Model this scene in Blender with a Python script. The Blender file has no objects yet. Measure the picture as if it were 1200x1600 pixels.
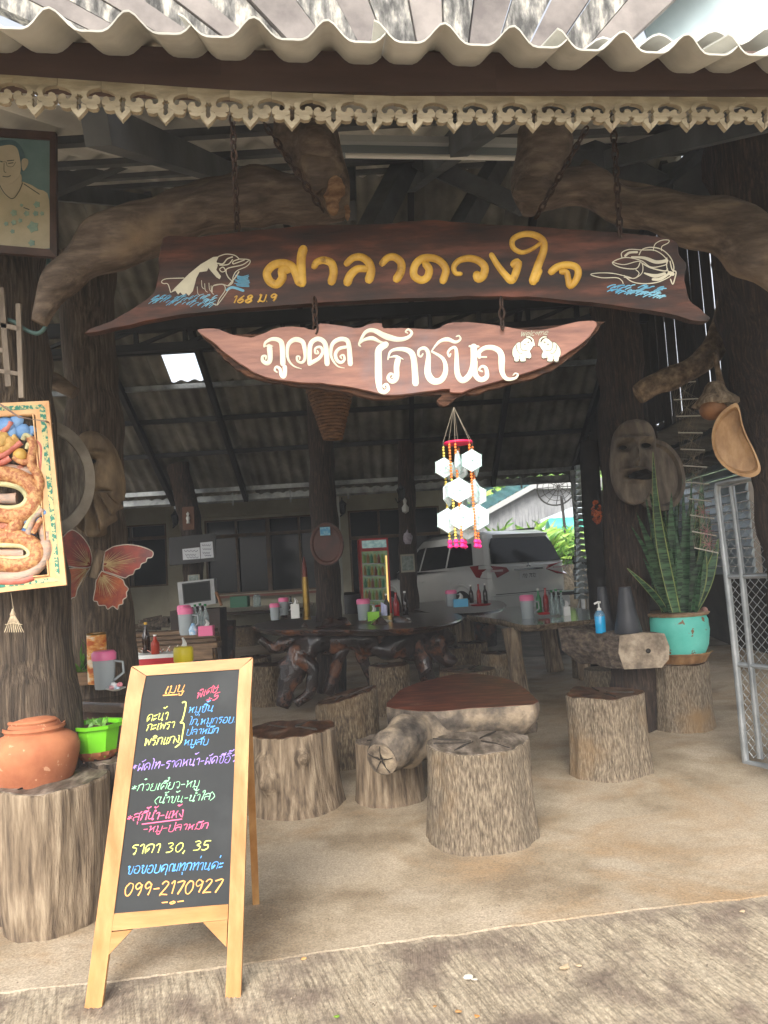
import bpy, bmesh, math, random
from mathutils import Vector, Matrix, noise
random.seed(11)
SC = bpy.context.scene; COL = SC.collection
V = Vector; R = math.radians; PI = math.pi

# ---------------- camera ----------------
CAMZ = 1.45; PITCH = R(4.2); ROLL = R(3.43); FPX = 1200.0
_f = V((0, math.cos(PITCH), math.sin(PITCH))); _R = V((1, 0, 0)); _U = _R.cross(_f)
CR = _R*math.cos(ROLL) - _U*math.sin(ROLL); CU = _U*math.cos(ROLL) + _R*math.sin(ROLL)
cam = bpy.data.cameras.new('camera'); co = bpy.data.objects.new('camera', cam); COL.objects.link(co)
cam.sensor_fit = 'VERTICAL'; cam.sensor_height = 36; cam.lens = 36*FPX/1600
cam.clip_start = 0.05; cam.clip_end = 900
mw = Matrix.Identity(4)
for i in range(3):
    mw[i][0] = CR[i]; mw[i][1] = CU[i]; mw[i][2] = -_f[i]
mw[0][3] = 0; mw[1][3] = 0; mw[2][3] = CAMZ
co.matrix_world = mw; SC.camera = co

# ---------------- world, sun, exposure ----------------
SUN_EL, SUN_AZ = R(36), R(190)      # azimuth clockwise from +Y: behind the camera
w = bpy.data.worlds.new('World'); SC.world = w; w.use_nodes = True
nt = w.node_tree; nt.nodes.clear()
sky = nt.nodes.new('ShaderNodeTexSky'); sky.sky_type = 'NISHITA'; sky.sun_disc = False
sky.sun_elevation = SUN_EL; sky.sun_rotation = SUN_AZ; sky.dust_density = 4; sky.air_density = 1.0; sky.ozone_density = 1
hs = nt.nodes.new('ShaderNodeHueSaturation'); hs.inputs['Saturation'].default_value = 0.30
bg = nt.nodes.new('ShaderNodeBackground'); bg.inputs['Strength'].default_value = 0.15
wo = nt.nodes.new('ShaderNodeOutputWorld')
nt.links.new(sky.outputs[0], hs.inputs['Color']); nt.links.new(hs.outputs[0], bg.inputs[0]); nt.links.new(bg.outputs[0], wo.inputs[0])
sl = bpy.data.lights.new('sun', 'SUN'); sl.energy = 1.1; sl.angle = R(30); sl.color = (1, .95, .87)
so = bpy.data.objects.new('sun', sl); COL.objects.link(so)
sd = V((math.sin(SUN_AZ)*math.cos(SUN_EL), math.cos(SUN_AZ)*math.cos(SUN_EL), math.sin(SUN_EL)))
so.rotation_euler = sd.to_track_quat('Z', 'Y').to_euler()
SC.view_settings.view_transform = 'Standard'; SC.view_settings.look = 'None'
SC.view_settings.exposure = 1.5; SC.view_settings.gamma = 1; SC.view_settings.use_curve_mapping = False
SC.render.engine = 'CYCLES'; SC.cycles.use_denoising = True
SC.cycles.max_bounces = 7; SC.cycles.diffuse_bounces = 4; SC.cycles.transparent_max_bounces = 8
SC.cycles.sample_clamp_indirect = 6

# ---------------- pixel -> place helpers (photo 1200 x 1600) ----------------
def ray(px, py): return _f*FPX + CR*(px-600) - CU*(py-800)
CP = V((0, 0, CAMZ))
def W(px, py, Y):
    d = ray(px, py); return CP + d*(Y/d.y)
def G(px, py, z=0.0):
    d = ray(px, py); return CP + d*((z-CAMZ)/d.z)
def px2m(n, Y): return n*Y/FPX
class Plane:
    def __init__(s, p, n): s.p = V(p); s.n = V(n).normalized()
    def __call__(s, x, y, off=0.0):
        d = ray(x, y); return CP + d*((s.p-CP).dot(s.n)/d.dot(s.n)) + s.n*off
def crom(pts, k=5, closed=False):
    """smooth a list of tuples"""
    n = len(pts)
    if n < 3: return [tuple(p) for p in pts]
    out = []; rng = n if closed else n-1
    for i in range(rng):
        g = lambda j: pts[j % n] if closed else pts[min(max(j, 0), n-1)]
        a, b, c_, d = g(i-1), g(i), g(i+1), g(i+2)
        for q in range(k):
            t = q/k
            out.append(tuple(.5*((2*b[m])+(-a[m]+c_[m])*t+(2*a[m]-5*b[m]+4*c_[m]-d[m])*t*t+(-a[m]+3*b[m]-3*c_[m]+d[m])*t**3) for m in range(len(b))))
    if not closed: out.append(tuple(pts[-1]))
    return out
def nz(p, s=1.0, o=0): return noise.noise(V(p)*s + V((o*7.3, o*3.1, o*5.7)))

# ---------------- materials ----------------
def hx(h):
    r = [int(h[i:i+2], 16)/255 for i in (0, 2, 4)]
    return tuple(((x+.055)/1.055)**2.4 if x > .04 else x/12.92 for x in r) + (1,)
MATS = {}
def mat(name, c1, c2=None, c3=None, sc=4, st=(1, 1, 1), rough=.7, bump=0, bsc=None, bst=None, metal=0, det=6, dist=0.01, coat=0, trans=0, em=None, ems=0, lo=.35, hi=.65, ior=1.45, spec=.5, alpha=1, patch=None, psc=6, plo=.55, phi=.6, patch2=None, psc2=1.5, plo2=.5, phi2=.7, rings=0, speck=0, rot=0):
    if name in MATS: return MATS[name]
    m = bpy.data.materials.new(name); m.use_nodes = True; t = m.node_tree; N = t.nodes; L = t.links
    b = N['Principled BSDF']; b.inputs['Roughness'].default_value = rough; b.inputs['Metallic'].default_value = metal
    b.inputs['Coat Weight'].default_value = coat; b.inputs['Coat Roughness'].default_value = .12; b.inputs['IOR'].default_value = ior
    b.inputs['Specular IOR Level'].default_value = spec
    b.inputs['Transmission Weight'].default_value = trans; b.inputs['Alpha'].default_value = alpha
    if em: b.inputs['Emission Color'].default_value = hx(em); b.inputs['Emission Strength'].default_value = ems
    b.inputs['Base Color'].default_value = hx(c1)
    tc = N.new('ShaderNodeTexCoord'); oi = N.new('ShaderNodeObjectInfo')
    ad = N.new('ShaderNodeVectorMath'); ad.operation = 'MULTIPLY_ADD'
    L.new(oi.outputs['Random'], ad.inputs[0]); ad.inputs[1].default_value = (13, 17, 11); L.new(tc.outputs['Object'], ad.inputs[2])
    def tex(scale, stretch, det=det, rough_=.6, dd=0):
        mp = N.new('ShaderNodeMapping'); mp.inputs['Scale'].default_value = stretch
        if rot:
            vr = N.new('ShaderNodeVectorRotate'); vr.rotation_type = 'Z_AXIS'; vr.inputs['Angle'].default_value = rot; L.new(ad.outputs[0], vr.inputs['Vector']); L.new(vr.outputs[0], mp.inputs[0])
        else: L.new(ad.outputs[0], mp.inputs[0])
        x = N.new('ShaderNodeTexNoise'); x.inputs['Scale'].default_value = scale; x.inputs['Detail'].default_value = det
        x.inputs['Roughness'].default_value = rough_; x.inputs['Distortion'].default_value = dd; L.new(mp.outputs[0], x.inputs['Vector']); return x
    last = None
    if c2:
        x = tex(sc, st); rp = N.new('ShaderNodeValToRGB'); e = rp.color_ramp.elements
        e[0].position = lo; e[0].color = hx(c1); e[1].position = hi; e[1].color = hx(c2)
        if c3:
            q = e.new((lo+hi)/2); q.color = hx(c3)
        L.new(x.outputs['Fac'], rp.inputs[0]); last = rp.outputs[0]
    if patch:
        x = tex(psc, (1, 1, 1), 5, .55); mr = N.new('ShaderNodeMapRange'); mr.inputs['From Min'].default_value = plo; mr.inputs['From Max'].default_value = phi
        L.new(x.outputs['Fac'], mr.inputs[0]); mx = N.new('ShaderNodeMix'); mx.data_type = 'RGBA'
        L.new(mr.outputs[0], mx.inputs['Factor'])
        if last: L.new(last, mx.inputs['A'])
        else: mx.inputs['A'].default_value = hx(c1)
        mx.inputs['B'].default_value = hx(patch); last = mx.outputs['Result']
    if patch2:
        x = tex(psc2, (1, 1, 1), 12, .68, .6); mr = N.new('ShaderNodeMapRange'); mr.inputs['From Min'].default_value = plo2; mr.inputs['From Max'].default_value = phi2
        L.new(x.outputs['Fac'], mr.inputs[0]); mx = N.new('ShaderNodeMix'); mx.data_type = 'RGBA'; L.new(mr.outputs[0], mx.inputs['Factor'])
        L.new(last, mx.inputs['A']); mx.inputs['B'].default_value = hx(patch2); last = mx.outputs['Result']
    if speck:
        x = tex(speck, (1, 1, 1), 3, .7); mr = N.new('ShaderNodeMapRange'); mr.inputs['From Min'].default_value = .3; mr.inputs['From Max'].default_value = .7
        mr.inputs['To Min'].default_value = .62; mr.inputs['To Max'].default_value = 1.3
        L.new(x.outputs['Fac'], mr.inputs[0]); mx = N.new('ShaderNodeMix'); mx.data_type = 'RGBA'; mx.blend_type = 'MULTIPLY'; mx.inputs['Factor'].default_value = 1
        L.new(last, mx.inputs['A']); L.new(mr.outputs[0], mx.inputs['B']); last = mx.outputs['Result']
    if rings:
        wv = N.new('ShaderNodeTexWave'); wv.wave_type = 'RINGS'; wv.rings_direction = 'Z'; wv.inputs['Scale'].default_value = rings; wv.inputs['Distortion'].default_value = 5; wv.inputs['Detail'].default_value = 3; wv.inputs['Detail Scale'].default_value = 1.5
        L.new(tc.outputs['Object'], wv.inputs['Vector']); mx = N.new('ShaderNodeMix'); mx.data_type = 'RGBA'; mx.blend_type = 'MULTIPLY'; mx.inputs['Factor'].default_value = .3
        L.new(last, mx.inputs['A']); L.new(wv.outputs['Color'], mx.inputs['B']); last = mx.outputs['Result']
    if last: L.new(last, b.inputs['Base Color'])
    if bump:
        x = tex(bsc or sc*3, bst or st, 8, .65); bp = N.new('ShaderNodeBump'); bp.inputs['Strength'].default_value = bump; bp.inputs['Distance'].default_value = dist
        L.new(x.outputs['Fac'], bp.inputs['Height']); L.new(bp.outputs[0], b.inputs['Normal'])
    m.diffuse_color = hx(c1); MATS[name] = m; return m

# bark of logs: fibrous streaks along z
BARK = mat('grey_fibrous_bark', '3f352b', '9a8a70', '6f5f4b', sc=9, st=(9, 9, 2), rough=.9, bump=1, bsc=14, bst=(7, 7, 1.5), dist=.03, lo=.36, hi=.66, patch='6f5a40', psc=3, plo=.45, phi=.75)
BARK2 = mat('pale_fibrous_bark', '5d5041', 'a1927b', '807260', sc=12, st=(9, 9, 1.8), rough=.9, bump=1, bsc=16, bst=(7, 7, 1.4), dist=.03, lo=.36, hi=.64, patch='8f7350', psc=3, plo=.5, phi=.8)
BARK3 = mat('worn_grey_bark', '4d4033', 'a08f78', '7c6b57', sc=5, st=(6, 6, .7), rough=.85, bump=.8, bsc=13, bst=(5, 5, .6), dist=.022, lo=.34, hi=.68)
POST = mat('dark_post_wood', '251d18', '604e3f', '3c2f26', sc=12, st=(6, 6, .35), rough=.85, bump=1, bsc=16, bst=(6, 6, .35), dist=.03, lo=.35, hi=.72)
POSTL = mat('weathered_post_wood', '382f27', '7d6d5a', '584b3e', sc=12, st=(6, 6, .3), rough=.85, bump=1, bsc=16, bst=(6, 6, .3), dist=.03, lo=.34, hi=.7)
BRANCH = mat('branch_wood', '40352c', '7d6d5e', '5d5045', sc=5, st=(1, 5, 5), rough=.8, bump=.6, bsc=9, bst=(1, 6, 6), dist=.02, patch='8a7660', psc=2, plo=.58, phi=.72, lo=.35, hi=.7)
CUT = mat('polished_cut_wood', '2a1a13', '6b4835', '47301f', sc=6, st=(3, 1, 1), rings=14, spec=.3, rough=.5, bump=.3, bsc=18, dist=.006, lo=.35, hi=.66, patch='74665a', psc=5, plo=.55, phi=.75)
CUTG = mat('grey_cut_wood', rings=14, c1='4b4238', c2='94877a', c3='6e6256', sc=7, st=(3, 1, 1), rough=.6, bump=.5, bsc=18, dist=.008, lo=.35, hi=.66)
ROOTW = mat('varnished_root_wood', '120b08', '7a4a2c', '35221a', sc=3.5, st=(1, 1, 1), rough=.25, bump=1, bsc=6, dist=.05, coat=.6, lo=.4, hi=.68)
SLABE = mat('pale_slab_side', '2b2520', '94846f', '61574c', sc=5, st=(1, 1, 1), rough=.75, bump=1, bsc=9, dist=.03, lo=.36, hi=.62)
TOPD = mat('dark_table_top', '1a1310', '5b463a', '33261f', sc=5, st=(1, 4, 1), rough=.28, coat=.35, lo=.3, hi=.7)
SIGN1 = mat('stained_sign_board', '1f1916', '6f4233', '42291f', sc=2.4, st=(1, 6, 6), rough=.6, bump=.4, bsc=9, bst=(1, 7, 7), dist=.006, coat=.05, spec=.3, lo=.34, hi=.68, patch='221c1b', psc=1.3, plo=.52, phi=.7)
SIGN2 = mat('pink_brown_sign_board', '6a4a42', 'a07260', '875f52', sc=3, st=(1.5, 9, 9), rough=.6, bump=.35, bsc=10, bst=(1, 8, 8), dist=.004, lo=.3, hi=.7, patch='77696b', psc=4, plo=.55, phi=.75)
SIGN2E = mat('dark_sign_edge', '2b1a12', '5e3c26', sc=7, st=(1, 5, 5), rough=.8, bump=1, bsc=10, dist=.02)
GOLD = mat('gold_paint', 'b08327', 'd8ac45', sc=14, rough=.45, bump=.3, dist=.004, patch='8a6420', psc=20, plo=.62, phi=.7)
CREAM = mat('cream_paint', 'c9cbb4', 'e6e3cf', sc=10, rough=.55)
ART = mat('faded_cream_line', 'b3ad9a', 'ccc6b0', sc=10, rough=.7)
ARTB = mat('light_blue_line', '4d9ac0', '8cc3d6', sc=8, rough=.7)
DARKLINE = mat('dark_line', '2c2620', rough=.8)
FIBRO = mat('fibre_cement_sheet', 'a6a49c', 'c9c7bf', 'bbb9b0', sc=3, rough=.85, bump=.2, bsc=30, dist=.003)
FIBROF = mat('glare_pale_roof_sheet', 'b5b5b0', 'd0cfc9', sc=1.6, rough=.9, bump=.2, bsc=20, dist=.004)  # lighter copy for the front slope, veiling glare put into its colour
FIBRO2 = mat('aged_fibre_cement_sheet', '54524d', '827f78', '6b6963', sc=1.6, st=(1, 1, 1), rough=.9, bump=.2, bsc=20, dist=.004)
BEAMP = mat('brown_painted_beam', '45332c', '54413a', sc=3, st=(.4, 4, 4), rough=.6, bump=.15, dist=.003)
STEELF = mat('glare_grey_steel', '44474a', '5c5f62', sc=3, rough=.6)  # front-slope steel, greyed so its colour carries the glare
STEEL = mat('dark_steel_rafter', '1d1e20', '2c2d2f', sc=3, rough=.6)
GALV = mat('galvanised_metal', '6f7375', 'a5a9aa', sc=5, rough=.38, metal=.6)
FRET = mat('pale_carved_wood', '857a65', 'afa38b', '9a8e77', sc=9, st=(.5, 4, 4), rough=.8, bump=.5, bsc=20, dist=.004, patch='8a7c66', psc=7, plo=.52, phi=.75)
FLOOR = mat('stained_concrete_floor', '84745f', 'b3a48f', '9f907a', sc=1.9, st=(1, 1, 1), rough=.6, bump=.5, bsc=26, bst=(1, 1, 1), dist=.008, lo=.36, hi=.62, patch='a89a86', psc=2.0, plo=.5, phi=.62, det=15, patch2='9c8263', psc2=1.1, plo2=.5, phi2=.7, speck=110)
APRON = mat('broomed_concrete', '6c6051', 'aa9d88', '928571', rot=R(-20), sc=8, st=(15, .8, 1), rough=.9, lo=.3, hi=.6, det=12, speck=60, patch2='62564a', psc2=2.5, plo2=.55, phi2=.75, patch='75675a', psc=5, plo=.48, phi=.66, bump=.6, bsc=30, bst=(3, 1, 1), dist=.004)
CHAIN = mat('rusty_chain', '2a211d', '4d3a30', sc=20, rough=.7, metal=.4)
WALLM = mat('cream_house_wall', '8a8573', '9a9582', sc=2, rough=.9)
DARKF = mat('dark_window_frame', '2d1d14', '3f2a1c', sc=5, rough=.5)
GLASS = mat('dark_window_glass', '0d1110', rough=.12, spec=.22)
WHITEP = mat('white_plastic', 'e4e4e0', rough=.4)
PINK = mat('pink_plastic', 'e0709a', rough=.35)
PITCH_M = mat('translucent_plastic', 'd5dde0', rough=.25, trans=.55, ior=1.2)
BLACK = mat('black_plastic', '0e0e10', '151517', rough=.45)
RED = mat('red_plastic', 'b5202a', rough=.35)
TERRA = mat('terracotta', '8f5438', 'b0714e', sc=5, rough=.85, bump=.2, bsc=30, dist=.003, patch='b98a6a', psc=30, plo=.64, phi=.67)

# ---------------- mesh building ----------------
def hom(d):
    d = V(d).normalized(); u = d.cross(V((0, 0, 1)))
    if u.length < 1e-3: u = V((1, 0, 0))
    u.normalize(); return d, u, u.cross(d).normalized()
class M:
    def __init__(s): s.v = []; s.f = []
    def add(s, vs, fs):
        o = len(s.v); s.v += [V(p) for p in vs]; s.f += [tuple(i+o for i in f) for f in fs]; return s
    def box(s, c, sz, rz=0, rx=0):
        c = V(c); m = Matrix.Rotation(rz, 3, 'Z') @ Matrix.Rotation(rx, 3, 'X')
        vs = [c + m @ V((x*sz[0]/2, y*sz[1]/2, z*sz[2]/2)) for x in (-1, 1) for y in (-1, 1) for z in (-1, 1)]
        return s.add(vs, [(0, 1, 3, 2), (4, 6, 7, 5), (0, 4, 5, 1), (2, 3, 7, 6), (0, 2, 6, 4), (1, 5, 7, 3)])
    def beam(s, a, b, w, h, up=(0, 0, 1)):
        a, b = V(a), V(b); d = (b-a).normalized(); r = d.cross(V(up)).normalized(); u = r.cross(d)
        vs = [p + r*(x*w/2) + u*(z*h/2) for p in (a, b) for x in (-1, 1) for z in (-1, 1)]
        return s.add(vs, [(0, 1, 3, 2), (4, 6, 7, 5), (0, 4, 5, 1), (2, 3, 7, 6), (0, 2, 6, 4), (1, 5, 7, 3)])
    def tube(s, path, r, n=10, cap=True, lump=0, seed=0, ls=3, flat=1.0):
        path = [V(p) for p in path]; k = len(path)
        rr = r if isinstance(r, (list, tuple)) else [r]*k
        o = len(s.v); ref = None
        for i, p in enumerate(path):
            d = (path[min(i+1, k-1)] - path[max(i-1, 0)])
            d, u, q = hom(d)
            if ref is not None:
                u = ref - d*ref.dot(d)
                if u.length < 1e-4: u = hom(d)[1]
                u.normalize(); q = u.cross(d)
            ref = u
            for j in range(n):
                a = 2*PI*j/n; dr = u*math.cos(a) + q*math.sin(a)*flat
                m = rr[i]
                if lump: m *= 1 + lump*nz(p + dr*rr[i], ls, seed)*2
                s.v.append(p + dr*m)
        for i in range(k-1):
            for j in range(n):
                a = o+i*n+j; b = o+i*n+(j+1) % n; s.f.append((a, b, b+n, a+n))
        if cap: s.f.append(tuple(o+j for j in range(n))[::-1]); s.f.append(tuple(o+(k-1)*n+j for j in range(n)))
        return s
    def lathe(s, c, prof, n=24, fn=None, cap=True):
        """prof: (r, z) from bottom to top; fn(angle, i) -> radius factor"""
        c = V(c); o = len(s.v)
        for i, (r, z) in enumerate(prof):
            for j in range(n):
                a = 2*PI*j/n; q = r*(fn(a, i) if fn else 1)
                s.v.append(c + V((q*math.cos(a), q*math.sin(a), z)))
        for i in range(len(prof)-1):
            for j in range(n):
                a = o+i*n+j; b = o+i*n+(j+1) % n; s.f.append((a, b, b+n, a+n))
        if cap: s.f.append(tuple(o+j for j in range(n))[::-1]); s.f.append(tuple(o+(len(prof)-1)*n+j for j in range(n)))
        return s
    def prism(s, pts, vec):
        n = len(pts); o = len(s.v); vec = V(vec)
        s.v += [V(p) for p in pts] + [V(p)+vec for p in pts]
        s.f += [tuple(o+i for i in range(n)), tuple(o+n+i for i in range(n))[::-1]]
        s.f += [(o+i, o+n+i, o+n+(i+1) % n, o+(i+1) % n) for i in range(n)]
        return s
    def ball(s, c, r, n=12, sq=(1, 1, 1), lump=0, seed=0):
        c = V(c); o = len(s.v); m = n//2
        s.v.append(c+V((0, 0, -r*sq[2])))
        for i in range(1, m):
            for j in range(n):
                a = PI*i/m-PI/2; b = 2*PI*j/n
                d = V((math.cos(a)*math.cos(b)*sq[0], math.cos(a)*math.sin(b)*sq[1], math.sin(a)*sq[2]))*r
                if lump: d *= 1+lump*nz(c+d, 2.5/r*.4, seed)*2
                s.v.append(c+d)
        s.v.append(c+V((0, 0, r*sq[2]))); t = len(s.v)-1
        for j in range(n): s.f.append((o, o+1+(j+1) % n, o+1+j)); s.f.append((t, t-n+j, t-n+(j+1) % n))
        for i in range(m-2):
            for j in range(n):
                a = o+1+i*n+j; b = o+1+i*n+(j+1) % n; s.f.append((a, b, b+n, a+n))
        return s
    def grid(s, fn, nu, nv, thick=None):
        """fn(i/nu, j/nv) -> point; thick: vector for the back side"""
        o = len(s.v); s.v += [V(fn(i/nu, j/nv)) for j in range(nv+1) for i in range(nu+1)]
        q = nu+1
        s.f += [(o+j*q+i, o+j*q+i+1, o+(j+1)*q+i+1, o+(j+1)*q+i) for j in range(nv) for i in range(nu)]
        if thick is not None:
            k = q*(nv+1); tv = V(thick); s.v += [p+tv for p in s.v[o:o+k]]
            s.f += [tuple(x+k for x in f)[::-1] for f in s.f[-nu*nv:]]
            rim = [i for i in range(nu)] + [j*q+nu for j in range(nv)] + [nv*q+i for i in range(nu, 0, -1)] + [j*q for j in range(nv, 0, -1)]
            for a, b in zip(rim, rim[1:]+rim[:1]): s.f.append((o+b, o+a, o+a+k, o+b+k))
        return s
    def obj(s, name, m, parent=None, smooth=False, label=None, cat=None, group=None, kind=None, ang=40, raw=False):
        off = V((0, 0, 0))
        if raw: pass
        elif parent is None:
            xs = [p.x for p in s.v]; ys = [p.y for p in s.v]
            off = V(((min(xs)+max(xs))/2, (min(ys)+max(ys))/2, min(p.z for p in s.v)))
        else:
            q = parent
            while q is not None: off = off + V(q.location); q = q.parent
        me = bpy.data.meshes.new(name); me.from_pydata([tuple(p-off) for p in s.v], [], s.f)
        if smooth:
            me.polygons.foreach_set('use_smooth', [True]*len(me.polygons)); me.set_sharp_from_angle(angle=R(ang))
        me.materials.append(m); me.update()
        o = bpy.data.objects.new(name, me); COL.objects.link(o)
        if parent is None: o.location = off
        else: o.parent = parent
        tag(o, label, cat, group, kind); return o
def tag(o, label=None, cat=None, group=None, kind=None):
    for k, x in (('label', label), ('category', cat), ('group', group), ('kind', kind)):
        if x: o[k] = x
    return o
def E(name, loc, label, cat, group=None):
    o = bpy.data.objects.new(name, None); COL.objects.link(o); o.location = loc; o.empty_display_size = .1
    return tag(o, label, cat, group)
def dup(o, parent=None):
    c_ = o.copy(); COL.objects.link(c_)
    if parent: c_.parent = parent
    for ch in list(o.children): dup(ch, c_)
    return c_
def stroke(mm, P, pts, w, off=.001, relief=0, k=5, taper=True):
    """raised or flat brush stroke. pts in photo pixels on plane P; w = width in px (number or (start, mid, end))"""
    if not isinstance(w, (tuple, list)): w = (w, w, w)
    n = len(pts)
    q = crom([tuple(p) for p in pts], k) if n > 2 else [tuple(p) for p in pts]
    L = [0]
    for a, b in zip(q, q[1:]): L.append(L[-1]+math.hypot(b[0]-a[0], b[1]-a[1]))
    T = L[-1] or 1
    def width(t):
        t /= T
        return w[0]+(w[1]-w[0])*min(t*2, 1)*1.0 if t < .5 else w[1]+(w[2]-w[1])*(t-.5)*2
    secs = []
    for i, p in enumerate(q):
        a = q[max(i-1, 0)]; b = q[min(i+1, len(q)-1)]; dx, dy = b[0]-a[0], b[1]-a[1]; l = math.hypot(dx, dy) or 1
        secs.append((p, (dx/l, dy/l), width(L[i])/2, 1.0))
    if taper:
        p, d, r, _ = secs[0]; secs = [((p[0]-d[0]*r*x, p[1]-d[1]*r*x), d, r*y, y) for x, y in ((.95, .3), (.7, .7))] + secs
        p, d, r, _ = secs[-1]; secs += [((p[0]+d[0]*r*x, p[1]+d[1]*r*x), d, r*y, y) for x, y in ((.7, .7), (.95, .3))]
    prof = [(-1, 0), (-.8, .6), (-.35, .95), (.35, .95), (.8, .6), (1, 0)] if relief else [(-1, 0), (1, 0)]
    o = len(mm.v); m_ = len(prof)
    for p, d, r, hgt in secs:
        for u, h in prof: mm.v.append(P(p[0]-d[1]*r*u, p[1]+d[0]*r*u, off+relief*h*hgt))
    for i in range(len(secs)-1):
        for j in range(m_-1): a = o+i*m_+j; mm.f.append((a, a+1, a+1+m_, a+m_))
    return mm

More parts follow.
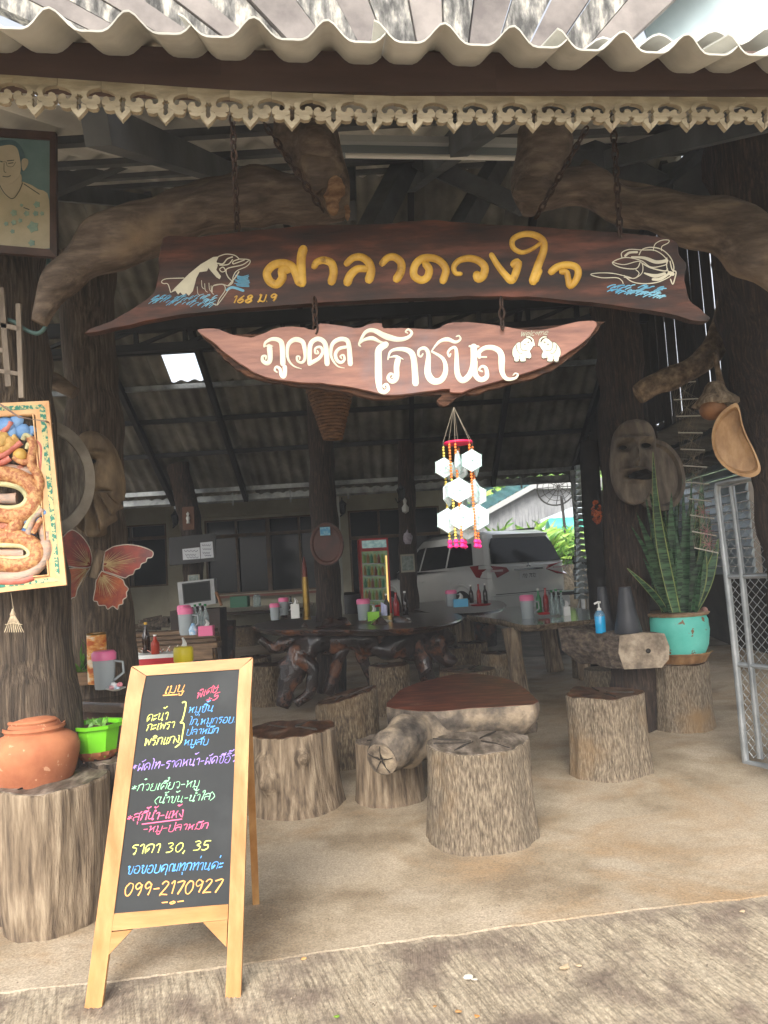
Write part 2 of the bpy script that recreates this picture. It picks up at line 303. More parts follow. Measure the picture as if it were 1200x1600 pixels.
# ---------------- handwritten stroke font (body 8 units tall) ----------------
_F = {
'ก': (6.5, "0 0 1 5.5 0 6.5 2 8 4 8 5 6 5 0"), 'ข': (6.5, "0 7 1 8 2 7 1 5 2 3 2 0 4.5 0 5 8"), 'ค': (7, "1 0 0 4 1 7 3.5 8 5.5 6 5.5 0|1 2.5 2.6 4.5 2.6 3 1.3 1"),
'ง': (5.5, "1.6 8 2.8 8 2.8 6 3.6 0 0 4.5"), 'ช': (6.8, "0 7 1 8 2 7 1 5 2 3 2 0 4.5 0 5 6 4.3 8 6.2 9.5"), 'ซ': (6.8, "0 7 .7 8 1.2 7 1.8 8 2 6 1.5 4 2 0 4.5 0 5 6 4.3 8 6.2 9.5"),
'ณ': (9.5, "1 0 .6 6.5 2 8 4 7 4.2 0 5.4 1.6|5.4 8 5.4 0 7 1.7 8.3 0 8.3 8"), 'ด': (7, "1.2 0 0 5 2 8 4.5 8 5.5 5 5.5 0|1.2 0 2 2.5 3.3 3.6 2.1 4.5"),
'ต': (7, "1.2 0 0 5 1.5 8 2.8 6.8 4 8 5.5 6 5.5 0|1.2 0 2 2.5 3.3 3.6 2.1 4.5"), 'ท': (6.5, "0 7 1 8 1 0|1 3 4 8 5 7 5 0"), 'น': (7, "0 7 1 8 1 1 5 1.5 5.8 0 4.5 0 4.7 8"),
'บ': (6.5, "0 7 1 8 1 0 5 0 5 8"), 'ป': (6.5, "0 7 1 8 1 0 5 0 5 12"), 'ผ': (6.5, "1.8 7 .8 8 .8 0|.8 0 3 4 5 0|5 0 5 8"), 'พ': (7.2, "0 7 1 8 1.2 0|1.2 0 3 6.5 5 0|5 0 6 8"),
'ม': (6.5, "0 7 1 8 1 1 .2 0 1.5 1.2 5 .5 5 8"), 'ย': (6.5, "1.5 8 0 7 1.5 5 .5 3.5 1 0 5 0 5 8"), 'ร': (5.5, "3 1 2 0 3 0 3.4 5 .4 5.8 1 8 4.2 8"), 'ล': (7, "1.2 0 0 2.8 2 4.5 4.8 4|0 6.4 2 8 4.8 7 5.2 0"),
'ว': (5.5, "0 7 2 8 4 6 4 1 3 0 2.6 1.6"), 'ศ': (7, "1 0 0 4 1 7 3.5 8 5.5 6 5.5 0|1 2.5 2.6 4.5 2.6 3 1.3 1|4.5 7.5 6.5 10"), 'ส': (7, "1.2 0 0 2.8 2 4.5 4.8 4|0 6.4 2 8 4.8 7 5.2 0|4.5 7.5 6.5 10"),
'ษ': (7, "0 7 1 8 1 0 5 0 5 8|2.5 4 3.5 5 6.5 4"), 'ห': (6.8, "0 7 1 8 1 0|1 2 3.6 5.4 5 7.6 4.2 5 5 0"), 'อ': (6.2, "1.6 3.4 .6 4.4 .2 2 1 0 4 0 4.8 5 3 8 .3 6.6"),
'ะ': (4.5, "1 7 0 5.6 3.4 7|1 3 0 1.4 3.4 3"), 'า': (4.5, "0 6.5 1.5 8 3 7 3 0"), 'เ': (3, "1.2 8 .6 1 1.4 0 1.8 1.2"), 'แ': (5.5, "1.2 8 .6 1 1.4 0 1.8 1.2|3.8 8 3.2 1 4 0 4.4 1.2"),
'ไ': (3.5, "-.5 13 1.5 11 1.5 0"), 'ใ': (3.5, "1 10 0 11 1 12.5 2.5 11.5 1.6 0"), 'ำ': (4.5, "0 6.5 1.5 8 3 7 3 0|-2.4 10 -1.6 11 -.8 10 -1.6 9.2 -2.4 10"),
'ิ': (0, "-5.5 9.4 -4 11 -1.4 9.8 -5.5 9.4"), 'ี': (0, "-5.5 9.4 -4 11 -1.4 9.8 -5.5 9.4|-1.4 9.8 -1.2 12.2"), 'ึ': (0, "-5.5 9.4 -4 11 -1.4 9.8 -5.5 9.4|-2 10.6 -1 11.6 -.6 10.6 -2 10.6"), 'ื': (0, "-5.5 9.4 -4 11 -1.4 9.8 -5.5 9.4|-1.4 9.8 -1.2 12|-2.6 10 -2.4 12"),
'ั': (0, "-4 10.4 -3.4 9.4 -2.6 9.8 -.6 12"), '่': (0, "-1.4 12.6 -1.2 15"), '้': (0, "-3.6 13.4 -2.6 14.4 -2.4 12.8 .2 15"), '๊': (0, "-4.4 13 -3.6 14.4 -2.8 13 -2 14.4 -1.4 13 .2 15"), '๋': (0, "-1.6 12.6 -1.6 15|-2.8 13.8 -.4 13.8"),
'ุ': (0, "-2.4 -1 -1.6 -1.6 -1.4 -4"), 'ู': (0, "-4.6 -1 -4 -3.6 -2 -3.6 -1.6 -1"),
'0': (6.5, "2.5 8 .4 5 1 1 3 0 5 3 4.6 7 2.5 8"), '1': (3.5, "0 6.5 1.8 8 1.6 0"), '2': (6.2, "0 6.5 2 8.2 4 6.5 0 0 1 .2 5 0"), '3': (6, "0 7.5 2.5 8.2 4 6.5 1.8 4.4 4.4 3 3.5 .6 0 0"), '5': (6, "5 8 1.4 8 .8 4.6 3.6 4.8 4.2 2 2 0 0 .6"),
'6': (6, "3.8 8 .8 4 .4 1.4 2.4 0 4.4 1.8 3.4 4 .8 3"), '7': (6, "0 7.4 5 8 2 0"), '8': (6, "3 4.3 .8 6.2 2.6 8 4.4 6.4 3 4.3 .4 2 2.6 0 4.8 2 3 4.3"), '9': (6.2, "4.4 6 2 8.2 .2 6 1.6 4 4.2 5.6|4.4 7 4 3 3.2 0"),
'+': (6, "0 4 5 4|2.5 1.5 2.5 6.5"), '-': (5, "0 4 3.6 4.3"), ',': (3, "1 1 .2 -2"), '.': (2.5, "0.5 .2 1 .2"), '*': (5.5, "0 3 4 6|0 6 4 3|2 7 2 2"), '<': (4, "3 9 0 4 3 -1"), '>': (4, "0 9 3 4 0 -1"), ' ': (4, ""), 'o': (5, "2 5.5 .4 3.6 2 2 3.8 3.6 2 5.5"), '=': (4, "0 3.6 3.4 4"),
'W': (7, "0 8 1.4 0|1.4 0 3 7|3 7 4.4 0|4.4 0 6 8"), 'e': (5, "0 3 4 3.4 3 6 .6 5 .4 1 2 0 4 1"), 'l': (2.2, "1 9 .8 0"), 'c': (4.6, "4 5 2 6 .4 3.6 1 .4 3.8 .6"), 'm': (8, "0 6 .4 0|.4 4 2 6 3.2 4.6 3.2 0|3.2 4 5 6 6.4 4.6 6.4 0")}
def write(mm, P, text, a, b, w=1.6, off=.0012, relief=0, hgt=None, jit=.35):
    """write text from pixel a to pixel b on plane P; the body height follows from the fit unless given"""
    tot = sum(_F[ch][0] for ch in text if ch in _F) or 1
    dx, dy = (b[0]-a[0])/tot, (b[1]-a[1])/tot; s = hgt/8 if hgt else math.hypot(dx, dy)*1.0
    L = math.hypot(dx, dy); ux, uy = dx/L, dy/L; x = 0; rnd = random.Random(text)
    for ch in text:
        if ch not in _F: continue
        wd, st = _F[ch]; jy = rnd.uniform(-jit, jit)
        for q in st.split('|'):
            n = [float(z) for z in q.split()]
            pts = []
            for i in range(0, len(n), 2):
                gx, gy = n[i], n[i+1]+jy; gx += gy*.26
                gx += rnd.uniform(-jit, jit)*.5; gy += rnd.uniform(-jit, jit)*.5; X = (x+gx)*L; Yv = gy*s
                pts.append((a[0]+ux*X+uy*Yv*.0 + 0, a[1]+uy*X-Yv))
            if len(pts) > 1: stroke(mm, P, pts, tuple(w*rnd.uniform(.6, 1.35) for _ in range(3)), off, relief, k=3, taper=False)
        x += wd
    return mm

# ---------------- common builders ----------------
def log(name, c, h, rx, ry=None, mt=BARK, top=CUT, seed=0, label=None, cat='log stool', group=None, flare=.08, lobes=.10, n=72, rz=0, knots=(), tilt=0, lean=(0, 0)):
    """sawn log standing on the ground; c = centre of its base"""
    c = V(c); ry = ry or rx; t = E(name, c, label, cat, group); mm = M(); nv = 18; o = []
    def rad(a, z):
        k = 1 + lobes*(nz((math.cos(a)*1.1, math.sin(a)*1.1, z*.3), 1, seed)*1.7) + .055*nz((math.cos(a)*4, math.sin(a)*4, z*.8), 1, seed+3) + .03*nz((math.cos(a)*13, math.sin(a)*13, z*1.6), 1, seed+5)
        k += flare*(1-z)**3 - .02*z
        for (ka, kz, kr, kh) in knots:
            d = math.hypot(((a-ka+PI) % (2*PI)-PI)*rx, (z-kz)*h); k += kh*math.exp(-(d/kr)**2)
        return k
    def pt(a, z, s=1):
        k = rad(a, z)*s; x, y = rx*k*math.cos(a), ry*k*math.sin(a)
        return c + V((x*math.cos(rz)-y*math.sin(rz)+lean[0]*z, x*math.sin(rz)+y*math.cos(rz)+lean[1]*z, h*z + tilt*x*z + (.012*nz((math.cos(a)*3*s, math.sin(a)*3*s, 9), 1, seed) if z > .97 else 0)))
    rows = [0]+[(i+.5)/nv for i in range(nv)]+[.985]
    for z in rows: o += [pt(2*PI*j/n, z) for j in range(n)]
    o += [pt(2*PI*j/n, 1, .97) for j in range(n)]
    f = [(i*n+j, i*n+(j+1) % n, (i+1)*n+(j+1) % n, (i+1)*n+j) for i in range(len(rows)) for j in range(n)]
    mm.add(o, f); mm.f.append(tuple(range(n))[::-1]); mm.obj('bark', mt, t, True, ang=60)
    tm = M(); q = []
    for k, s in enumerate((.975, .6, .3)):
        q += [pt(2*PI*j/n, 1, s) + V((0, 0, .003+.004*nz((math.cos(2*PI*j/n)*s*3, math.sin(2*PI*j/n)*s*3, 0), 1, seed))) for j in range(n)]
    q.append(pt(0, 1, 0)+V((0, 0, .004)))
    tm.add(q, [(i*n+j, i*n+(j+1) % n, (i+1)*n+(j+1) % n, (i+1)*n+j) for i in range(2) for j in range(n)] + [(2*n+j, 2*n+(j+1) % n, 3*n) for j in range(n)])
    tm.add([pt(2*PI*j/n, 1, .972)-V((0, 0, .012)) for j in range(n)]+q[:n], [(j, (j+1) % n, n+(j+1) % n, n+j) for j in range(n)])
    tm.obj('cut_top', top, t, True, ang=60)
    rr = random.Random(seed); a0 = rr.uniform(0, 6)
    for k_ in range(rr.choice((3, 4, 5))):
        a_ = a0+k_*rr.uniform(1.0, 1.7); w_ = rr.uniform(.004, .011); r1 = rr.uniform(.6, .95); up = V((0, 0, .011))
        M().prism([pt(a_, 1, .12)+up, pt(a_-w_*1.5, 1, r1*.6)+up, pt(a_-w_, 1, r1)+up, pt(a_+w_, 1, r1)+up, pt(a_+w_*1.2, 1, r1*.5)+up], (0, 0, -.012)).obj('crack', MATS['dark_line'], t)
    return t
def glog(name, px, py, wpx, h, deep=1.0, **k):
    """log whose front foot is seen at pixel (px, py) and whose foot is wpx wide there"""
    p = G(px, py); r = px2m(wpx/2, p.y+.1); d = V((p.x, p.y, 0)).normalized()
    return log(name, p+d*r*deep, h, r, r*deep, **k)
def post(name, pts, rs, mt, label, seed=0, group='trunk posts holding up the roof', n=40, lump=.10, sub=10):
    t = None
    q = crom([tuple(p)+(r,) for p, r in zip(pts, rs)], sub)
    mm = M().tube([x[:3] for x in q], [x[3] for x in q], n, True, lump, seed, 5)
    # long shallow furrows
    return mm.obj(name, mt, None, True, label=label, cat='post', group=group, ang=70)
def corr(p0, u, v, period, amp, thick=.006, seg=8, pk=0):
    """corrugated sheet: waves repeat along u, ridges run along v"""
    p0, u, v = V(p0), V(u), V(v); n = u.cross(v).normalized()
    if n.z < 0: n = -n
    k = max(2, int(round(u.length/period*seg)))
    return M().grid(lambda a, b: p0+u*a+v*b+n*(amp*(math.cos(2*PI*a*u.length/period)+pk*math.cos(4*PI*a*u.length/period))), k, 1, -n*thick)
# =====================================================================  SETTING
# ground sheet, restaurant floor slab, ribbed concrete apron
gm = mat('dry_ground', '6d6148', '9a8a6a', sc=1.2, rough=.95, bump=.4, dist=.02, patch='5a6a3c', psc=.4, plo=.5, phi=.6)
M().add([(-240, -240, -.16), (240, -240, -.16), (240, 240, -.16), (-240, 240, -.16)], [(0, 1, 2, 3)]).obj('ground', gm, kind='structure')
edge_px = [(-250, 1585), (0, 1550), (190, 1530), (380, 1505), (560, 1478), (700, 1460), (860, 1438), (1000, 1420), (1200, 1398), (1450, 1372)]
edge = [V(q+(0,)) for q in crom([tuple(G(*p))[:2] for p in edge_px], 14)]; edge = [p+V((0, .016*noise.noise(V((p.x*7, 1, 0)))+.007*noise.noise(V((p.x*31, 3, 0))), 0)) for p in edge]; edge = [V((-9, edge[0].y-.9, 0))]+edge+[V((9, edge[-1].y+.5, 0))]
fl = M(); fl.prism([p for p in edge]+[V((9, 20, 0)), V((-9, 20, 0))], (0, 0, -.15)); fl.obj('floor', FLOOR, kind='structure')
def edgeY(x):
    for a, b in zip(edge, edge[1:]):
        if a.x <= x <= b.x: return a.y+(b.y-a.y)*(x-a.x)/(b.x-a.x)
    return edge[-1].y
def apron(a, b):
    x = -2.3+4.6*a; ye = edgeY(x)-.004; y = ye-(1-b)*1.6; xs = x+.38*y
    h = .009*abs(noise.noise(V((xs*105, y*6, 0)))) + .004*noise.noise(V((xs*160, y*30, 4))) + .006*noise.noise(V((x*5, y*5, 9)))
    if b > .97: h *= .3
    return V((x, y, -.006-.03*(1-b)*1.6+h))
M().grid(apron, 1500, 70).obj('apron', APRON, kind='structure', smooth=True, ang=180)
M().add([(-9, -4, -.12), (9, -4, -.12), (9, 1.75, -.075), (-9, 1.0, -.075)], [(0, 1, 2, 3)]).obj('road', APRON, kind='structure')
for s, x0, x1 in ((0, -9, -2.3), (1, 2.3, 9)):
    M().add([(x0, edgeY(x0)-.004, -.008), (x1, edgeY(x1)-.004, -.008), (x1, edgeY(x1)-1.7, -.07), (x0, edgeY(x0)-1.7, -.07)], [(0, 1, 2, 3)]).obj('apron_side', APRON, kind='structure')

# raised drive at the back, where the car stands
dm = mat('drive_concrete', '5d564b', '80776a', sc=3, rough=.9)
M().add([(.2, 11.6, .004), (9, 11.6, .004), (9, 13, .13), (.2, 13, .13), (9, 60, .2), (.2, 60, .2)], [(0, 1, 2, 3), (3, 2, 4, 5)]).obj('driveway', dm, kind='structure')

# =====================================================================  MAIN ROOF
AF = math.atan(.46); RY, RZ = 8.0, 5.6          # ridge
def front_z(y): return 2.93+.46*(y-2.2)
def back_z(y): return 2.86+.55*(13.1-y)
roof = E('gable_roof', (0, 8, 2.8), 'wide gable roof of grey corrugated sheets over the open dining hall', 'roof')
XS = -6.0; SW = .95
def sheets(y0, y1, zf, x0, x1, m, name, skip=()):
    x = x0; i = 0
    while x < x1-.05:
        if (i not in skip):
            a = V((x, y0, zf(y0)+.02*((i % 2)))); wv = V((min(SW, x1-x)+.03, 0, 0)); vv = V((0, y1-y0+.05, zf(y1+.05)-zf(y0)))
            corr(a, wv, vv, .19, .022, .006, 8).obj(name, m, roof, True)
        x += SW; i += 1
# front slope rows, then back slope rows (laps at the purlins)
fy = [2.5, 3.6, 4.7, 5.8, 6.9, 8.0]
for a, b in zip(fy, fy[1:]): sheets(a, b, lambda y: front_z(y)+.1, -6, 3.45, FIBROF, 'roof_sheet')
by = [8.0, 9.2, 10.13, 10.74, 11.38, 12.1, 13.2]
for k, (a, b) in enumerate(zip(by, by[1:])):
    if k == 2:
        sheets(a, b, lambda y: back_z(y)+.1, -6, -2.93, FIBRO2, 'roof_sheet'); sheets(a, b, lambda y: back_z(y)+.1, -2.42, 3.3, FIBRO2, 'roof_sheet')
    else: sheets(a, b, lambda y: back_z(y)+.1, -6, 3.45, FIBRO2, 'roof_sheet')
SKYP = mat('clear_roof_sheet', 'eef2f4', rough=.3, trans=1, ior=1.02, alpha=.25)
corr(V((-2.93, 10.12, back_z(10.12)+.11)), V((.52, 0, 0)), V((0, .66, back_z(.66)-back_z(0))), .19, .022, .004, 8).obj('clear_roof_sheet', SKYP, roof, True)
# purlins, rafters and roof trusses
for y in (10.13, 10.74, 11.38, 12.1, 13.0):
    M().beam((-6, y, back_z(y)+.035), (3.4, y, back_z(y)+.035), .05, .07).obj('purlin', GALV if y in (10.74, 13.0) else STEEL, roof)
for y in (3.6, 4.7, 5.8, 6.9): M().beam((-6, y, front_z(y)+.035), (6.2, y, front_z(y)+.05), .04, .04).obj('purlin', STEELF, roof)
for x in (-5.2, -3.6, -2.35, -.9, .5, 1.9, 3.25, 4.8):
    if x < 3.4: M().beam((x, 8, back_z(8)-.05), (x, 13.15, back_z(13.15)-.05), .07, .12).obj('rafter', STEEL, roof)
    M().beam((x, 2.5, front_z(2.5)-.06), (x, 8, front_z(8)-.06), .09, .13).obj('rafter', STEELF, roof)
# lattice truss across the hall, seen under the long sign
ty = 9.2; tz = 4.58
M().beam((-6, ty, tz), (3.6, ty, tz), .1, .16).obj('truss_chord', STEEL, roof)
M().beam((-6, ty, tz-.28), (3.6, ty, tz-.28), .1, .09).obj('truss_chord', STEEL, roof)
for i in range(16):
    x = -5.9+i*.6
    M().beam((x, ty, tz-.25), (x, ty, tz-.05), .05, .05, (1, 0, 0)).obj('truss_web', STEEL, roof)
    M().beam((x, ty, tz-.25), (x+.58, ty, tz-.05), .04, .04, (0, 1, 0)).obj('truss_web', STEEL, roof)
# dark diagonal timbers under the front slope
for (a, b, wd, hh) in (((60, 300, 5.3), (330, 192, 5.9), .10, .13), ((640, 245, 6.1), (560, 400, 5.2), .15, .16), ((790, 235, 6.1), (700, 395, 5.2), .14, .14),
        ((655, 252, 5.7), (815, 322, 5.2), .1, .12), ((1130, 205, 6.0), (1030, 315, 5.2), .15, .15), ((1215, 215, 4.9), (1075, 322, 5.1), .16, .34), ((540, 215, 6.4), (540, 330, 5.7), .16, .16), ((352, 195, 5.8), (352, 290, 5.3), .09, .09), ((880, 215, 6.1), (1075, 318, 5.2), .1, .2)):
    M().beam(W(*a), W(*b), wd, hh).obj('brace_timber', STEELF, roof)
# gutter with straps along the low back edge
g = M(); prof = [(-.07, .06), (-.07, -.04), (0, -.07), (.07, -.04), (.07, .06)]
vs = []
for x in (-6, 3.3): vs += [V((x, 13.3+a, 2.82+b)) for a, b in prof] + [V((x, 13.3+a*.94, 2.82+b*.94+.004)) for a, b in prof[::-1]]
g.add(vs, [(i, (i+1) % 10, 10+(i+1) % 10, 10+i) for i in range(10)]).obj('gutter', GALV, roof)
for i in range(10): M().box((-5.6+i*1.0, 13.22, 2.8), (.03, .012, .22)).obj('gutter_strap', GALV, roof)
# =====================================================================  PORCH EAVE
porch = E('porch_eave', (0, 2.1, 2.8), 'porch eave of big wavy pale cement sheets over a brown painted beam', 'roof eave')
K = .14; EY = 1.93; EZ = 2.862; M().box((-6.05, 7.4, .45), (.12, 7.6, .9)).obj('unseen_low_wall', mat('dark_plank_wall', '2c231b', '4b3d30', sc=3, st=(1, 1, .3), rough=.8), label='unseen brown side wall kept low to let light into the hall', cat='wall')  # side wall out of view, kept low so light fills the hall
def epx(x): return EY+K*x
for i in range(10):
    x0 = -2.45+i*.5; x1 = x0+.53
    a = V((x0, epx(x0), EZ+.0035*(i % 2))); u = V((x1-x0, (x1-x0)*K, 0)); v = V((-.02, .62, .62*.42))
    o = corr(a, u, v, .19, .024, .005, 14, .3).obj('cement_sheet', FIBRO, porch, True)
bp = []
for (px, py) in ((-220, 70), (345, 101), (770, 108), (1420, 98)): bp.append(W(px, py, 2.1+.14*2.1*(px-600)/1200))
for (a, b) in zip([(-220, 92), (345, 119), (770, 121)], [(347, 119), (772, 121), (1420, 115)]):
    pa = W(a[0], a[1], 2.2+.3*(a[0]-600)/1200); pb = W(b[0], b[1], 2.2+.3*(b[0]-600)/1200)
    M().beam(pa, pb, .05, .125).obj('fascia_beam', BEAMP, porch)
# carved fretwork hanging below the fascia: three boards, one repeated lotus motif each ~62 px
def frety(x):    # top edge of the trim in photo pixels
    pts = [(-60, 113), (0, 116), (345, 140), (600, 150), (770, 150), (1260, 152)]
    for a, b in zip(pts, pts[1:]):
        if a[0] <= x <= b[0]: return a[1]+(b[1]-a[1])*(x-a[0])/(b[0]-a[0])
FP = Plane(W(600, 150, 2.17), (.14, -1, 0))
fret = E('fretwork_trim', W(600, 200, 2.17), 'pale wooden fretwork trim of pointed lotus motifs hanging under the brown beam', 'trim')
cen = []
x = -14.0
while x < 1240:
    cen.append(x); x += 70-12*(x/1200)**.8 if x > 0 else 69
def motif(cx, wd):
    """pieces as photo-pixel polygons round the motif centre"""
    t = frety(min(max(cx, -59), 1259)); s = wd/64; L = []
    A = lambda pts: [(cx+p[0]*s, t+p[1]*s+(frety(min(max(cx+p[0]*s, -59), 1259))-t)) for p in pts]
    L.append(A([(-32, 0), (32, 0), (32, 9), (17, 10), (9, 15), (0, 23), (-9, 15), (-17, 10), (-32, 9)]))        # rail swelling to a V
    for m in (-1, 1):
        ar = [(3, 19), (7, 15), (11, 11), (20, 9), (32, 8), (32, 12), (22, 13.5), (14, 17), (11, 22), (12, 27), (16, 29.5), (20, 28), (20, 24), (24, 22), (29, 24), (32, 29), (31, 35), (26, 36), (29, 39), (26, 43), (19, 44), (12, 42), (10, 37), (5, 36), (3, 31), (6, 27), (3, 24)]
        L.append(A([(m*a, b) for a, b in ar]))
        L.append(A([(m*a, b) for a, b in [(3, 36), (11, 39), (12, 44), (8, 49), (0, 58), (0, 47), (4, 43)]]))
    return L
bd = None
for i, cx in enumerate(cen):
    wd = (cen[i+1]-cx) if i+1 < len(cen) else 58
    mm = M()
    for q, pl in enumerate(motif(cx, wd)):
        mm.prism([FP(p[0], p[1], .002*q) for p in pl], FP.n*-.016)
    mm.obj('lotus_motif', FRET, fret)

# =====================================================================  GABLE SLABS above the eave
gab = E('gable_facing', W(640, 0, 2.75), 'fan of weathered grey timber slabs fixed above the wavy eave', 'gable')
SLABS = mat('weathered_gable_slab', '4b4a48', 'b9b4a8', '7d7b77', sc=9, st=(3, 3, 1), rough=.9, bump=1, bsc=16, dist=.02, lo=.38, hi=.64)
SLABP = mat('smooth_gable_slab', '5b5553', '87807b', sc=4, rough=.8, bump=.3, dist=.008)
GP = Plane(W(600, 0, 2.75), (.14, -1, 0)); a0 = 92; k = 0
while a0 > -8:
    x0 = -90+ (92-a0)*11.3; wd = random.uniform(48, 74)
    x1 = x0+wd-3
    def pt(x, y): return (x+(700-x)*(y+0)/330, y)
    dz = random.uniform(0, .02)
    pl = [pt(x0, -260), pt(x1, -260), pt(x1, 80), pt(x0, 80)]
    if x0 < 1010 and x1 > 30:
        M().prism([GP(p[0], p[1], dz) for p in pl], GP.n*-.05).obj('slab', SLABS if k % 2 else SLABP, gab)
    a0 -= wd/11.3; k += 1

M().prism([GP(x, y, -.12) for x, y in ((1010, -40), (1420, -60), (1420, 130), (1070, 120))], GP.n*-.01).obj('pale_sheet', mat('pale_blue_grey_sheet', '8fa0a4', 'a9b6b8', sc=2, rough=.6), gab)
# =====================================================================  WALLS AND HOUSE BEHIND
house = E('house', (-2, 17, 0), 'cream walled house behind the dining hall with a long dark window', 'house')
HW = 17.0
def wx(px, py=890): return W(px, py, HW).x
def wz(px, py): return W(px, py, HW).z
# wall built round its openings (window left, long window, door)
ops = [(wx(150), wx(262), wz(262, 915), wz(190, 822)), (wx(322), wx(520), wz(420, 925), wz(420, 808)), (wx(548), wx(692), 0.0, wz(600, 795))]
x = -9.0; top = 3.6
for (a, b, z0, z1) in ops:
    M().box(((x+a)/2, HW+.08, top/2), (a-x, .16, top)).obj('wall', WALLM, house)
    M().box(((a+b)/2, HW+.08, (top+z1)/2), (b-a, .16, top-z1)).obj('wall', WALLM, house)
    if z0 > .01: M().box(((a+b)/2, HW+.08, z0/2), (b-a, .16, z0)).obj('wall', WALLM, house)
    x = b
M().box(((x+1.75)/2, HW+.08, top/2), (1.75-x, .16, top)).obj('wall', WALLM, house)
M().box((1.67, HW+2.1, top/2), (.16, 4, top)).obj('wall', WALLM, house)
WF = mat('window_wood', '3c2b16', '5d4422', sc=5, rough=.5)
ROOMD = mat('dim_room', '2a2622', rough=.9)
for k, (a, b, z0, z1) in enumerate(ops):
    M().box(((a+b)/2, HW+.14, (z0+z1)/2), (b-a, .01, z1-z0)).obj('window_pane' if k < 2 else 'door_glass', GLASS, house)
    nm = 3 if k == 1 else (1 if k == 0 else 2); fm = 'window_frame' if k < 2 else 'door_frame'
    for i in range(nm+2):
        xx = a+(b-a)*i/(nm+1); M().box((xx, HW+.05, (z0+z1)/2), (.09 if i in (0, 2, nm+1) else .05, .08, z1-z0)).obj(fm, WF, house)
    for z in (z0, z1, z0+(z1-z0)*.78): M().box(((a+b)/2, HW+.04, z), (b-a+.08, .07, .07)).obj(fm, WF, house)
M().box(((ops[1][0]+ops[1][1])/2, HW-.06, ops[1][2]-.05), (ops[1][1]-ops[1][0]+.3, .2, .05)).obj('window_sill', mat('red_brown_sill', '6e3c2a', rough=.6), house)
M().box(((ops[1][0]+ops[1][1])/2, HW-.05, ops[1][3]+.1), (ops[1][1]-ops[1][0]+.3, .14, .08)).obj('window_lintel', WALLM, house)
# eave ceiling between hall and house
SOF = mat('house_soffit', '8d8878', '9b9686', sc=2, rough=.9)
M().prism([V((-9, 13.4, 3.02)), W(833, 738, 13.5)+V((0, 0, .02)), V((W(742, 770, 17).x, 17, 3.25)), V((-9, 17.0, 3.25))], (0, 0, .06)).obj('soffit', SOF, house)
# side walls of the hall
lw = M().box((-6.05, 14.2, 1.9), (.12, 6.0, 3.9)).obj('light_block_wall', mat('dark_plank_wall', '2c231b', '4b3d30', sc=3, st=(1, 1, .3), rough=.8), label='added brown plank wall blocking side light on the left of the hall', cat='wall')  # wall added out of view to keep side light off the back
# right side: upright dark planks with light coming through the gaps, above a lower lean-to
PLK = mat('dark_gable_plank', '17130f', '33291f', sc=4, st=(4, 4, .5), rough=.85, bump=.5, dist=.01)
pw = E('plank_gable_wall', (3.35, 8, 3), 'upright dark planks with bright gaps between them under the right roof slope', 'wall')
y = 4.6; i = 0
while y < 13.1:
    wd = random.uniform(.2, .27); gap = random.choice((.012, .02, .04, .028, .01)); zt = (front_z(y) if y < 8 else back_z(y))+.05
    zb = 2.95+random.uniform(-.04, .04)+ (.0 if y < 9 else -.1)
    if zt > zb+.1: 
        le = random.uniform(-.02, .02)
        M().add([(3.35, y, zb), (3.35, y+wd, zb), (3.35, y+wd+le, zt), (3.35, y+le, zt), (3.36, y, zb), (3.36, y+wd, zb), (3.36, y+wd+le, zt), (3.36, y+le, zt)],
            [(0, 1, 2, 3), (7, 6, 5, 4), (0, 4, 5, 1), (1, 5, 6, 2), (2, 6, 7, 3), (3, 7, 4, 0)]).obj('plank', PLK, pw)
    y += wd+gap
# lean-to roof on the right and its corrugated side wall
lt = E('side_lean_to', (4.2, 9, 0), 'side shed right of the hall with wavy grey metal cladding', 'shed')
for i in range(8):
    y0 = 5.2+i*1.0
    corr(V((3.4, y0, 3.0)), V((0, 1.02, 0)), V((1.75, 0, -.3)), .19, .02, .006, 8).obj('roof_sheet', FIBRO2, lt, True)
for i in range(4): M().beam((3.45+i*.55, 5.2, 2.96-.095*i), (3.45+i*.55, 13.1, 2.96-.095*i), .05, .06).obj('purlin', STEEL, lt)
CLAD = mat('grey_blue_cladding', '8b979c', 'b2bcc0', sc=2, rough=.4, metal=.5)
for i in range(13):
    z0 = 1.05+i*.13
    for j in range(2):
        M().prism([V((5.05, 10.6+j*2.2, z0)), V((5.0, 10.6+j*2.2, z0+.02)), V((5.04, 10.6+j*2.2, z0+.118)), V((5.06, 10.6+j*2.2, z0+.118))], (0, 2.19, 0)).obj('cladding_strip', CLAD, lt)
M().box((5.1, 10.3, .53), (.1, 6.6, 1.06)).obj('low_wall', mat('dark_low_wall', '29241f', '3a342c', sc=3, rough=.9), lt)
M().box((5.9, 13.6, 1.3), (4.6, .1, 2.6)).obj('back_wall', mat('dark_back_wall', '302a23', '403930', sc=3, rough=.9), lt)
for i in range(24): M().box((5.1, 5.3+i*.22, 1.87), (.04, .21, 1.6)).obj('plank', PLK, lt)
# narrow upright strip of corrugated cladding at the back right, edge on
st = E('cladding_screen', W(905, 1010, 11.3), 'narrow screen of stacked ribbed metal beside the car opening', 'screen')
for i in range(22):
    a = W(900, 727+i*9.6, 11.3); M().prism([a, a+V((.06, -.04, .0)), a+V((.2, -.06, -.055)), a+V((.15, 0, -.075)), a+V((.0, 0, -.07))], (0, .12, 0)).obj('cladding_strip', CLAD, st)
a = W(894, 735, 11.4); M().box((a.x, 11.4, a.z/2), (.06, .06, a.z)).obj('steel_upright', GALV, st)
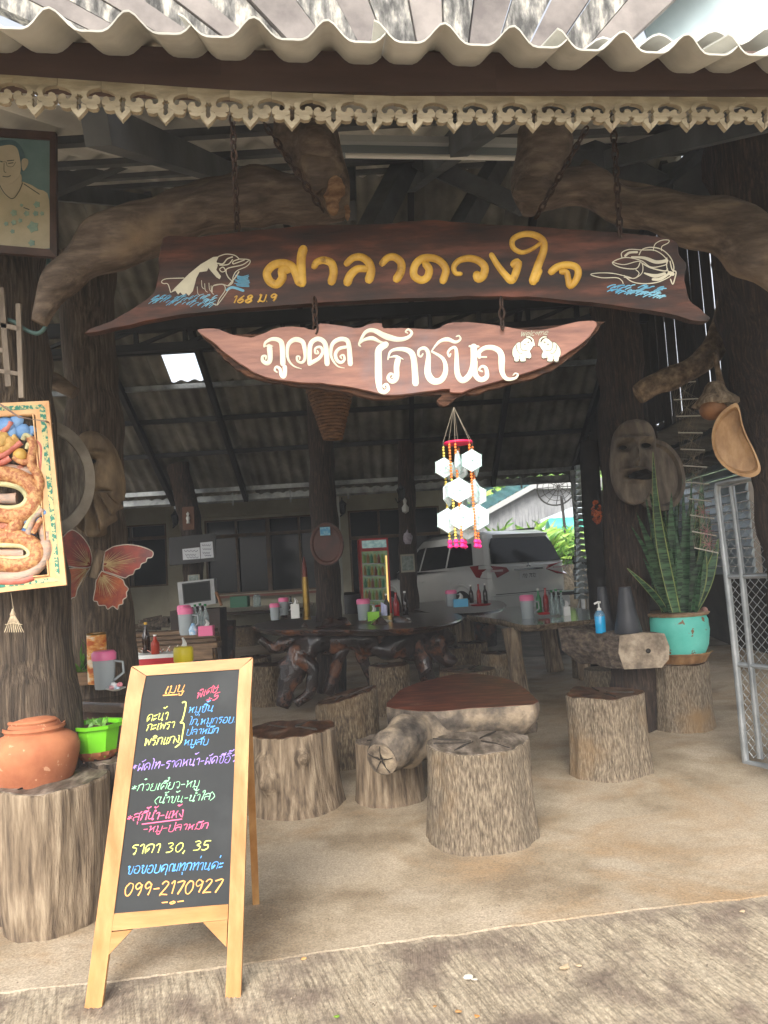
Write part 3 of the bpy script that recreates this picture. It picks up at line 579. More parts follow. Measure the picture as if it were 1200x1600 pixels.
# =====================================================================  POSTS
post('trunk_post', [(-1.74, 3.7, -.01), (-1.75, 3.7, .8), (-1.83, 3.7, 2.0), (-1.9, 3.7, 3.3)], [.25, .24, .24, .25], POSTL, 'massive weathered trunk post at the left edge holding the dragon panel', 1)
def P2(pts, Y, z0=None):
    out = []; rs = []
    for (xa, xb, y) in pts:
        out.append(W((xa+xb)/2, y, Y)); rs.append(px2m((xb-xa)/2, Y)*math.cos(.2))
    if z0 is not None:
        a, b = out[-1], out[-2]; d = (a-b)/(a.z-b.z); out.append(a+d*(-.01-a.z)); rs.append(rs[-1]*1.08)
    return out, rs
p, r_ = P2([(92, 180, 400), (100, 182, 520), (104, 190, 680), (106, 197, 850), (108, 208, 1000)], 4.7, 0)
post('trunk_post', p, r_, POSTL, 'thick brown trunk post carrying the bearded mask and the butterfly', 2)
p, r_ = P2([(920, 995, 440), (932, 1004, 560), (940, 1008, 700), (944, 1010, 850), (950, 1016, 960)], 6.5, 0)
post('trunk_post', p, r_, POST, 'dark trunk post right of centre with the gaping mask on it', 3)
p, r_ = P2([(478, 520, 600), (482, 522, 700), (484, 528, 800), (492, 532, 900), (494, 536, 972)], 9.45, 0)
post('trunk_post', p, r_, POST, 'furrowed centre trunk post with the round tray hung on it', 4, lump=.07)
p, r_ = P2([(262, 296, 725), (272, 306, 780), (284, 316, 840), (286, 318, 950)], 12.2, 0)
post('trunk_post', p, r_, POST, 'leaning dark post behind the hanging television', 5)
p, r_ = P2([(622, 646, 690), (622, 650, 800), (622, 652, 870), (626, 656, 950)], 12.0, 0)
post('trunk_post', p, r_, POST, 'slim dark post left of the car with small things hung on it', 6)
p, r_ = P2([(905, 934, 690), (910, 940, 800), (918, 946, 900), (922, 950, 990)], 10.2, 0)
post('trunk_post', p, r_, mat('black_post', '0e0c0b', '241f1b', sc=5, rough=.8), 'near black post just left of the gaping mask post', 7, lump=.05)
p, r_ = P2([(1100, 1270, 180), (1118, 1280, 400), (1142, 1300, 560), (1186, 1330, 760), (1215, 1360, 1000)], 4.6, 0)
post('trunk_post', p, r_, POST, 'leaning dark trunk post at the right edge above the gate', 8)
# white downpipe and concrete column near the centre post
M().tube([W(523, 752, 13.4), V((W(530, 900, 13.4).x, 13.4, .0))], .06, 10).obj('downpipe', mat('grey_pipe', '9b9a90', rough=.6), label='pale downpipe running down just right of the centre post', cat='pipe')

# curved trunks as braces
def limb(px, Y, label, mt=BRANCH, seed=0, name='curved_branch', cat='branch', n=32, lump=.2, kind=None):
    pts = []; rs = []
    for q in px:
        yy = q[3] if len(q) > 3 else Y
        pts.append(tuple(W(q[0], q[1], yy))+(px2m(q[2]/2, yy),))
    q = crom(pts, 9); return M().tube([x[:3] for x in q], [x[3] for x in q], n, True, lump, seed, 6).obj(name, mt, label=label, cat=cat, smooth=True, ang=70, group='curved branches under the eave')
limb([(62, 505, 26), (92, 440, 52), (150, 388, 82), (240, 345, 86), (340, 318, 84), (420, 312, 84), (500, 318, 66), (540, 325, 40)], 3.25, 'thick curved trunk brace arching from the left post to behind the long sign', seed=3)
limb([(478, 170, 70), (482, 215, 96), (500, 262, 84), (520, 300, 50), (530, 335, 26)], 3.15, 'knobby hanging stump of trunk at the left end of the strip light', seed=8)
limb([(850, 180, 50), (850, 215, 84), (842, 262, 76), (828, 300, 60), (826, 335, 24)], 3.15, 'knobby hanging stump of trunk at the right end of the strip light', seed=12)
limb([(835, 300, 56), (900, 292, 62), (980, 318, 66), (1080, 345, 80), (1160, 372, 92), (1240, 430, 90)], 3.3, 'thick curved trunk brace sloping from the strip light down to the right', seed=5)
limb([(996, 615, 30), (1030, 598, 36), (1080, 575, 38), (1115, 545, 36), (1130, 505, 32), (1142, 455, 30), (1160, 400, 26)], 4.9, 'crooked bare branch bracing the mask post to the right post', mat('dry_branch', '4a3c2e', '907b62', '6c5a47', sc=9, st=(2, 2, 2), rough=.9, bump=1, dist=.02), seed=6)
limb([(74, 590, 22), (95, 600, 24), (118, 615, 20)], 4.3, 'short stub of branch between the two left posts', seed=9)
limb([(1040, 318, 40), (960, 300, 46), (905, 262, 30)], 3.45, 'short side branch behind the right chain', seed=15)

# knots, burls and torn pale ends on the timbers
def knob(x, y, Y, r, m, label, sq=(1, .7, 1), lump=.25, seed=0): M().ball(W(x, y, Y), px2m(r, Y), 20, sq, lump, seed).obj('burl', m, None, True, label=label, cat='burl')
TORN = mat('torn_pale_wood', '6e4f36', 'a98562', '8a684a', sc=8, st=(2, 2, 6), rough=.8, bump=1, dist=.02)
knob(834, 292, 3.1, 30, BRANCH, 'round burl at the foot of the right hanging stump', seed=3); knob(505, 262, 3.1, 34, BRANCH, 'round burl halfway up the left hanging stump', seed=4)
knob(520, 305, 3.02, 22, TORN, 'torn pale end of the left hanging stump', (.8, .6, 1.3), .5, 5); knob(543, 330, 3.05, 9, TORN, 'small pale splinter sticking out under the torn stump end', (.5, .5, 1.6), .4, 6)
# chains
_lk = M().tube([V((.5*math.cos(t)*.022, 0, .5*math.sin(t)*.044)) for t in [2*PI*i/10 for i in range(11)]], .0042, 5, False)
LINK = None
def chain(a, b, label):
    global LINK
    a, b = V(a), V(b); d = b-a; t = E('chain', a, label, 'chain', 'chains holding the signs'); n = max(3, int(d.length/.031)); q = d.to_track_quat('Z', 'Y')
    for i in range(n):
        if LINK is None: o = LINK = _lk.obj('link', CHAIN, t, True, raw=True)
        else: o = LINK.copy(); COL.objects.link(o); o.parent = t
        o.location = d*((i+.5)/n); o.rotation_mode = 'QUATERNION'; o.rotation_quaternion = q @ Matrix.Rotation(R(35+90*(i % 2)), 4, 'Z').to_quaternion()
    return t
chain(W(363, 180, 2.72), W(371, 362, 2.78), 'straight rusty chain holding the left end of the long sign')
chain(W(957, 180, 2.72), W(969, 368, 2.78), 'straight rusty chain holding the right end of the long sign')
chain(W(408, 185, 2.9), W(505, 330, 3.0), 'slanting rusty chain wrapped to the left hanging stump')
chain(W(917, 200, 2.9), W(838, 340, 3.0), 'slanting rusty chain wrapped to the right hanging stump')
chain(W(491, 466, 2.79), W(493, 520, 2.79), 'short chain joining the two signs on the left')
chain(W(783, 464, 2.79), W(785, 515, 2.79), 'short chain joining the two signs on the right')

# =====================================================================  SIGNS
def reg(ox, oy, f): return lambda pts: [(ox+p[0]/f, oy+p[1]/f) for p in pts]
S1 = Plane(W(600, 430, 2.8), (.03, -1, -.08))
out1 = [(252, 378), (262, 368), (310, 369), (370, 361), (480, 352), (600, 348), (640, 345), (680, 343), (760, 349), (880, 356), (960, 362), (1030, 369), (1058, 378), (1061, 396), (1073, 412), (1070, 430), (1073, 452), (1080, 470), (1096, 484), (1110, 496), (1098, 503), (1040, 490), (960, 477), (850, 466), (780, 463), (700, 464), (560, 470), (400, 481), (280, 493), (200, 508), (135, 521), (138, 516), (170, 503), (215, 477), (238, 458), (246, 430), (248, 398)]
def board(name, px, P, m, label, th=.045, k=3, jag=1.6, bevel=.006, parent=None, seed=0):
    q = crom(px, k, True); rnd = random.Random(seed); q = [(x+rnd.uniform(-jag, jag)*.5, y+rnd.uniform(-jag, jag)*.5) for x, y in q]
    cx = sum(p[0] for p in q)/len(q); cy = sum(p[1] for p in q)/len(q)
    inn = [(cx+(x-cx)*.994, cy+(y-cy)*.985) for x, y in q]; n = len(q); mm = M()
    mm.v = [P(*p, 0) for p in inn]+[P(*p, -bevel) for p in q]+[P(*p, -th) for p in q]
    mm.f = [tuple(range(n))[::-1]]+[(i, (i+1) % n, n+(i+1) % n, n+i) for i in range(n)]+[(n+i, n+(i+1) % n, 2*n+(i+1) % n, 2*n+i) for i in range(n)]+[tuple(2*n+i for i in range(n))]
    return mm.obj(name, m, parent)
sg1 = E('hanging_sign', S1(600, 480), 'long dark red live-edge sign with raised gold Thai lettering and two dolphins', 'sign')
b1 = board('sign_board', out1, S1, SIGN1, None, parent=sg1, jag=2)
A = reg(400, 350, 4.615); B = reg(650, 350, 4.615)
def letters(items, P, m, parent, relief=.007, name='letter'):
    for grp in items:
        mm = M()
        for pts, w_ in grp: stroke(mm, P, pts, tuple(x*1.15 for x in (w_ if isinstance(w_, tuple) else (w_,)*3)), .0008, relief)
        mm.obj(name, m, parent, True, ang=50)
letters([
 [(A([(228, 330), (188, 335), (190, 390), (150, 435), (98, 412), (80, 350), (130, 295), (210, 285), (270, 320), (310, 420)]), 11.5), (A([(340, 185), (325, 260), (330, 425)]), 12.5)],
 [(A([(420, 305), (440, 275), (490, 262), (545, 285), (560, 350), (545, 415)]), (9, 11, 11.5))],
 [(A([(655, 285), (700, 245), (760, 240), (815, 280), (830, 340), (815, 400)]), (9, 11, 12)), (A([(660, 420), (680, 370), (730, 325), (790, 325)]), (12, 11, 9))],
 [(A([(910, 285), (950, 245), (1000, 240), (1045, 280), (1045, 340), (1015, 395)]), (9, 11, 11.5))],
 [(B([(70, 290), (95, 330), (80, 385), (35, 405), (-15, 370), (-8, 300), (40, 252), (110, 245), (175, 270), (215, 330), (195, 408)]), 10.5)],
 [(B([(322, 360), (285, 355), (272, 310), (310, 265), (380, 248), (450, 265), (495, 310), (485, 370), (450, 395), (440, 370)]), (6, 10, 12))],
 [(B([(545, 225), (590, 300), (650, 375), (690, 408), (720, 350), (735, 280), (708, 290)]), (7.5, 10, 11.5))],
 [(B([(895, 140), (830, 185), (760, 205), (700, 170), (700, 110), (770, 75), (850, 78), (915, 120), (920, 190), (880, 300), (850, 390), (845, 412)]), (5, 9, 12)), (B([(868, 410), (897, 340)]), 6)],
 [(B([(975, 345), (1020, 310), (1090, 295), (1150, 310), (1170, 350), (1150, 410), (1110, 448), (1098, 400), (1085, 350), (1050, 345)]), (10, 10, 8))]], S1, GOLD, sg1)
mm = M(); write(mm, S1, '168 ม.9', (363, 474), (433, 470.5), 2.8, .0012, .003, hgt=11, jit=.1); mm.obj('number_lettering', GOLD, sg1)
D = reg(240, 380, 6); dl = M()
mm = M(); body = D([(160, 465), (195, 425), (230, 390), (330, 290), (440, 200), (560, 130), (612, 125), (590, 170), (602, 210), (588, 250), (632, 310), (620, 338), (590, 320), (545, 270), (515, 232), (500, 262), (430, 272), (400, 330), (388, 380), (368, 450), (330, 492), (304, 468), (280, 492), (250, 460), (230, 482), (205, 446)])
mm.prism([S1(*p, .0014) for p in body], S1.n*-.001).obj('dolphin_body', ART, sg1)
for q, w_ in (([(610, 125), (680, 104), (760, 115), (805, 150)], 1.4), ([(805, 150), (890, 155), (905, 180), (870, 220), (780, 262), (745, 320), (742, 370), (700, 400), (640, 385), (560, 400), (550, 460)], 1.4), ([(805, 150), (750, 170), (745, 195), (780, 185), (850, 160)], 1.6), ([(892, 165), (830, 205), (700, 235), (680, 270), (700, 320), (735, 355)], 1.6),
    ([(285, 328), (120, 335), (75, 362), (95, 380), (135, 385), (160, 460)], 1.3), ([(600, 190), (650, 195), (690, 150), (740, 130)], 2), ([(620, 208), (700, 200), (740, 155)], 1.6), ([(670, 245), (650, 225), (620, 245), (640, 270), (670, 262), (670, 245)], 1.5), ([(560, 400), (650, 388), (672, 440), (620, 520), (592, 580), (560, 565)], 1.3), ([(715, 420), (660, 500), (600, 580)], 1.3), ([(700, 400), (760, 330), (800, 270)], 2)):
    stroke(dl, S1, D(q), w_, .0018)
dl.obj('dolphin_lines', ART, sg1)
wl = M(); rnd = random.Random(4)
for i in range(75):
    x = rnd.uniform(20, 600); y = 500+rnd.uniform(-25, 60)*(.6+x/900); dx = rnd.uniform(30, 80)
    stroke(wl, S1, D([(x-dx, y+dx*.55), (x-dx*.4, y+dx*.1), (x, y)]), .9, .0016, k=2)
for i in range(10): stroke(wl, S1, D([(770+rnd.uniform(-10, 20), 300+i*11), (830, 315+i*10), (900+rnd.uniform(-20, 10), 300+i*12)]), 1.1, .0016, k=2)
stroke(wl, S1, D([(690, 440), (740, 415), (840, 445)]), 4, .0014); wl.obj('water_lines', ARTB, sg1)
gl = M()
for x, y in ((410, 410), (450, 350), (480, 380), (520, 375), (540, 400)): stroke(gl, S1, D([(x, y), (x+5, y+60), (x+25, y+80)]), .9, .0018)
H_ = reg(900, 370, 6)
for q, w_ in (([(430, 200), (428, 150), (500, 120), (620, 125), (740, 130), (830, 190), (852, 250), (800, 275), (700, 285), (620, 230), (520, 200), (430, 200), (340, 245), (420, 290), (560, 300), (600, 240)], 1.5), ([(340, 240), (450, 262), (600, 232), (622, 330), (550, 390), (480, 375), (350, 345), (220, 340), (135, 355), (240, 385), (380, 385), (430, 415), (440, 440)], 1.3), ([(590, 170), (620, 120), (700, 100), (800, 120), (880, 190), (915, 280), (900, 350), (850, 390), (750, 430), (620, 440), (520, 420), (450, 365)], 1.6), ([(722, 130), (740, 70), (800, 35), (868, 33), (860, 60), (805, 90), (800, 130)], 1.3), ([(880, 230), (900, 310), (935, 330), (925, 390), (905, 445), (885, 400)], 1.8), ([(620, 250), (700, 292), (830, 322), (855, 300)], 2), ([(560, 310), (590, 345), (545, 390), (450, 380)], 1.3), ([(850, 200), (850, 290), (880, 360)], 1.6), ([(460, 180), (500, 150), (570, 145)], 3.5)):
    stroke(gl, S1, H_(q), w_, .0018)
for q, w_ in (([(520, 190), (640, 200), (750, 238), (850, 225)], (2, 5.5, 5)), ([(640, 342), (740, 368), (830, 345)], (2, 6, 4)), ([(720, 400), (790, 395), (880, 340)], (4, 5, 3)), ([(875, 340), (905, 350)], 6)): stroke(gl, S1, H_(q), w_, .0016)
gl.obj('dolphin_lines', ART, sg1)
wl = M()
for i in range(70):
    x = rnd.uniform(340, 830); y = 450+rnd.uniform(0, 95)*(.5+(x-300)/700); dx = rnd.uniform(25, 60)
    stroke(wl, S1, H_([(x-dx, y+dx*.4), (x-dx*.3, y+dx*.05), (x+dx*.3, y)]), 1.6, .0016, k=2)
wl.obj('water_lines', ARTB, sg1)

S2 = Plane(W(600, 560, 2.8), (.03, -1, -.05))
out2 = [(308, 517), (318, 513), (340, 514), (362, 523), (390, 527), (405, 523), (435, 511), (465, 510), (487, 515), (494, 512), (500, 505), (535, 509), (560, 512), (580, 505), (596, 505), (600, 512), (640, 512), (680, 514), (700, 505), (730, 503), (780, 508), (820, 515), (856, 514), (900, 503), (928, 501), (934, 508), (926, 520), (912, 535), (880, 556), (850, 574), (800, 590), (745, 605), (722, 614), (704, 613), (701, 608), (660, 613), (612, 618), (580, 612), (540, 604), (500, 599), (470, 598), (425, 592), (400, 584), (385, 575), (352, 552), (330, 533)]
sg2 = E('hanging_sign', S2(600, 620), 'lower pinkish leaf-shaped sign with cream curly Thai lettering and two white elephants', 'sign')
board('sign_board', out2, S2, SIGN2, None, th=.02, parent=sg2, jag=1, seed=2)
low2 = [(308, 514), (345, 522), (500, 520), (700, 520), (925, 503), (938, 505), (932, 520), (905, 548), (880, 566), (850, 584), (800, 600), (748, 614), (720, 618), (700, 634), (683, 628), (690, 618), (650, 616), (610, 624), (570, 621), (530, 611), (480, 606), (440, 599), (400, 592), (380, 584), (362, 572), (345, 556), (326, 536)]
S2b = Plane(S2(600, 560, -.021), S2.n); board('bark_edge', low2, S2b, SIGN2E, None, th=.035, parent=sg2, jag=3, seed=3)
Cc = reg(400, 500, 6); Dd = reg(560, 500, 4.615)
letters([
 [(Cc([(78, 250), (92, 210), (150, 180), (215, 190), (245, 240), (252, 408)]), (3, 7, 7.5)), (Cc([(85, 250), (120, 240), (158, 246)]), (1, 4, 1)), (Cc([(128, 262), (132, 370), (105, 405), (65, 385), (62, 345), (92, 338), (92, 368)]), (7.5, 6.5, 2))],
 [(Cc([(198, 490), (175, 470), (192, 440), (225, 460), (238, 515), (260, 532), (272, 500), (270, 440)]), (2, 5, 6))],
 [(Cc([(425, 458), (350, 430), (300, 360), (300, 240), (360, 185), (430, 200), (455, 260), (460, 360), (430, 400), (390, 385), (383, 345), (410, 345), (408, 370)]), (1, 7, 2))],
 [(Cc([(502, 410), (508, 240), (560, 182), (620, 190), (655, 250), (667, 410)]), (6, 6.5, 7)), (Cc([(510, 405), (590, 360), (625, 300), (605, 255), (560, 265), (555, 310), (585, 312), (576, 290)]), (6, 4, 2))],
 [(Cc([(828, 450), (760, 430), (705, 340), (715, 230), (780, 182), (850, 190), (872, 250), (884, 410)]), (1, 6, 7)), (Cc([(840, 255), (780, 270), (745, 320), (760, 380), (800, 398), (830, 370), (820, 330), (790, 340), (803, 362)]), (4.5, 5, 2))],
 [(Dd([(5, 170), (50, 90), (110, 75), (190, 115), (280, 140), (350, 130), (385, 95), (360, 68), (340, 85), (355, 95)]), (3, 8.5, 1.6)), (Dd([(15, 190), (5, 175), (40, 145), (100, 132), (160, 160), (218, 172)]), (2, 6, 1)), (Dd([(195, 178), (148, 215), (144, 300), (150, 480), (180, 520), (215, 500), (205, 465), (180, 475), (190, 490)]), (9, 10, 2.4))],
 [(Dd([(213, 285), (235, 225), (310, 210), (375, 230), (400, 290), (412, 455)]), (2, 8, 9)), (Dd([(225, 270), (270, 263), (325, 285)]), (1.5, 4, 1)), (Dd([(285, 290), (275, 340), (275, 415), (245, 445), (215, 420), (230, 390), (255, 400), (243, 415)]), (8, 7, 2.4))],
 [(Dd([(465, 245), (450, 265), (432, 250), (440, 215), (480, 205), (505, 250), (500, 380), (540, 440), (600, 430), (630, 360), (610, 280), (530, 228)]), (2, 10, 3)), (Dd([(525, 228), (580, 160), (640, 140), (700, 160), (735, 140), (725, 115), (705, 120)]), (1.4, 6, 1.6))],
 [(Dd([(665, 245), (655, 265), (645, 235), (670, 205), (705, 215), (712, 380), (750, 435), (800, 400), (830, 320), (832, 195)]), (2, 8, 9)), (Dd([(838, 300), (842, 390), (880, 430), (925, 410), (920, 350), (890, 335), (870, 360), (893, 372)]), (8, 7, 2.2)), (Dd([(802, 190), (865, 192)]), 3)],
 [(Dd([(872, 268), (872, 230), (920, 200), (985, 205), (1030, 250), (1035, 370), (1070, 425), (1130, 420), (1150, 395), (1130, 385), (1115, 400)]), (5, 9, 1.4)), (Dd([(872, 268), (922, 268)]), 2.4)]], S2, CREAM, sg2, relief=.002)
mm = M(); write(mm, S2, 'Welcome', (813, 526), (856, 523), 1.1, .0015, hgt=7.5, jit=.1); mm.obj('welcome_lettering', mat('faded_green_paint', 'a3a893', rough=.7), sg2)
El = [(410, 262), (450, 252), (490, 260), (535, 300), (550, 350), (562, 420), (540, 402), (495, 470), (478, 490), (500, 540), (497, 590), (470, 612), (430, 600), (412, 600), (410, 655), (335, 660), (322, 615), (305, 618), (303, 655), (240, 657), (228, 590), (203, 550), (205, 460), (245, 395), (290, 350), (330, 350), (380, 305), (405, 290), (440, 282), (485, 310), (512, 350), (510, 320), (480, 285), (420, 278)]
for mir in (0, 1):
    Ee = lambda pts: [(780+((1160-p[0]) if mir else p[0])/10, 500+(p[1]+(0 if mir else 0))/10) for p in pts]
    mm = M(); mm.prism([S2(*p, .0022) for p in Ee(El)], S2.n*-.002).obj('elephant_figure', CREAM, sg2)
    dk = M(); ol = Ee(El+El[:1]); stroke(dk, S2, ol, .7, .0024, k=2)
    for q in ([(335, 350), (328, 420), (370, 485), (440, 470)], [(268, 390), (275, 470), (330, 532), (362, 515)], [(440, 355), (460, 340), (462, 362), (440, 355)], [(390, 385), (405, 372), (406, 395), (390, 385)], [(320, 600), (318, 570)], [(412, 600), (420, 560)], [(510, 350), (500, 320)], [(430, 600), (495, 596)], [(240, 648), (300, 648)], [(338, 650), (408, 648)]): stroke(dk, S2, Ee(q), .8, .0026, k=2)
    dk.obj('elephant_outline', DARKLINE, sg2)
# =====================================================================  LOG STOOLS
glog('log_stool', 757, 1336, 165, .49, seed=21, mt=BARK2, top=CUTG, label='wide sawn log stool with grey top, nearest of the stools in the doorway', group='sawn log stools', lobes=.11, flare=.05, n=96)
glog('log_stool', 462, 1278, 146, .47, seed=22, mt=BARK3, label='log stool with two knots on its bark, just right of the chalkboard', group='sawn log stools', knots=((-1.95, .45, .055, .3), (-2.1, .66, .06, .22), (-1.25, .74, .035, .22)), flare=.12, lobes=.05, n=96)
glog('log_stool', 613, 1262, 102, .36, seed=23, mt=BARK3, top=CUTG, label='short round log under the horn end of the low slab table', group='sawn log stools', lobes=.05)
glog('log_stool', 545, 1204, 96, .5, seed=24, mt=BARK, label='log stool with a slanting top behind the low slab table', group='sawn log stools', lobes=.12, tilt=.22, flare=.02)
glog('log_stool', 613, 1120, 66, .48, seed=25, mt=BARK, label='slim log stool with a split down its front in front of the root table', group='sawn log stools', lobes=.04)
glog('log_stool', 950, 1222, 122, .52, seed=26, mt=BARK2, label='fluted pale log stool in front of the log bench', group='sawn log stools', lobes=.22, n=96, rz=.4)
glog('log_stool', 735, 1130, 90, .45, seed=27, mt=BARK, label='round brown log stool behind the low slab table', group='sawn log stools', lobes=.03)
glog('log_stool', 781, 1082, 52, .42, seed=28, mt=BARK2, label='pale log stool beside the left leg of the right slab table', group='sawn log stools', lobes=.08)
glog('log_stool', 742, 1058, 50, .42, seed=29, mt=BARK, label='dim log stool under the middle of the right slab table', group='sawn log stools')
glog('log_stool', 712, 1062, 46, .38, seed=30, mt=BARK, label='small dim log stool left of the other two by the right slab table', group='sawn log stools')
glog('log_stool', 425, 1104, 62, .44, seed=31, mt=BARK, label='log stool left of the twisted root under the big root table', group='sawn log stools')
glog('log_stool', 403, 1082, 52, .42, seed=32, mt=BARK, label='dim log stool farthest left behind the chalkboard top', group='sawn log stools')
glog('log_stool', 700, 1004, 40, .4, seed=33, mt=BARK, label='far stool standing before the middle back table', group='sawn log stools')
glog('log_stool', 385, 1010, 44, .4, seed=34, mt=BARK, label='far dim stool standing before the left back table', group='sawn log stools')
# stumps that carry things
glog('stump', 1069, 1146, 92, .53, seed=35, mt=BARK2, label='pale fluted stump under the turquoise pot', cat='stump', group='stumps used as stands', lobes=.09, flare=.06, n=96)
log('stump', G(38, 1484)+V((0, .29, 0)), .6, .235, .25, seed=36, mt=BARK3, top=CUTG, label='big grey stump at the left edge under the clay water jar', cat='stump', group='stumps used as stands', flare=-.12, lobes=.05, n=96)
log('stump', G(158, 1416)+V((.02, .18, 0)), .62, .135, .15, seed=37, mt=mat('dark_stump_bark', '241e19', '6e6152', '463c32', sc=7, st=(5, 5, .6), rough=.9, bump=1, dist=.03), top=CUTG, label='dark stump under the lime green planter', cat='stump', group='stumps used as stands', flare=-.1)

# =====================================================================  TABLES
def slab(name_t, px, z, th, m_top, m_side, parent, k=3, jag=.012, seed=0, under=.82):
    """live-edge slab: outline as photo pixels on the plane z"""
    def Hh(p): return G(p[0], p[1], z)
    q = crom([tuple(Hh(p))[:2] for p in px], k, True); n = len(q); rnd = random.Random(seed)
    cx = sum(p[0] for p in q)/n; cy = sum(p[1] for p in q)/n; mm = M()
    rings = []
    for s, dz in ((1, 0), (1.012, -.2), (1.0, -.55), (under, -1)):
        rings.append([V((cx+(p[0]-cx)*s+nz((p[0]*4, p[1]*4, dz), 1, seed)*jag, cy+(p[1]-cy)*s+nz((p[0]*4, p[1]*4, dz+5), 1, seed)*jag, z+th*dz)) for p in q])
    mm.v = [p for r in rings for p in r]
    mm.f = [(r*n+i, (r+1)*n+i, (r+1)*n+(i+1) % n, r*n+(i+1) % n) for r in range(3) for i in range(n)]+[tuple(3*n+i for i in range(n))]
    mm.obj('slab_edge', m_side, parent, True, ang=50)
    t = M(); t.v = [p+V((0, 0, .002)) for p in rings[0]]+[p-V((0, 0, .01)) for p in rings[0]]
    t.f = [tuple(range(n))]+[(i, n+i, n+(i+1) % n, (i+1) % n) for i in range(n)]
    return t.obj('table_top', m_top, parent)
# low slab table in front, one log end sticking out like a horn
lt_ = E('slab_table', G(700, 1225), 'low live-edge slab table with a polished red-brown top and a sawn horn end', 'table')
REDTOP = mat('red_brown_polished_top', '351a13', '7a4633', '562f22', sc=5, st=(1, 3, 1), rough=.45, spec=.35, bump=.15, dist=.003, patch='7d6250', psc=6, plo=.62, phi=.75, lo=.3, hi=.7)
slab('', [(604, 1104), (618, 1085), (645, 1070), (684, 1060), (722, 1052), (772, 1056), (808, 1068), (840, 1097), (800, 1103), (740, 1107), (690, 1112), (640, 1110)], .56, .2, REDTOP, SLABE, lt_, seed=41, under=.86, jag=.03)
def lump(q, name, k, seed, cap=True):
    q = crom([tuple(W(x, y, Y))+(r,) for x, y, Y, r in q], 6); return M().tube([p[:3] for p in q], [p[3] for p in q], 28, cap, .16, seed, 6).obj(name, SLABE, lt_, True, ang=50)
lump([(790, 1126, 5.2, .10), (738, 1136, 5.1, .12), (690, 1146, 4.95, .145), (658, 1153, 4.8, .15), (630, 1161, 4.62, .135), (610, 1172, 4.48, .112), (597, 1186, 4.4, .098)], 'horn_end', 5, 8)
lump([(760, 1124, 5.2, .07), (806, 1122, 5.25, .08), (822, 1130, 5.22, .075), (828, 1146, 5.2, .045)], 'side_burl', 5, 12)
lump([(640, 1130, 5.0, .085), (700, 1130, 5.0, .08), (770, 1122, 5.05, .07)], 'side_burl', 5, 15)
a = W(597, 1186, 4.4); dd_ = (a-W(610, 1172, 4.48)).normalized(); mm = M(); d0, u0, q0 = hom(dd_)
mm.v = [a+d0*.004+(u0*math.cos(2*PI*i/20)+q0*math.sin(2*PI*i/20))*.094 for i in range(20)]+[a+d0*.016+(u0*math.cos(2*PI*i/20)+q0*math.sin(2*PI*i/20))*.05 for i in range(20)]+[a-d0*.004]
mm.f = [(i, (i+1) % 20, 20+(i+1) % 20, 20+i) for i in range(20)]+[(20+i, 20+(i+1) % 20, 40) for i in range(20)]
mm.obj('sawn_face', mat('cracked_sawn_face', '4a4036', 'a4947c', '7d6f5e', sc=9, rough=.8, bump=1, dist=.02), lt_, True)
for t in (.4, 1.7, 2.9, 4.2, 5.3): M().prism([a+d0*.017+(u0*math.cos(t+w_)+q0*math.sin(t+w_))*r for r, w_ in ((.008, -.3), (.05, -.05), (.085, 0), (.05, .06), (.008, .3))], d0*-.01).obj('crack', DARKLINE, lt_)
M().tube([W(755, 1150, 5.35), V((W(752, 1235, 5.35).x, 5.35, 0))], [.2, .17], 18, True, .1, 3).obj('table_foot', BARK3, lt_, True)
# big root table
rt = E('root_table', G(560, 1115), 'big varnished root table with twisted glossy roots below its top', 'table')
slab('', [(395, 977), (430, 969), (500, 962), (600, 958), (700, 958), (722, 964), (700, 974), (640, 982), (560, 984), (480, 984), (420, 984)], .85, .07, TOPD, ROOTW, rt, seed=42, under=.94)
rnd = random.Random(5)
def roots(L, parent, Y, m=ROOTW):
    for k, q in enumerate(L):
        pts = crom([tuple(W(x, y, Y+dy))+(px2m(r/2, Y),) for (x, y, r, dy) in q], 5)
        M().tube([p[:3] for p in pts], [p[3] for p in pts], 16, True, .28, k+20, 7).obj('root', m, parent, True, ang=60)
roots([[(540, 985, 46, .2), (500, 1000, 44, .0), (470, 1025, 42, -.05), (455, 1060, 36, -.1), (440, 1105, 20, -.15)],
       [(520, 985, 30, .1), (535, 1010, 22, 0), (525, 1045, 18, 0), (512, 1085, 20, 0)],
       [(600, 985, 50, .1), (570, 1000, 44, .0), (545, 1000, 36, .0), (500, 1010, 30, 0)],
       [(640, 985, 50, .1), (622, 1005, 46, 0), (600, 1012, 34, .0), (575, 1000, 26, 0)],
       [(560, 1000, 22, .1), (568, 1030, 18, .1), (582, 1062, 16, .1), (592, 1088, 12, .1)],
       [(640, 990, 30, .1), (655, 1020, 26, .1), (668, 1050, 26, .1), (680, 1090, 24, .1)],
       [(690, 985, 40, .2), (676, 1005, 36, .1), (690, 1022, 32, .1), (706, 1040, 18, .1)],
       [(480, 990, 30, .3), (455, 1000, 24, .2), (430, 1012, 20, .2), (405, 1000, 14, .2)],
       [(470, 1030, 24, -.15), (490, 1050, 20, -.2), (484, 1080, 16, -.2), (462, 1098, 14, -.2)]], rt, 8.45)
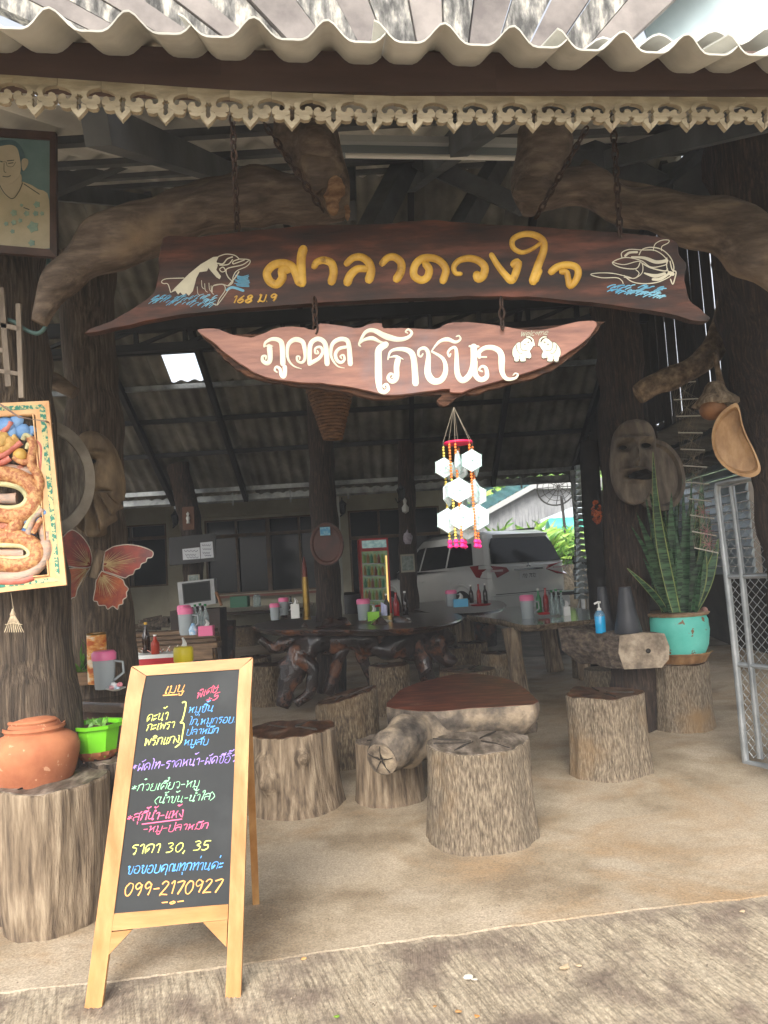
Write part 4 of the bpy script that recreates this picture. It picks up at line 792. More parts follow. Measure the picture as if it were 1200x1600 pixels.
# right slab table with a glass-clear cover
rs_ = E('slab_table', G(845, 1062), 'high slab table on the right with a clear plastic cover on top', 'table')
slab('', [(718, 955), (760, 949), (830, 948), (900, 950), (934, 958), (930, 967), (880, 972), (820, 977), (780, 968), (735, 962)], .78, .07, mat('covered_table_top', '3f3f3a', '8b8f86', '62645d', sc=4, rough=.14, coat=.6, lo=.3, hi=.7), BARK3, rs_, seed=43, under=.96)
for (x0, x1, yb, Y) in ((803, 828, 1086, 0), (856, 880, 1049, 0), (722, 750, 1042, 0), (905, 925, 1062, 0)):
    b = G((x0+x1)/2, yb); r = px2m((x1-x0)/2, b.y); M().tube([b, V((b.x-.04, b.y+.05, .4)), V((b.x-.06, b.y+.08, .72))], [r*1.1, r, r*1.15], 14, True, .12, 5, 6).obj('leg', BARK3, rs_, True)
# middle back table, left back table
mb = E('slab_table', G(700, 1030), 'dark slab table behind the root table, in front of the white car', 'table')
slab('', [(640, 944), (700, 938), (770, 938), (790, 944), (780, 952), (740, 958), (680, 958), (648, 952)], .8, .1, TOPD, ROOTW, mb, seed=44)
for x, y in ((668, 1022), (762, 1018)): b = G(x, y); M().tube([b, b+V((0, 0, .7))], [.16, .2], 12, True, .2, 3, 6).obj('leg', ROOTW, mb, True)
lb = E('slab_table', G(410, 1030), 'dark slab table at the back left below the long window', 'table')
slab('', [(318, 948), (350, 938), (420, 932), (478, 934), (490, 942), (470, 950), (400, 954), (340, 956)], .8, .1, TOPD, ROOTW, lb, seed=45)
for x, y in ((352, 1032), (458, 1018)): b = G(x, y); M().tube([b, b+V((0, 0, .7))], [.16, .2], 12, True, .2, 3, 6).obj('leg', ROOTW, lb, True)
# plank table left, behind the chalkboard
PLANKT = mat('brown_plank', '4c3a2a', '84684c', '675039', sc=5, st=(.6, 5, 5), rough=.6, bump=.4, dist=.005)
pt_ = E('plank_table', G(270, 1110), 'brown plank table with condiments on it, left of the hall', 'table')
TZ = .86
for k in range(4):
    a = G(150, 1010-k*7, TZ); b = G(343-k*2, 1003-k*7, TZ); a2 = V((a.x, b.y, TZ)); M().box(((a.x+b.x)/2, b.y, TZ-.02), (b.x-a.x, .235*(1 if k else .9), .045)).obj('plank', PLANKT, pt_)
b = G(343, 1003, TZ); M().box((b.x-1.0, b.y-.06, TZ-.095), (1.9, .04, .1)).obj('apron_rail', PLANKT, pt_)
for dx in (-.08, -1.6): M().box((b.x+dx, b.y+.0, (TZ-.05)/2), (.09, .09, TZ-.05)).obj('leg', PLANKT, pt_)
# small serving table front left, dark glossy top
ft = E('serving_table', G(160, 1300), 'dark varnished serving table squeezed between the left posts', 'table')
a = G(112, 1098, .8); FTy = a.y
slab('', [(70, 1092), (120, 1096), (180, 1098), (215, 1096), (218, 1070), (200, 1052), (150, 1048), (80, 1052)], .8, .06, mat('grey_varnished_top', '3f352d', '7a6b5c', '594c40', sc=4, st=(1, 5, 1), rough=.22, coat=.5), ROOTW, ft, seed=46, under=.97)
M().box((G(150, 1100, .8).x, FTy+.22, .37), (.36, .3, .74)).obj('cabinet', mat('dark_red_wood', '2a1a14', '4f3022', sc=5, st=(5, 5, .6), rough=.6), ft)

# log bench with its sawn end towards us
lbn = E('log_bench', G(960, 1130), 'heavy squared log lying as a bench beside the turquoise pot', 'bench')
Ze = 6.0
near = [W(x, y, Ze) for x, y in ((968, 993), (1005, 988), (1038, 990), (1046, 1010), (1045, 1030), (1034, 1043), (975, 1046), (966, 1020))]
farp = [W(x, y, 6.95) for x, y in ((872, 981), (905, 978), (935, 978), (940, 995), (938, 1020), (925, 1037), (902, 1035), (878, 1016))]
mm = M(); n = 8; mm.v = farp+near; rings = []
rs2 = []
for t in [i/10 for i in range(11)]:
    rs2 += [farp[i].lerp(near[i], t)+V((nz((t*6, i, 0))*.03, 0, nz((t*6, i, 4))*.03))*(0 if t in (0, 1) else 1) for i in range(n)]
mm.v = rs2; mm.f = [(r*n+i, r*n+(i+1) % n, (r+1)*n+(i+1) % n, (r+1)*n+i) for r in range(10) for i in range(n)]+[tuple(range(n))[::-1]]
mm.obj('log', mat('bench_log_bark', '4a3f35', '9b8a75', '73655a', sc=7, st=(4, 1.2, 4), rough=.85, bump=1, dist=.025, lo=.34, hi=.68), lbn, True, ang=35)
ce = mat('sawn_end', '6b5f52', 'a99a86', '8a7c6b', sc=6, st=(2, 1, 2), rough=.85, bump=.8, dist=.012)
em_ = M(); cpt = sum(near, V())/8; em_.v = [p+V((0, -.002, 0)) for p in near]+[p.lerp(cpt, .5)+V((0, -.012, 0)) for p in near]+[cpt+V((.03, -.012, .01))]
em_.f = [(i, (i+1) % 8, 8+(i+1) % 8, 8+i) for i in range(8)]+[(8+i, 8+(i+1) % 8, 16) for i in range(8)]; em_.obj('sawn_face', ce, lbn, True)
M().ball(W(1013, 1017, Ze-.02), .02, 10, (1, .4, 1)).obj('knot_hole', DARKLINE, lbn, True)
for (x, y, wd, hh) in ((960, 1112, 68, .37), (1012, 1128, 40, .33), (908, 1060, 20, .42)):
    b = G(x, y); r = px2m(wd/2, b.y); M().lathe((b.x, b.y+r, 0), [(r*1.05, 0), (r, .1), (r*.97, hh)], 24, lambda a, i: 1+.05*nz((math.cos(a)*3, math.sin(a)*3, i))).obj('leg', BARK2, lbn, True)

# =====================================================================  CHALKBOARD
f0 = G(138, 1586, -.03); f1 = G(366, 1566, -.025); e1 = (f1-f0); Wb = e1.length; e1.normalize(); back = V((-e1.y, e1.x, 0)).normalized()
TL = R(13); vv_ = (V((0, 0, 1))*math.cos(TL)+back*math.sin(TL)).normalized(); CN = e1.cross(vv_).normalized()
CB = Plane((f0+f1)/2, CN); cb = E('chalkboard', (f0+f1)/2, 'pine framed A-board with a handwritten Thai menu in coloured chalk', 'chalkboard')
PINE = mat('pale_pine', '93652f', 'b58a55', 'a67744', sc=5, st=(3, 3, .35), rough=.45, bump=.15, dist=.002, patch='b97f45', psc=3, plo=.58, phi=.8)
PINEH = mat('pale_pine_rail', '93652f', 'b58a55', 'a67744', sc=5, st=(.4, 3, 3), rough=.45, bump=.15, dist=.002, patch='b97f45', psc=3, plo=.58, phi=.8)
def cbp(px, m, name, off=0, th=.02): return M().prism([CB(x, y, off) for x, y in px], CB.n*-th).obj(name, m, cb)
cbp([(205, 1042), (228, 1056), (221, 1090), (158, 1582), (131, 1582), (196, 1090)], PINE, 'side_rail')
cbp([(395, 1028), (374, 1046), (370, 1100), (352, 1564), (376, 1561), (391, 1100)], PINE, 'side_rail')
cbp([(205.8, 1041), (394, 1027), (374.6, 1045.6), (228.6, 1055.6)], PINEH, 'top_rail', -.0005, .019)
cbp([(173, 1428), (356.5, 1413), (355.6, 1437), (169.6, 1455)], PINEH, 'bottom_rail', -.001, .018)
cbp([(170, 1457), (206, 1453), (165, 1497)], PINEH, 'corner_block', -.001, .018); cbp([(317, 1441.5), (355.4, 1437.4), (353.6, 1480)], PINEH, 'corner_block', -.001, .018)
CHK = mat('chalkboard_slate', '2a2c2d', '323435', '2d2f30', sc=3, rough=.85, lo=.3, hi=.75, patch='434546', psc=2.5, plo=.55, phi=.85, det=8)
brd = cbp([(226, 1054), (376.6, 1043.6), (358, 1415), (172, 1430)], CHK, 'board', -.006, .008)
hb = W(390, 1400, f1.y+.5)
for (x0, y0, x1, y1) in ((384, 1075, 394, 1412), (215, 1080, 232, 1425)):
    a = CB(x0, y0, -.03); b = G(x1+6, y1, 0) if x1 > 300 else a+V((.0, .62, -a.z+.0)); M().beam(a, b, .03, .022).obj('back_leg', PINE, cb)
CH = {k: mat('chalk_'+k, v, rough=.9) for k, v in dict(orange='f0a860', red='e2607c', yellow='e6ea7a', blue='5fa6ee', purple='a58ce0', green='9fe0b0', pink='f06a90').items()}
lines = [('orange', 'เมนู', (256, 1084), (289, 1080), 11, 1.7), ('red', 'พิเศษ', (306, 1092), (341, 1078), 8.5, 1.3), ('red', '+5', (320, 1099), (342, 1091), 9, 1.5), ('yellow', 'คะน้า', (228, 1128), (262, 1124), 11, 1.6),
 ('yellow', 'กะเพรา', (228, 1142), (272, 1137), 9.5, 1.6), ('yellow', 'พริกแกง', (224, 1165), (281, 1160), 10.5, 1.8), ('blue', 'หมูชิ้น', (293, 1114), (333, 1111), 9, 1.5), ('blue', 'ไก่,หมูกรอบ.', (294, 1133), (368, 1128), 8.5, 1.4),
 ('blue', 'ปลาหมึก', (290, 1148), (341, 1145), 8, 1.4), ('blue', 'หมูสับ', (286, 1165), (325, 1163), 8.5, 1.5), ('purple', '*ผัดไท-ราดหน้า-ผัดซีอิ๊ว', (205, 1205), (368, 1190), 10.5, 1.6), ('green', '*ก๋วยเตี๋ยว-หมู', (204, 1237), (311, 1229), 10, 1.4),
 ('green', '<น้ำข้น-น้ำใส>', (240, 1256), (335, 1249), 9.5, 1.4), ('pink', '*สุกี้น้ำ-แห้ง', (197, 1284), (287, 1277), 11, 1.9), ('pink', '-หมู-ปลาหมึก', (222, 1301), (325, 1295), 9, 1.6), ('yellow', 'ราคา 30, 35', (203, 1335), (327, 1328), 14, 2.0),
 ('blue', 'ขอขอบคุณทุกท่านค่ะ', (197, 1365), (348, 1358), 11.5, 1.7), ('orange', '099-2170927', (192, 1401), (346, 1394), 20, 2.6), ('orange', '-o-', (249, 1416), (287, 1413), 9, 2.4)]
for colr, tx, a, b, hg, w_ in lines: mm = M(); write(mm, CB, tx, a, b, w_*.72, -.0045, hgt=hg); mm.obj('chalk_line', CH[colr], brd)
for colr, q, w_ in (('orange', [(254, 1086.5), (277, 1085)], 1.8), ('pink', [(221, 1288), (284, 1280)], 1.8), ('yellow', [(284, 1098), (290, 1097), (288, 1112), (284, 1126), (281, 1129), (287, 1131), (285, 1146), (282, 1160), (273, 1168)], 1.9)):
    mm = M(); stroke(mm, CB, q, w_, -.0045, k=3, taper=False); mm.obj('chalk_line', CH[colr], brd)

# =====================================================================  FRONT LEFT: jar, planter, serving table things
c0 = G(55, 1245, .6); c0.y = G(38, 1484).y+.3; jx = W(55, 1200, c0.y).x; jc = V((jx, c0.y, .604)); u = c0.y/FPX
jar = E('clay_jar', jc, 'round terracotta water jar with a domed lid on the left stump', 'jar')
def zz(y): return (W(55, y, c0.y).z-jc.z)
M().lathe(jc, [(.0001, 0), (43*u, 0), (45*u, .012), (50*u, zz(1230)), (58*u, zz(1207)), (64*u, zz(1183)), (65.5*u, zz(1168)), (61*u, zz(1155)), (50*u, zz(1147)), (42*u, zz(1143)), (42*u, zz(1140)), (45*u, zz(1137)), (44*u, zz(1132)), (40*u, zz(1134))], 48).obj('jar_body', TERRA, jar, True, ang=55)
M().lathe(jc, [(38*u, zz(1133)), (36*u, zz(1128)), (30*u, zz(1122)), (18*u, zz(1118)), (7*u, zz(1117)), (6*u, zz(1114)), (4*u, zz(1110)), (.5*u, zz(1108))], 40).obj('lid', TERRA, jar, True, ang=55)
M().tube([jc+V((34*u*math.cos(t), -.01+34*u*math.sin(t)*.9, zz(1126)+.004)) for t in [PI+PI*i/10 for i in range(11)]], 3.2*u, 8).obj('lid_rim', TERRA, jar, True)
# lime planter on terracotta saucer
pb = G(155, 1416); pc = V((W(152, 1200, pb.y+.17).x, pb.y+.17, .622)); u = pc.y/FPX
sa = M().lathe(pc, [(22*u, 0), (26*u, .008), (34*u, zz(1185)-zz(1200)+.004), (31*u, .026), (22*u, .012)], 48, lambda a, i: 1+(.04*math.sin(a*16) if i in (2, 3) else 0)).obj('plant_saucer', TERRA, None, True, label='wavy rimmed terracotta saucer under the lime green planter', cat='saucer')
LIME = mat('lime_plastic', '63b520', '7ccb32', sc=3, rough=.35)
pl_ = E('planter', pc+V((0, 0, .014)), 'lime green eight-sided planter with a few sprouts in soil', 'planter')
M().lathe(pc+V((0, 0, .014)), [(27*u, 0), (29*u, .005), (36*u, .135), (41*u, .137), (42.5*u, .155), (37*u, .153), (35*u, .13)], 8).obj('pot', LIME, pl_)
M().lathe(pc+V((0, 0, .014)), [(31*u, .11), (31*u, .136), (15*u, .146), (.1*u, .144)], 16, lambda a, i: 1+.03*math.sin(a*7)).obj('soil', mat('potting_soil', '2b2019', '5a4636', sc=40, rough=1, bump=1, dist=.01), pl_, True)
LEAF = mat('sprout_leaf', '3c6a2a', '6f9a45', sc=20, rough=.5)
def leaf(base, tip, wd, side, m, name, parent, bend=.2, n=5, fold=.15, cup=V((0, 0, 1))):
    base, tip = V(base), V(tip); d = tip-base; s = d.cross(side).normalized(); nrm = s.cross(d).normalized(); mm = M()
    for i in range(n+1):
        t = i/n; w_ = wd*math.sin(PI*min(.96, .12+.86*t))**.8*.5; c_ = base+d*t+nrm*(bend*d.length*math.sin(PI*t)*.5)
        mm.v += [c_-s*w_+nrm*w_*fold, c_, c_+s*w_+nrm*w_*fold]
    mm.f = [f for i in range(n) for f in ((i*3, i*3+1, i*3+4, i*3+3), (i*3+1, i*3+2, i*3+5, i*3+4))]
    return mm.obj(name, m, parent, True, ang=80)
rnd = random.Random(3)
for i in range(26):
    a = rnd.uniform(0, 2*PI); r = rnd.uniform(.0, .07); b = pc+V((r*math.cos(a), r*math.sin(a), .15))
    leaf(b, b+V((rnd.uniform(-.03, .03), rnd.uniform(-.02, .02), rnd.uniform(.015, .045))), rnd.uniform(.012, .02), V((rnd.uniform(-1, 1), 1, 0)), LEAF, 'leaf', pl_)

def cyl_at(px, py, Y, r, h, prof=None): b = W(px, py, Y); return b
def pitcher(px, py, Y, label, hpx=55, wpx=30, lidm=PINK):
    b = W(px, py, Y); u = Y/FPX; t = E('pitcher', b, label, 'pitcher', 'plastic water pitchers with pink lids'); h = hpx*u; r = wpx*u/2
    M().lathe(b, [(r*.82, 0), (r*.86, h*.02), (r, h*.78), (r*.96, h*.78), (r*.8, h*.03)], 20, cap=False).obj('jug', PITCH_M, t, True)
    M().lathe(b, [(r*.1, .003), (r*.81, .003), (r*.9, h*.5), (r*.1, h*.5)], 16).obj('water', mat('water', 'dfe8ea', rough=.05, trans=.9, ior=1.33), t, True)
    M().lathe(b, [(r*1.06, h*.76), (r*1.08, h*.93), (r*.9, h), (r*.2, h)], 20).obj('lid', lidm, t, True)
    M().tube([b+V((r*.95, 0, h*.72)), b+V((r*1.7, 0, h*.68)), b+V((r*1.75, 0, h*.4)), b+V((r*.9, 0, h*.22))], r*.12, 8).obj('handle', PITCH_M, t, True)
    return t
TS = 4.25
pitcher(164, 1076, TS, 'pitcher with pink lid on the varnished serving table, largest one in view', 58, 34)
b = W(153, 1068, TS+.12); u = TS/FPX
cn = E('canister', b, 'tall canister with an orange and cream marbled pattern behind the nearest pitcher', 'canister')
M().lathe(b, [(14*u, 0), (15*u, .003), (15*u, 78*u), (14*u, 79*u), (13.4*u, 76*u), (13.4*u, .01)], 28).obj('tin', mat('marbled_paint', 'e8d9c0', 'c05a1e', 'e0a04c', sc=9, st=(1, 1, 2.2), rough=.4, lo=.42, hi=.6), cn, True)
M().lathe(b, [(15.3*u, 77*u), (15.5*u, 80*u), (14.6*u, 80*u), (14.4*u, 77*u)], 28, cap=False).obj('rim', mat('dark_brass', '6b5222', rough=.4, metal=.6), cn, True)
b = W(181, 1079, TS-.06); ds = E('saucer', b, 'white saucer with small crumpled pink and white wrappers', 'saucer')
M().lathe(b, [(6*u, 0), (14*u, 3*u), (15*u, 3.6*u), (6*u, 1.4*u), (.1*u, 1.2*u)], 24).obj('dish', WHITEP, ds, True)
for i, cc in enumerate(('d9a3a8', 'e9e9ea', 'b8cbd6', 'd98c94')): M().ball(b+V(((-6+i*4)*u, 0, (5+(i % 2)*4)*u)), 4.5*u, 8, (1, 1, .8), .4, i).obj('wrapper', mat('wrapper_%s' % 'abcd'[i], cc, rough=.4), ds)
# grassy plant in a wooden box behind
gb = W(130, 1062, 4.45); gp = E('grass_plant', gb, 'green strappy plant between the two left posts', 'plant')
M().box(gb+V((0, 0, .01)), (.17, .12, .07)).obj('wooden_box', PLANKT, gp)
GRS = mat('grass_leaf', '3b6b25', '78a848', sc=10, rough=.5)
for i in range(18): a = rnd.uniform(0, 2*PI); leaf(gb+V((rnd.uniform(-.04, .04), 0, .04)), gb+V((.12*math.cos(a)-.03, .06*math.sin(a), rnd.uniform(.12, .27))), .016, V((math.cos(a+1), math.sin(a+1), 0)), GRS, 'leaf', gp, .5)

# things on the plank table
u = 5.6/FPX
cl = E('cooler_box', W(235, 1036, 5.5), 'low red and white box of cutlery behind the chalkboard top', 'box')
b = W(237, 1040, 5.5); M().box(b+V((0, .1, .02)), (.34, .2, .06)).obj('box_base', RED, cl); M().box(b+V((0, .1, .062)), (.35, .21, .026)).obj('box_rim', WHITEP, cl)
for i in range(9): M().beam(b+V((-.1+i*.03, .06+rnd.uniform(0, .08), .08)), b+V((-.14+i*.035+rnd.uniform(-.03, .08), .08, .1+rnd.uniform(.0, .04))), .008, .004).obj('cutlery', mat('cutlery_pink', 'd8a090', rough=.4) if i % 2 else WHITEP, cl)
M().box(b+V((0, .2, -.4)), (.5, .4, .75)).obj('side_cabinet', mat('dark_cabinet', '241c17', '3a2d24', sc=4, rough=.7), label='dark cabinet hidden behind the chalkboard, carrying the cutlery box', cat='cabinet')
def bottle(px, py, Y, hpx, wpx, m, cap, label, group=None, cat='bottle'):
    b = W(px, py, Y); u = Y/FPX; h = hpx*u; r = wpx*u/2; t = E('bottle', b, label, cat, group)
    M().lathe(b, [(r*.9, 0), (r, h*.03), (r, h*.5), (r*.9, h*.6), (r*.42, h*.74), (r*.36, h*.94)], 14).obj('glass', m, t, True)
    M().lathe(b, [(r*.42, h*.92), (r*.44, h), (r*.2, h*1.003)], 10).obj('cap', cap, t, True); return t
BRG = mat('brown_glass', '241208', rough=.08, spec=.7); REDB = mat('red_syrup', '8c1016', rough=.1, spec=.6); GRB = mat('green_glass', '0e6b35', rough=.1, spec=.6); CLB = mat('clear_bottle', 'cfe0e2', rough=.06, trans=.8, ior=1.3); COLA = mat('cola_brown', '1a0808', rough=.1, spec=.7)
bottle(229, 1020, 5.6, 47, 12, BRG, GOLD, 'dark sauce bottle with a yellow cap by the cutlery box')
bottle(243, 1022, 5.55, 30, 13, mat('chilli_sauce', 'a03018', rough=.3), WHITEP, 'squeezy chilli sauce bottle with a white nozzle by the cutlery box')
b = W(287, 1034, 5.3); ty = E('tissue_tub', b, 'round yellow tissue tub with a tissue sticking out, behind the chalkboard', 'tissue box')
u = 5.3/FPX; M().lathe(b, [(14*u, 0), (15*u, 2*u), (15*u, 20*u), (13*u, 23*u), (5*u, 24*u)], 24).obj('tub', mat('yellow_plastic', 'd8c51c', rough=.35), ty, True)
def tissue(b, u, h, parent, wd=9): 
    M().grid(lambda a, c_: V(b)+V(((a-.5)*wd*u*(1-.5*c_)+2*u*math.sin(c_*3), 2*u*math.sin(a*7+c_*3), h*u*c_*(1-.35*abs(a-.4)))), 6, 5).obj('tissue', WHITEP, parent, True)
tissue(b+V((0, 0, 22*u)), u, 16, ty)
pitcher(291, 992, 6.55, 'pitcher with pink lid at the left on the plank table', 42, 22)
pitcher(289, 988, 6.85, 'pink lidded pitcher half hidden behind another on the plank table', 42, 20)
for i, (x, y) in enumerate(((306, 985), (314, 983), (322, 984))): bottle(x, y, 6.6, 40, 10, CLB, GRB, 'clear water bottle on the plank table, %s' % ('left one of three', 'middle one of three', 'right one of three')[i], 'clear water bottles on the plank table')
b = W(302, 992, 6.5); u = 6.5/FPX; M().lathe(b, [(6*u, 0), (7*u, 8*u), (5*u, 12*u), (2*u, 18*u)], 12).obj('salt_pot', mat('blue_white_label', '5aa0d0', 'e6ecee', sc=30, rough=.4), None, True, label='small blue and white seasoning pot by the pink tissue box', cat='seasoning pot')
def tbox(px, py, Y, wpx, hpx, m, label, rz=0):
    b = W(px, py, Y); u = Y/FPX; t = E('tissue_box', b, label, 'tissue box', 'small tissue boxes on the tables')
    mm = M().box(b+V((0, 0, hpx*u/2)), (wpx*u, wpx*u*.7, hpx*u), rz); mm.obj('box', m, t); tissue(b+V((0, 0, hpx*u)), u, 10, t, 7); return t
tbox(323, 993, 6.5, 22, 15, PINK, 'pink tissue box at the right end of the plank table')
_F['จ'] = (6, "1.6 3.6 .8 4.6 1.6 5 2.4 0 4.6 0 4.8 6.4 3 8 .4 6.8")
def on(px, py, Y): return W(px, py, Y)
# =====================================================================  THINGS ON THE TABLES
pitcher(430, 969, 8.95, 'small pitcher with pink lid left of the brass shell on the root table', 26, 15)
pitcher(444, 961, 9.05, 'pitcher with pink lid just behind another, beside the brass shell', 27, 15)
pitcher(569, 969, 8.85, 'pitcher with pink lid beside the green tissue box on the root table', 33, 20)
pitcher(706, 947, 10.4, 'pitcher with pink lid beside the blue tissue box in front of the car', 25, 17)
pitcher(825, 967, 8.9, 'pitcher with pink lid at the left of the right slab table', 37, 21)
tbox(584, 970, 8.75, 18, 14, mat('green_card', '8fce3a', rough=.5), 'light green tissue box on the root table')
tbox(720, 948, 10.3, 22, 12, mat('blue_card', '59b2dc', rough=.5), 'sky blue tissue box on the back table in front of the car')
tbox(462, 966, 8.8, 13, 22, WHITEP, 'tall white napkin box left of the brass shell')
tbox(886, 962, 8.9, 10, 14, WHITEP, 'small white box at the right of the bottles on the right slab table')
b = on(622, 972, 8.7); M().grid(lambda a, c_: b+V((a*.34-.2, c_*.16, .004+.025*math.sin(a*5+c_*3)*c_+.05*c_*(1-a))), 10, 6, V((0, 0, -.003))).obj('paper_menu', WHITEP, None, True, label='creased white paper lying at the front of the root table', cat='paper')
b = on(600, 962, 8.8); M().grid(lambda a, c_: b+V((a*.07-.03, .02*math.sin(a*6), c_*.16*(1-.3*a))), 6, 5, V((0, .006, 0))).obj('folded_napkin', mat('lilac_paper', 'c9cbea', rough=.8), None, True, label='folded pale lilac napkin standing between tissue box and bottles', cat='napkin')
for (px, py, Y, hh, ww, m, c_, lab) in ((605, 962, 8.95, 34, 9, COLA, WHITEP, 'dark bottle at the left of the three on the root table'), (620, 963, 8.9, 37, 10, REDB, REDB, 'red drink bottle in the middle of the root table'), (634, 961, 8.9, 37, 9, COLA, WHITEP, 'dark bottle at the right of the three on the root table'),
   (737, 942, 10.4, 28, 7, COLA, WHITEP, 'dark bottle in front of the car, left in the red tray'), (749, 943, 10.4, 30, 7, REDB, REDB, 'red bottle in front of the car, middle of the red tray'), (759, 943, 10.4, 31, 7, COLA, WHITEP, 'dark bottle in front of the car, right in the red tray'),
   (843, 957, 9.1, 37, 9, GRB, WHITEP, 'green glass bottle on the right slab table'), (854, 956, 9.1, 37, 9, REDB, REDB, 'red bottle beside the green one on the right slab table'),
   (455, 958, 9.2, 26, 7, COLA, BLACK, 'small black bottle behind the white napkin box')):
    bottle(px, py, Y, hh, ww, m, c_, lab)
for i, (px, py) in enumerate(((864, 961), (871, 959), (879, 961))): bottle(px, py, 8.95, 38, 9, CLB, GRB, 'clear water bottle on the right slab table, %s' % ('left of three', 'middle of three', 'right of three')[i], 'clear water bottles on the right slab table')
for (px, py, Y, wd, lab) in ((751, 946, 10.35, .3, 'red plastic tray under the three bottles in front of the car'), (850, 960, 9.0, .16, 'red plastic tray under the bottles on the right slab table'), (590, 948, 9.0, .12, 'little red cup tray by the fridge foot on the root table')):
    b = on(px, py, Y); M().lathe(b, [(wd*.42, 0), (wd*.5, .02), (wd*.48, .02), (wd*.4, .006), (.001, .006)], 20).obj('tray', RED, None, True, label=lab, cat='tray')
# brass shell
b = on(480, 968, 8.8); u = 8.8/FPX; sh = E('brass_shell', b, 'tall brass shell case with a dark copper pointed head standing on the root table', 'shell case')
M().lathe(b, [(6.5*u, 0), (6.5*u, 4*u), (5.4*u, 5*u), (5.2*u, 58*u), (4.6*u, 66*u)], 20).obj('case', mat('old_brass', '6b5424', '8d7238', sc=8, rough=.3, metal=.8), sh, True)
M().lathe(b, [(4.5*u, 65*u), (4.4*u, 72*u), (3.2*u, 86*u), (1*u, 97*u), (.2*u, 98*u)], 20).obj('head', mat('dark_copper', '5a2a22', rough=.35, metal=.5), sh, True)

# =====================================================================  LOW BENCH THINGS, POT AND SNAKE PLANT
b = on(939, 989, 6.26); u = 6.26/FPX; sn = E('sanitiser_bottle', b, 'blue hand gel pump bottle standing on the log bench', 'pump bottle')
M().lathe(b, [(7.5*u, 0), (8*u, 2*u), (8*u, 27*u), (5*u, 33*u), (3*u, 35*u)], 20).obj('bottle', mat('blue_gel', '1f9fd8', rough=.1, spec=.6), sn, True)
M().lathe(b, [(8.1*u, 26*u), (8.1*u, 28.5*u), (5.1*u, 34*u)], 20, cap=False).obj('clear_shoulder', CLB, sn, True)
M().lathe(b, [(3.4*u, 34*u), (3.4*u, 38*u), (1.1*u, 39*u), (1.1*u, 45*u), (.9*u, 46*u)], 12).obj('pump', WHITEP, sn, True)
M().tube([b+V((3*u, 0, 47*u)), b+V((-1*u, 0, 47.5*u)), b+V((-7*u, 0, 45*u))], 1.6*u, 8).obj('nozzle', WHITEP, sn, True)
VS = mat('dark_grey_vase', '25272b', '3a3c42', sc=3, rough=.45)
for (px, Y, k_, lab) in ((946, 6.42, .72, 'left and slimmer dark grey tapered vase upside down on the log bench'), (982, 6.12, 1, 'right and wider dark grey tapered vase upside down on the log bench')):
    b = on(px, 989, Y); u = Y/FPX; M().lathe(b, [(20*u*k_, 0), (21*u*k_, 2*u), (15*u*k_, 30*u), (9.5*u*k_, 66*u), (9*u*k_, 71*u), (.5*u, 71*u)], 32).obj('vase', VS, None, True, label=lab, cat='vase')
py0 = 6.42; u = py0/FPX; pc = V((W(1062, 1030, py0).x, py0, .535))
def zr(y): return W(1062, y, py0).z
M().lathe(pc, [(34*u, 0), (38*u, .01), (44*u, .075), (48*u, .085), (47*u, .092), (40*u, .05), (30*u, .03)], 60, lambda a, i: 1+(.03*math.sin(a*14) if i in (2, 3, 4) else 0)).obj('plant_saucer', mat('brown_glazed_saucer', '6b4a30', 'a58058', sc=6, rough=.35, bump=.3, dist=.004), None, True, label='brown glazed wavy saucer under the turquoise pot', cat='saucer')
zb = .575; pot = E('plant_pot', V((pc.x, pc.y, zb)), 'turquoise painted pot with peeling paint and a bare wavy rim', 'pot')
TURQ = mat('peeling_turquoise_paint', '4fb3a4', '69c7b8', sc=3, rough=.5, bump=.3, dist=.003, patch='7a5a3c', psc=13, plo=.615, phi=.63)
b = V((pc.x, pc.y, zb)); h = zr(957)-zb
M().lathe(b, [(30*u, 0), (36*u, .01), (44*u, h*.3), (47*u, h*.62), (46*u, h*.85), (42*u, h*.97), (38*u, h*.97), (36*u, h*.6), (.1*u, h*.6)], 56).obj('pot_body', TURQ, pot, True)
M().lathe(b, [(42*u, h*.93), (47*u, h*.96), (49*u, h*1.0), (44*u, h*1.03), (38*u, h*1.0)], 80, lambda a, i: 1+(.02*math.sin(a*18) if i in (1, 2, 3) else 0)).obj('pot_rim', mat('bare_clay_rim', '8a6a50', 'b09478', sc=12, rough=.85), pot, True)
M().lathe(b, [(38*u, h*.85), (20*u, h*.93), (.1*u, h*.95)], 16).obj('soil', MATS['potting_soil'], pot, True)
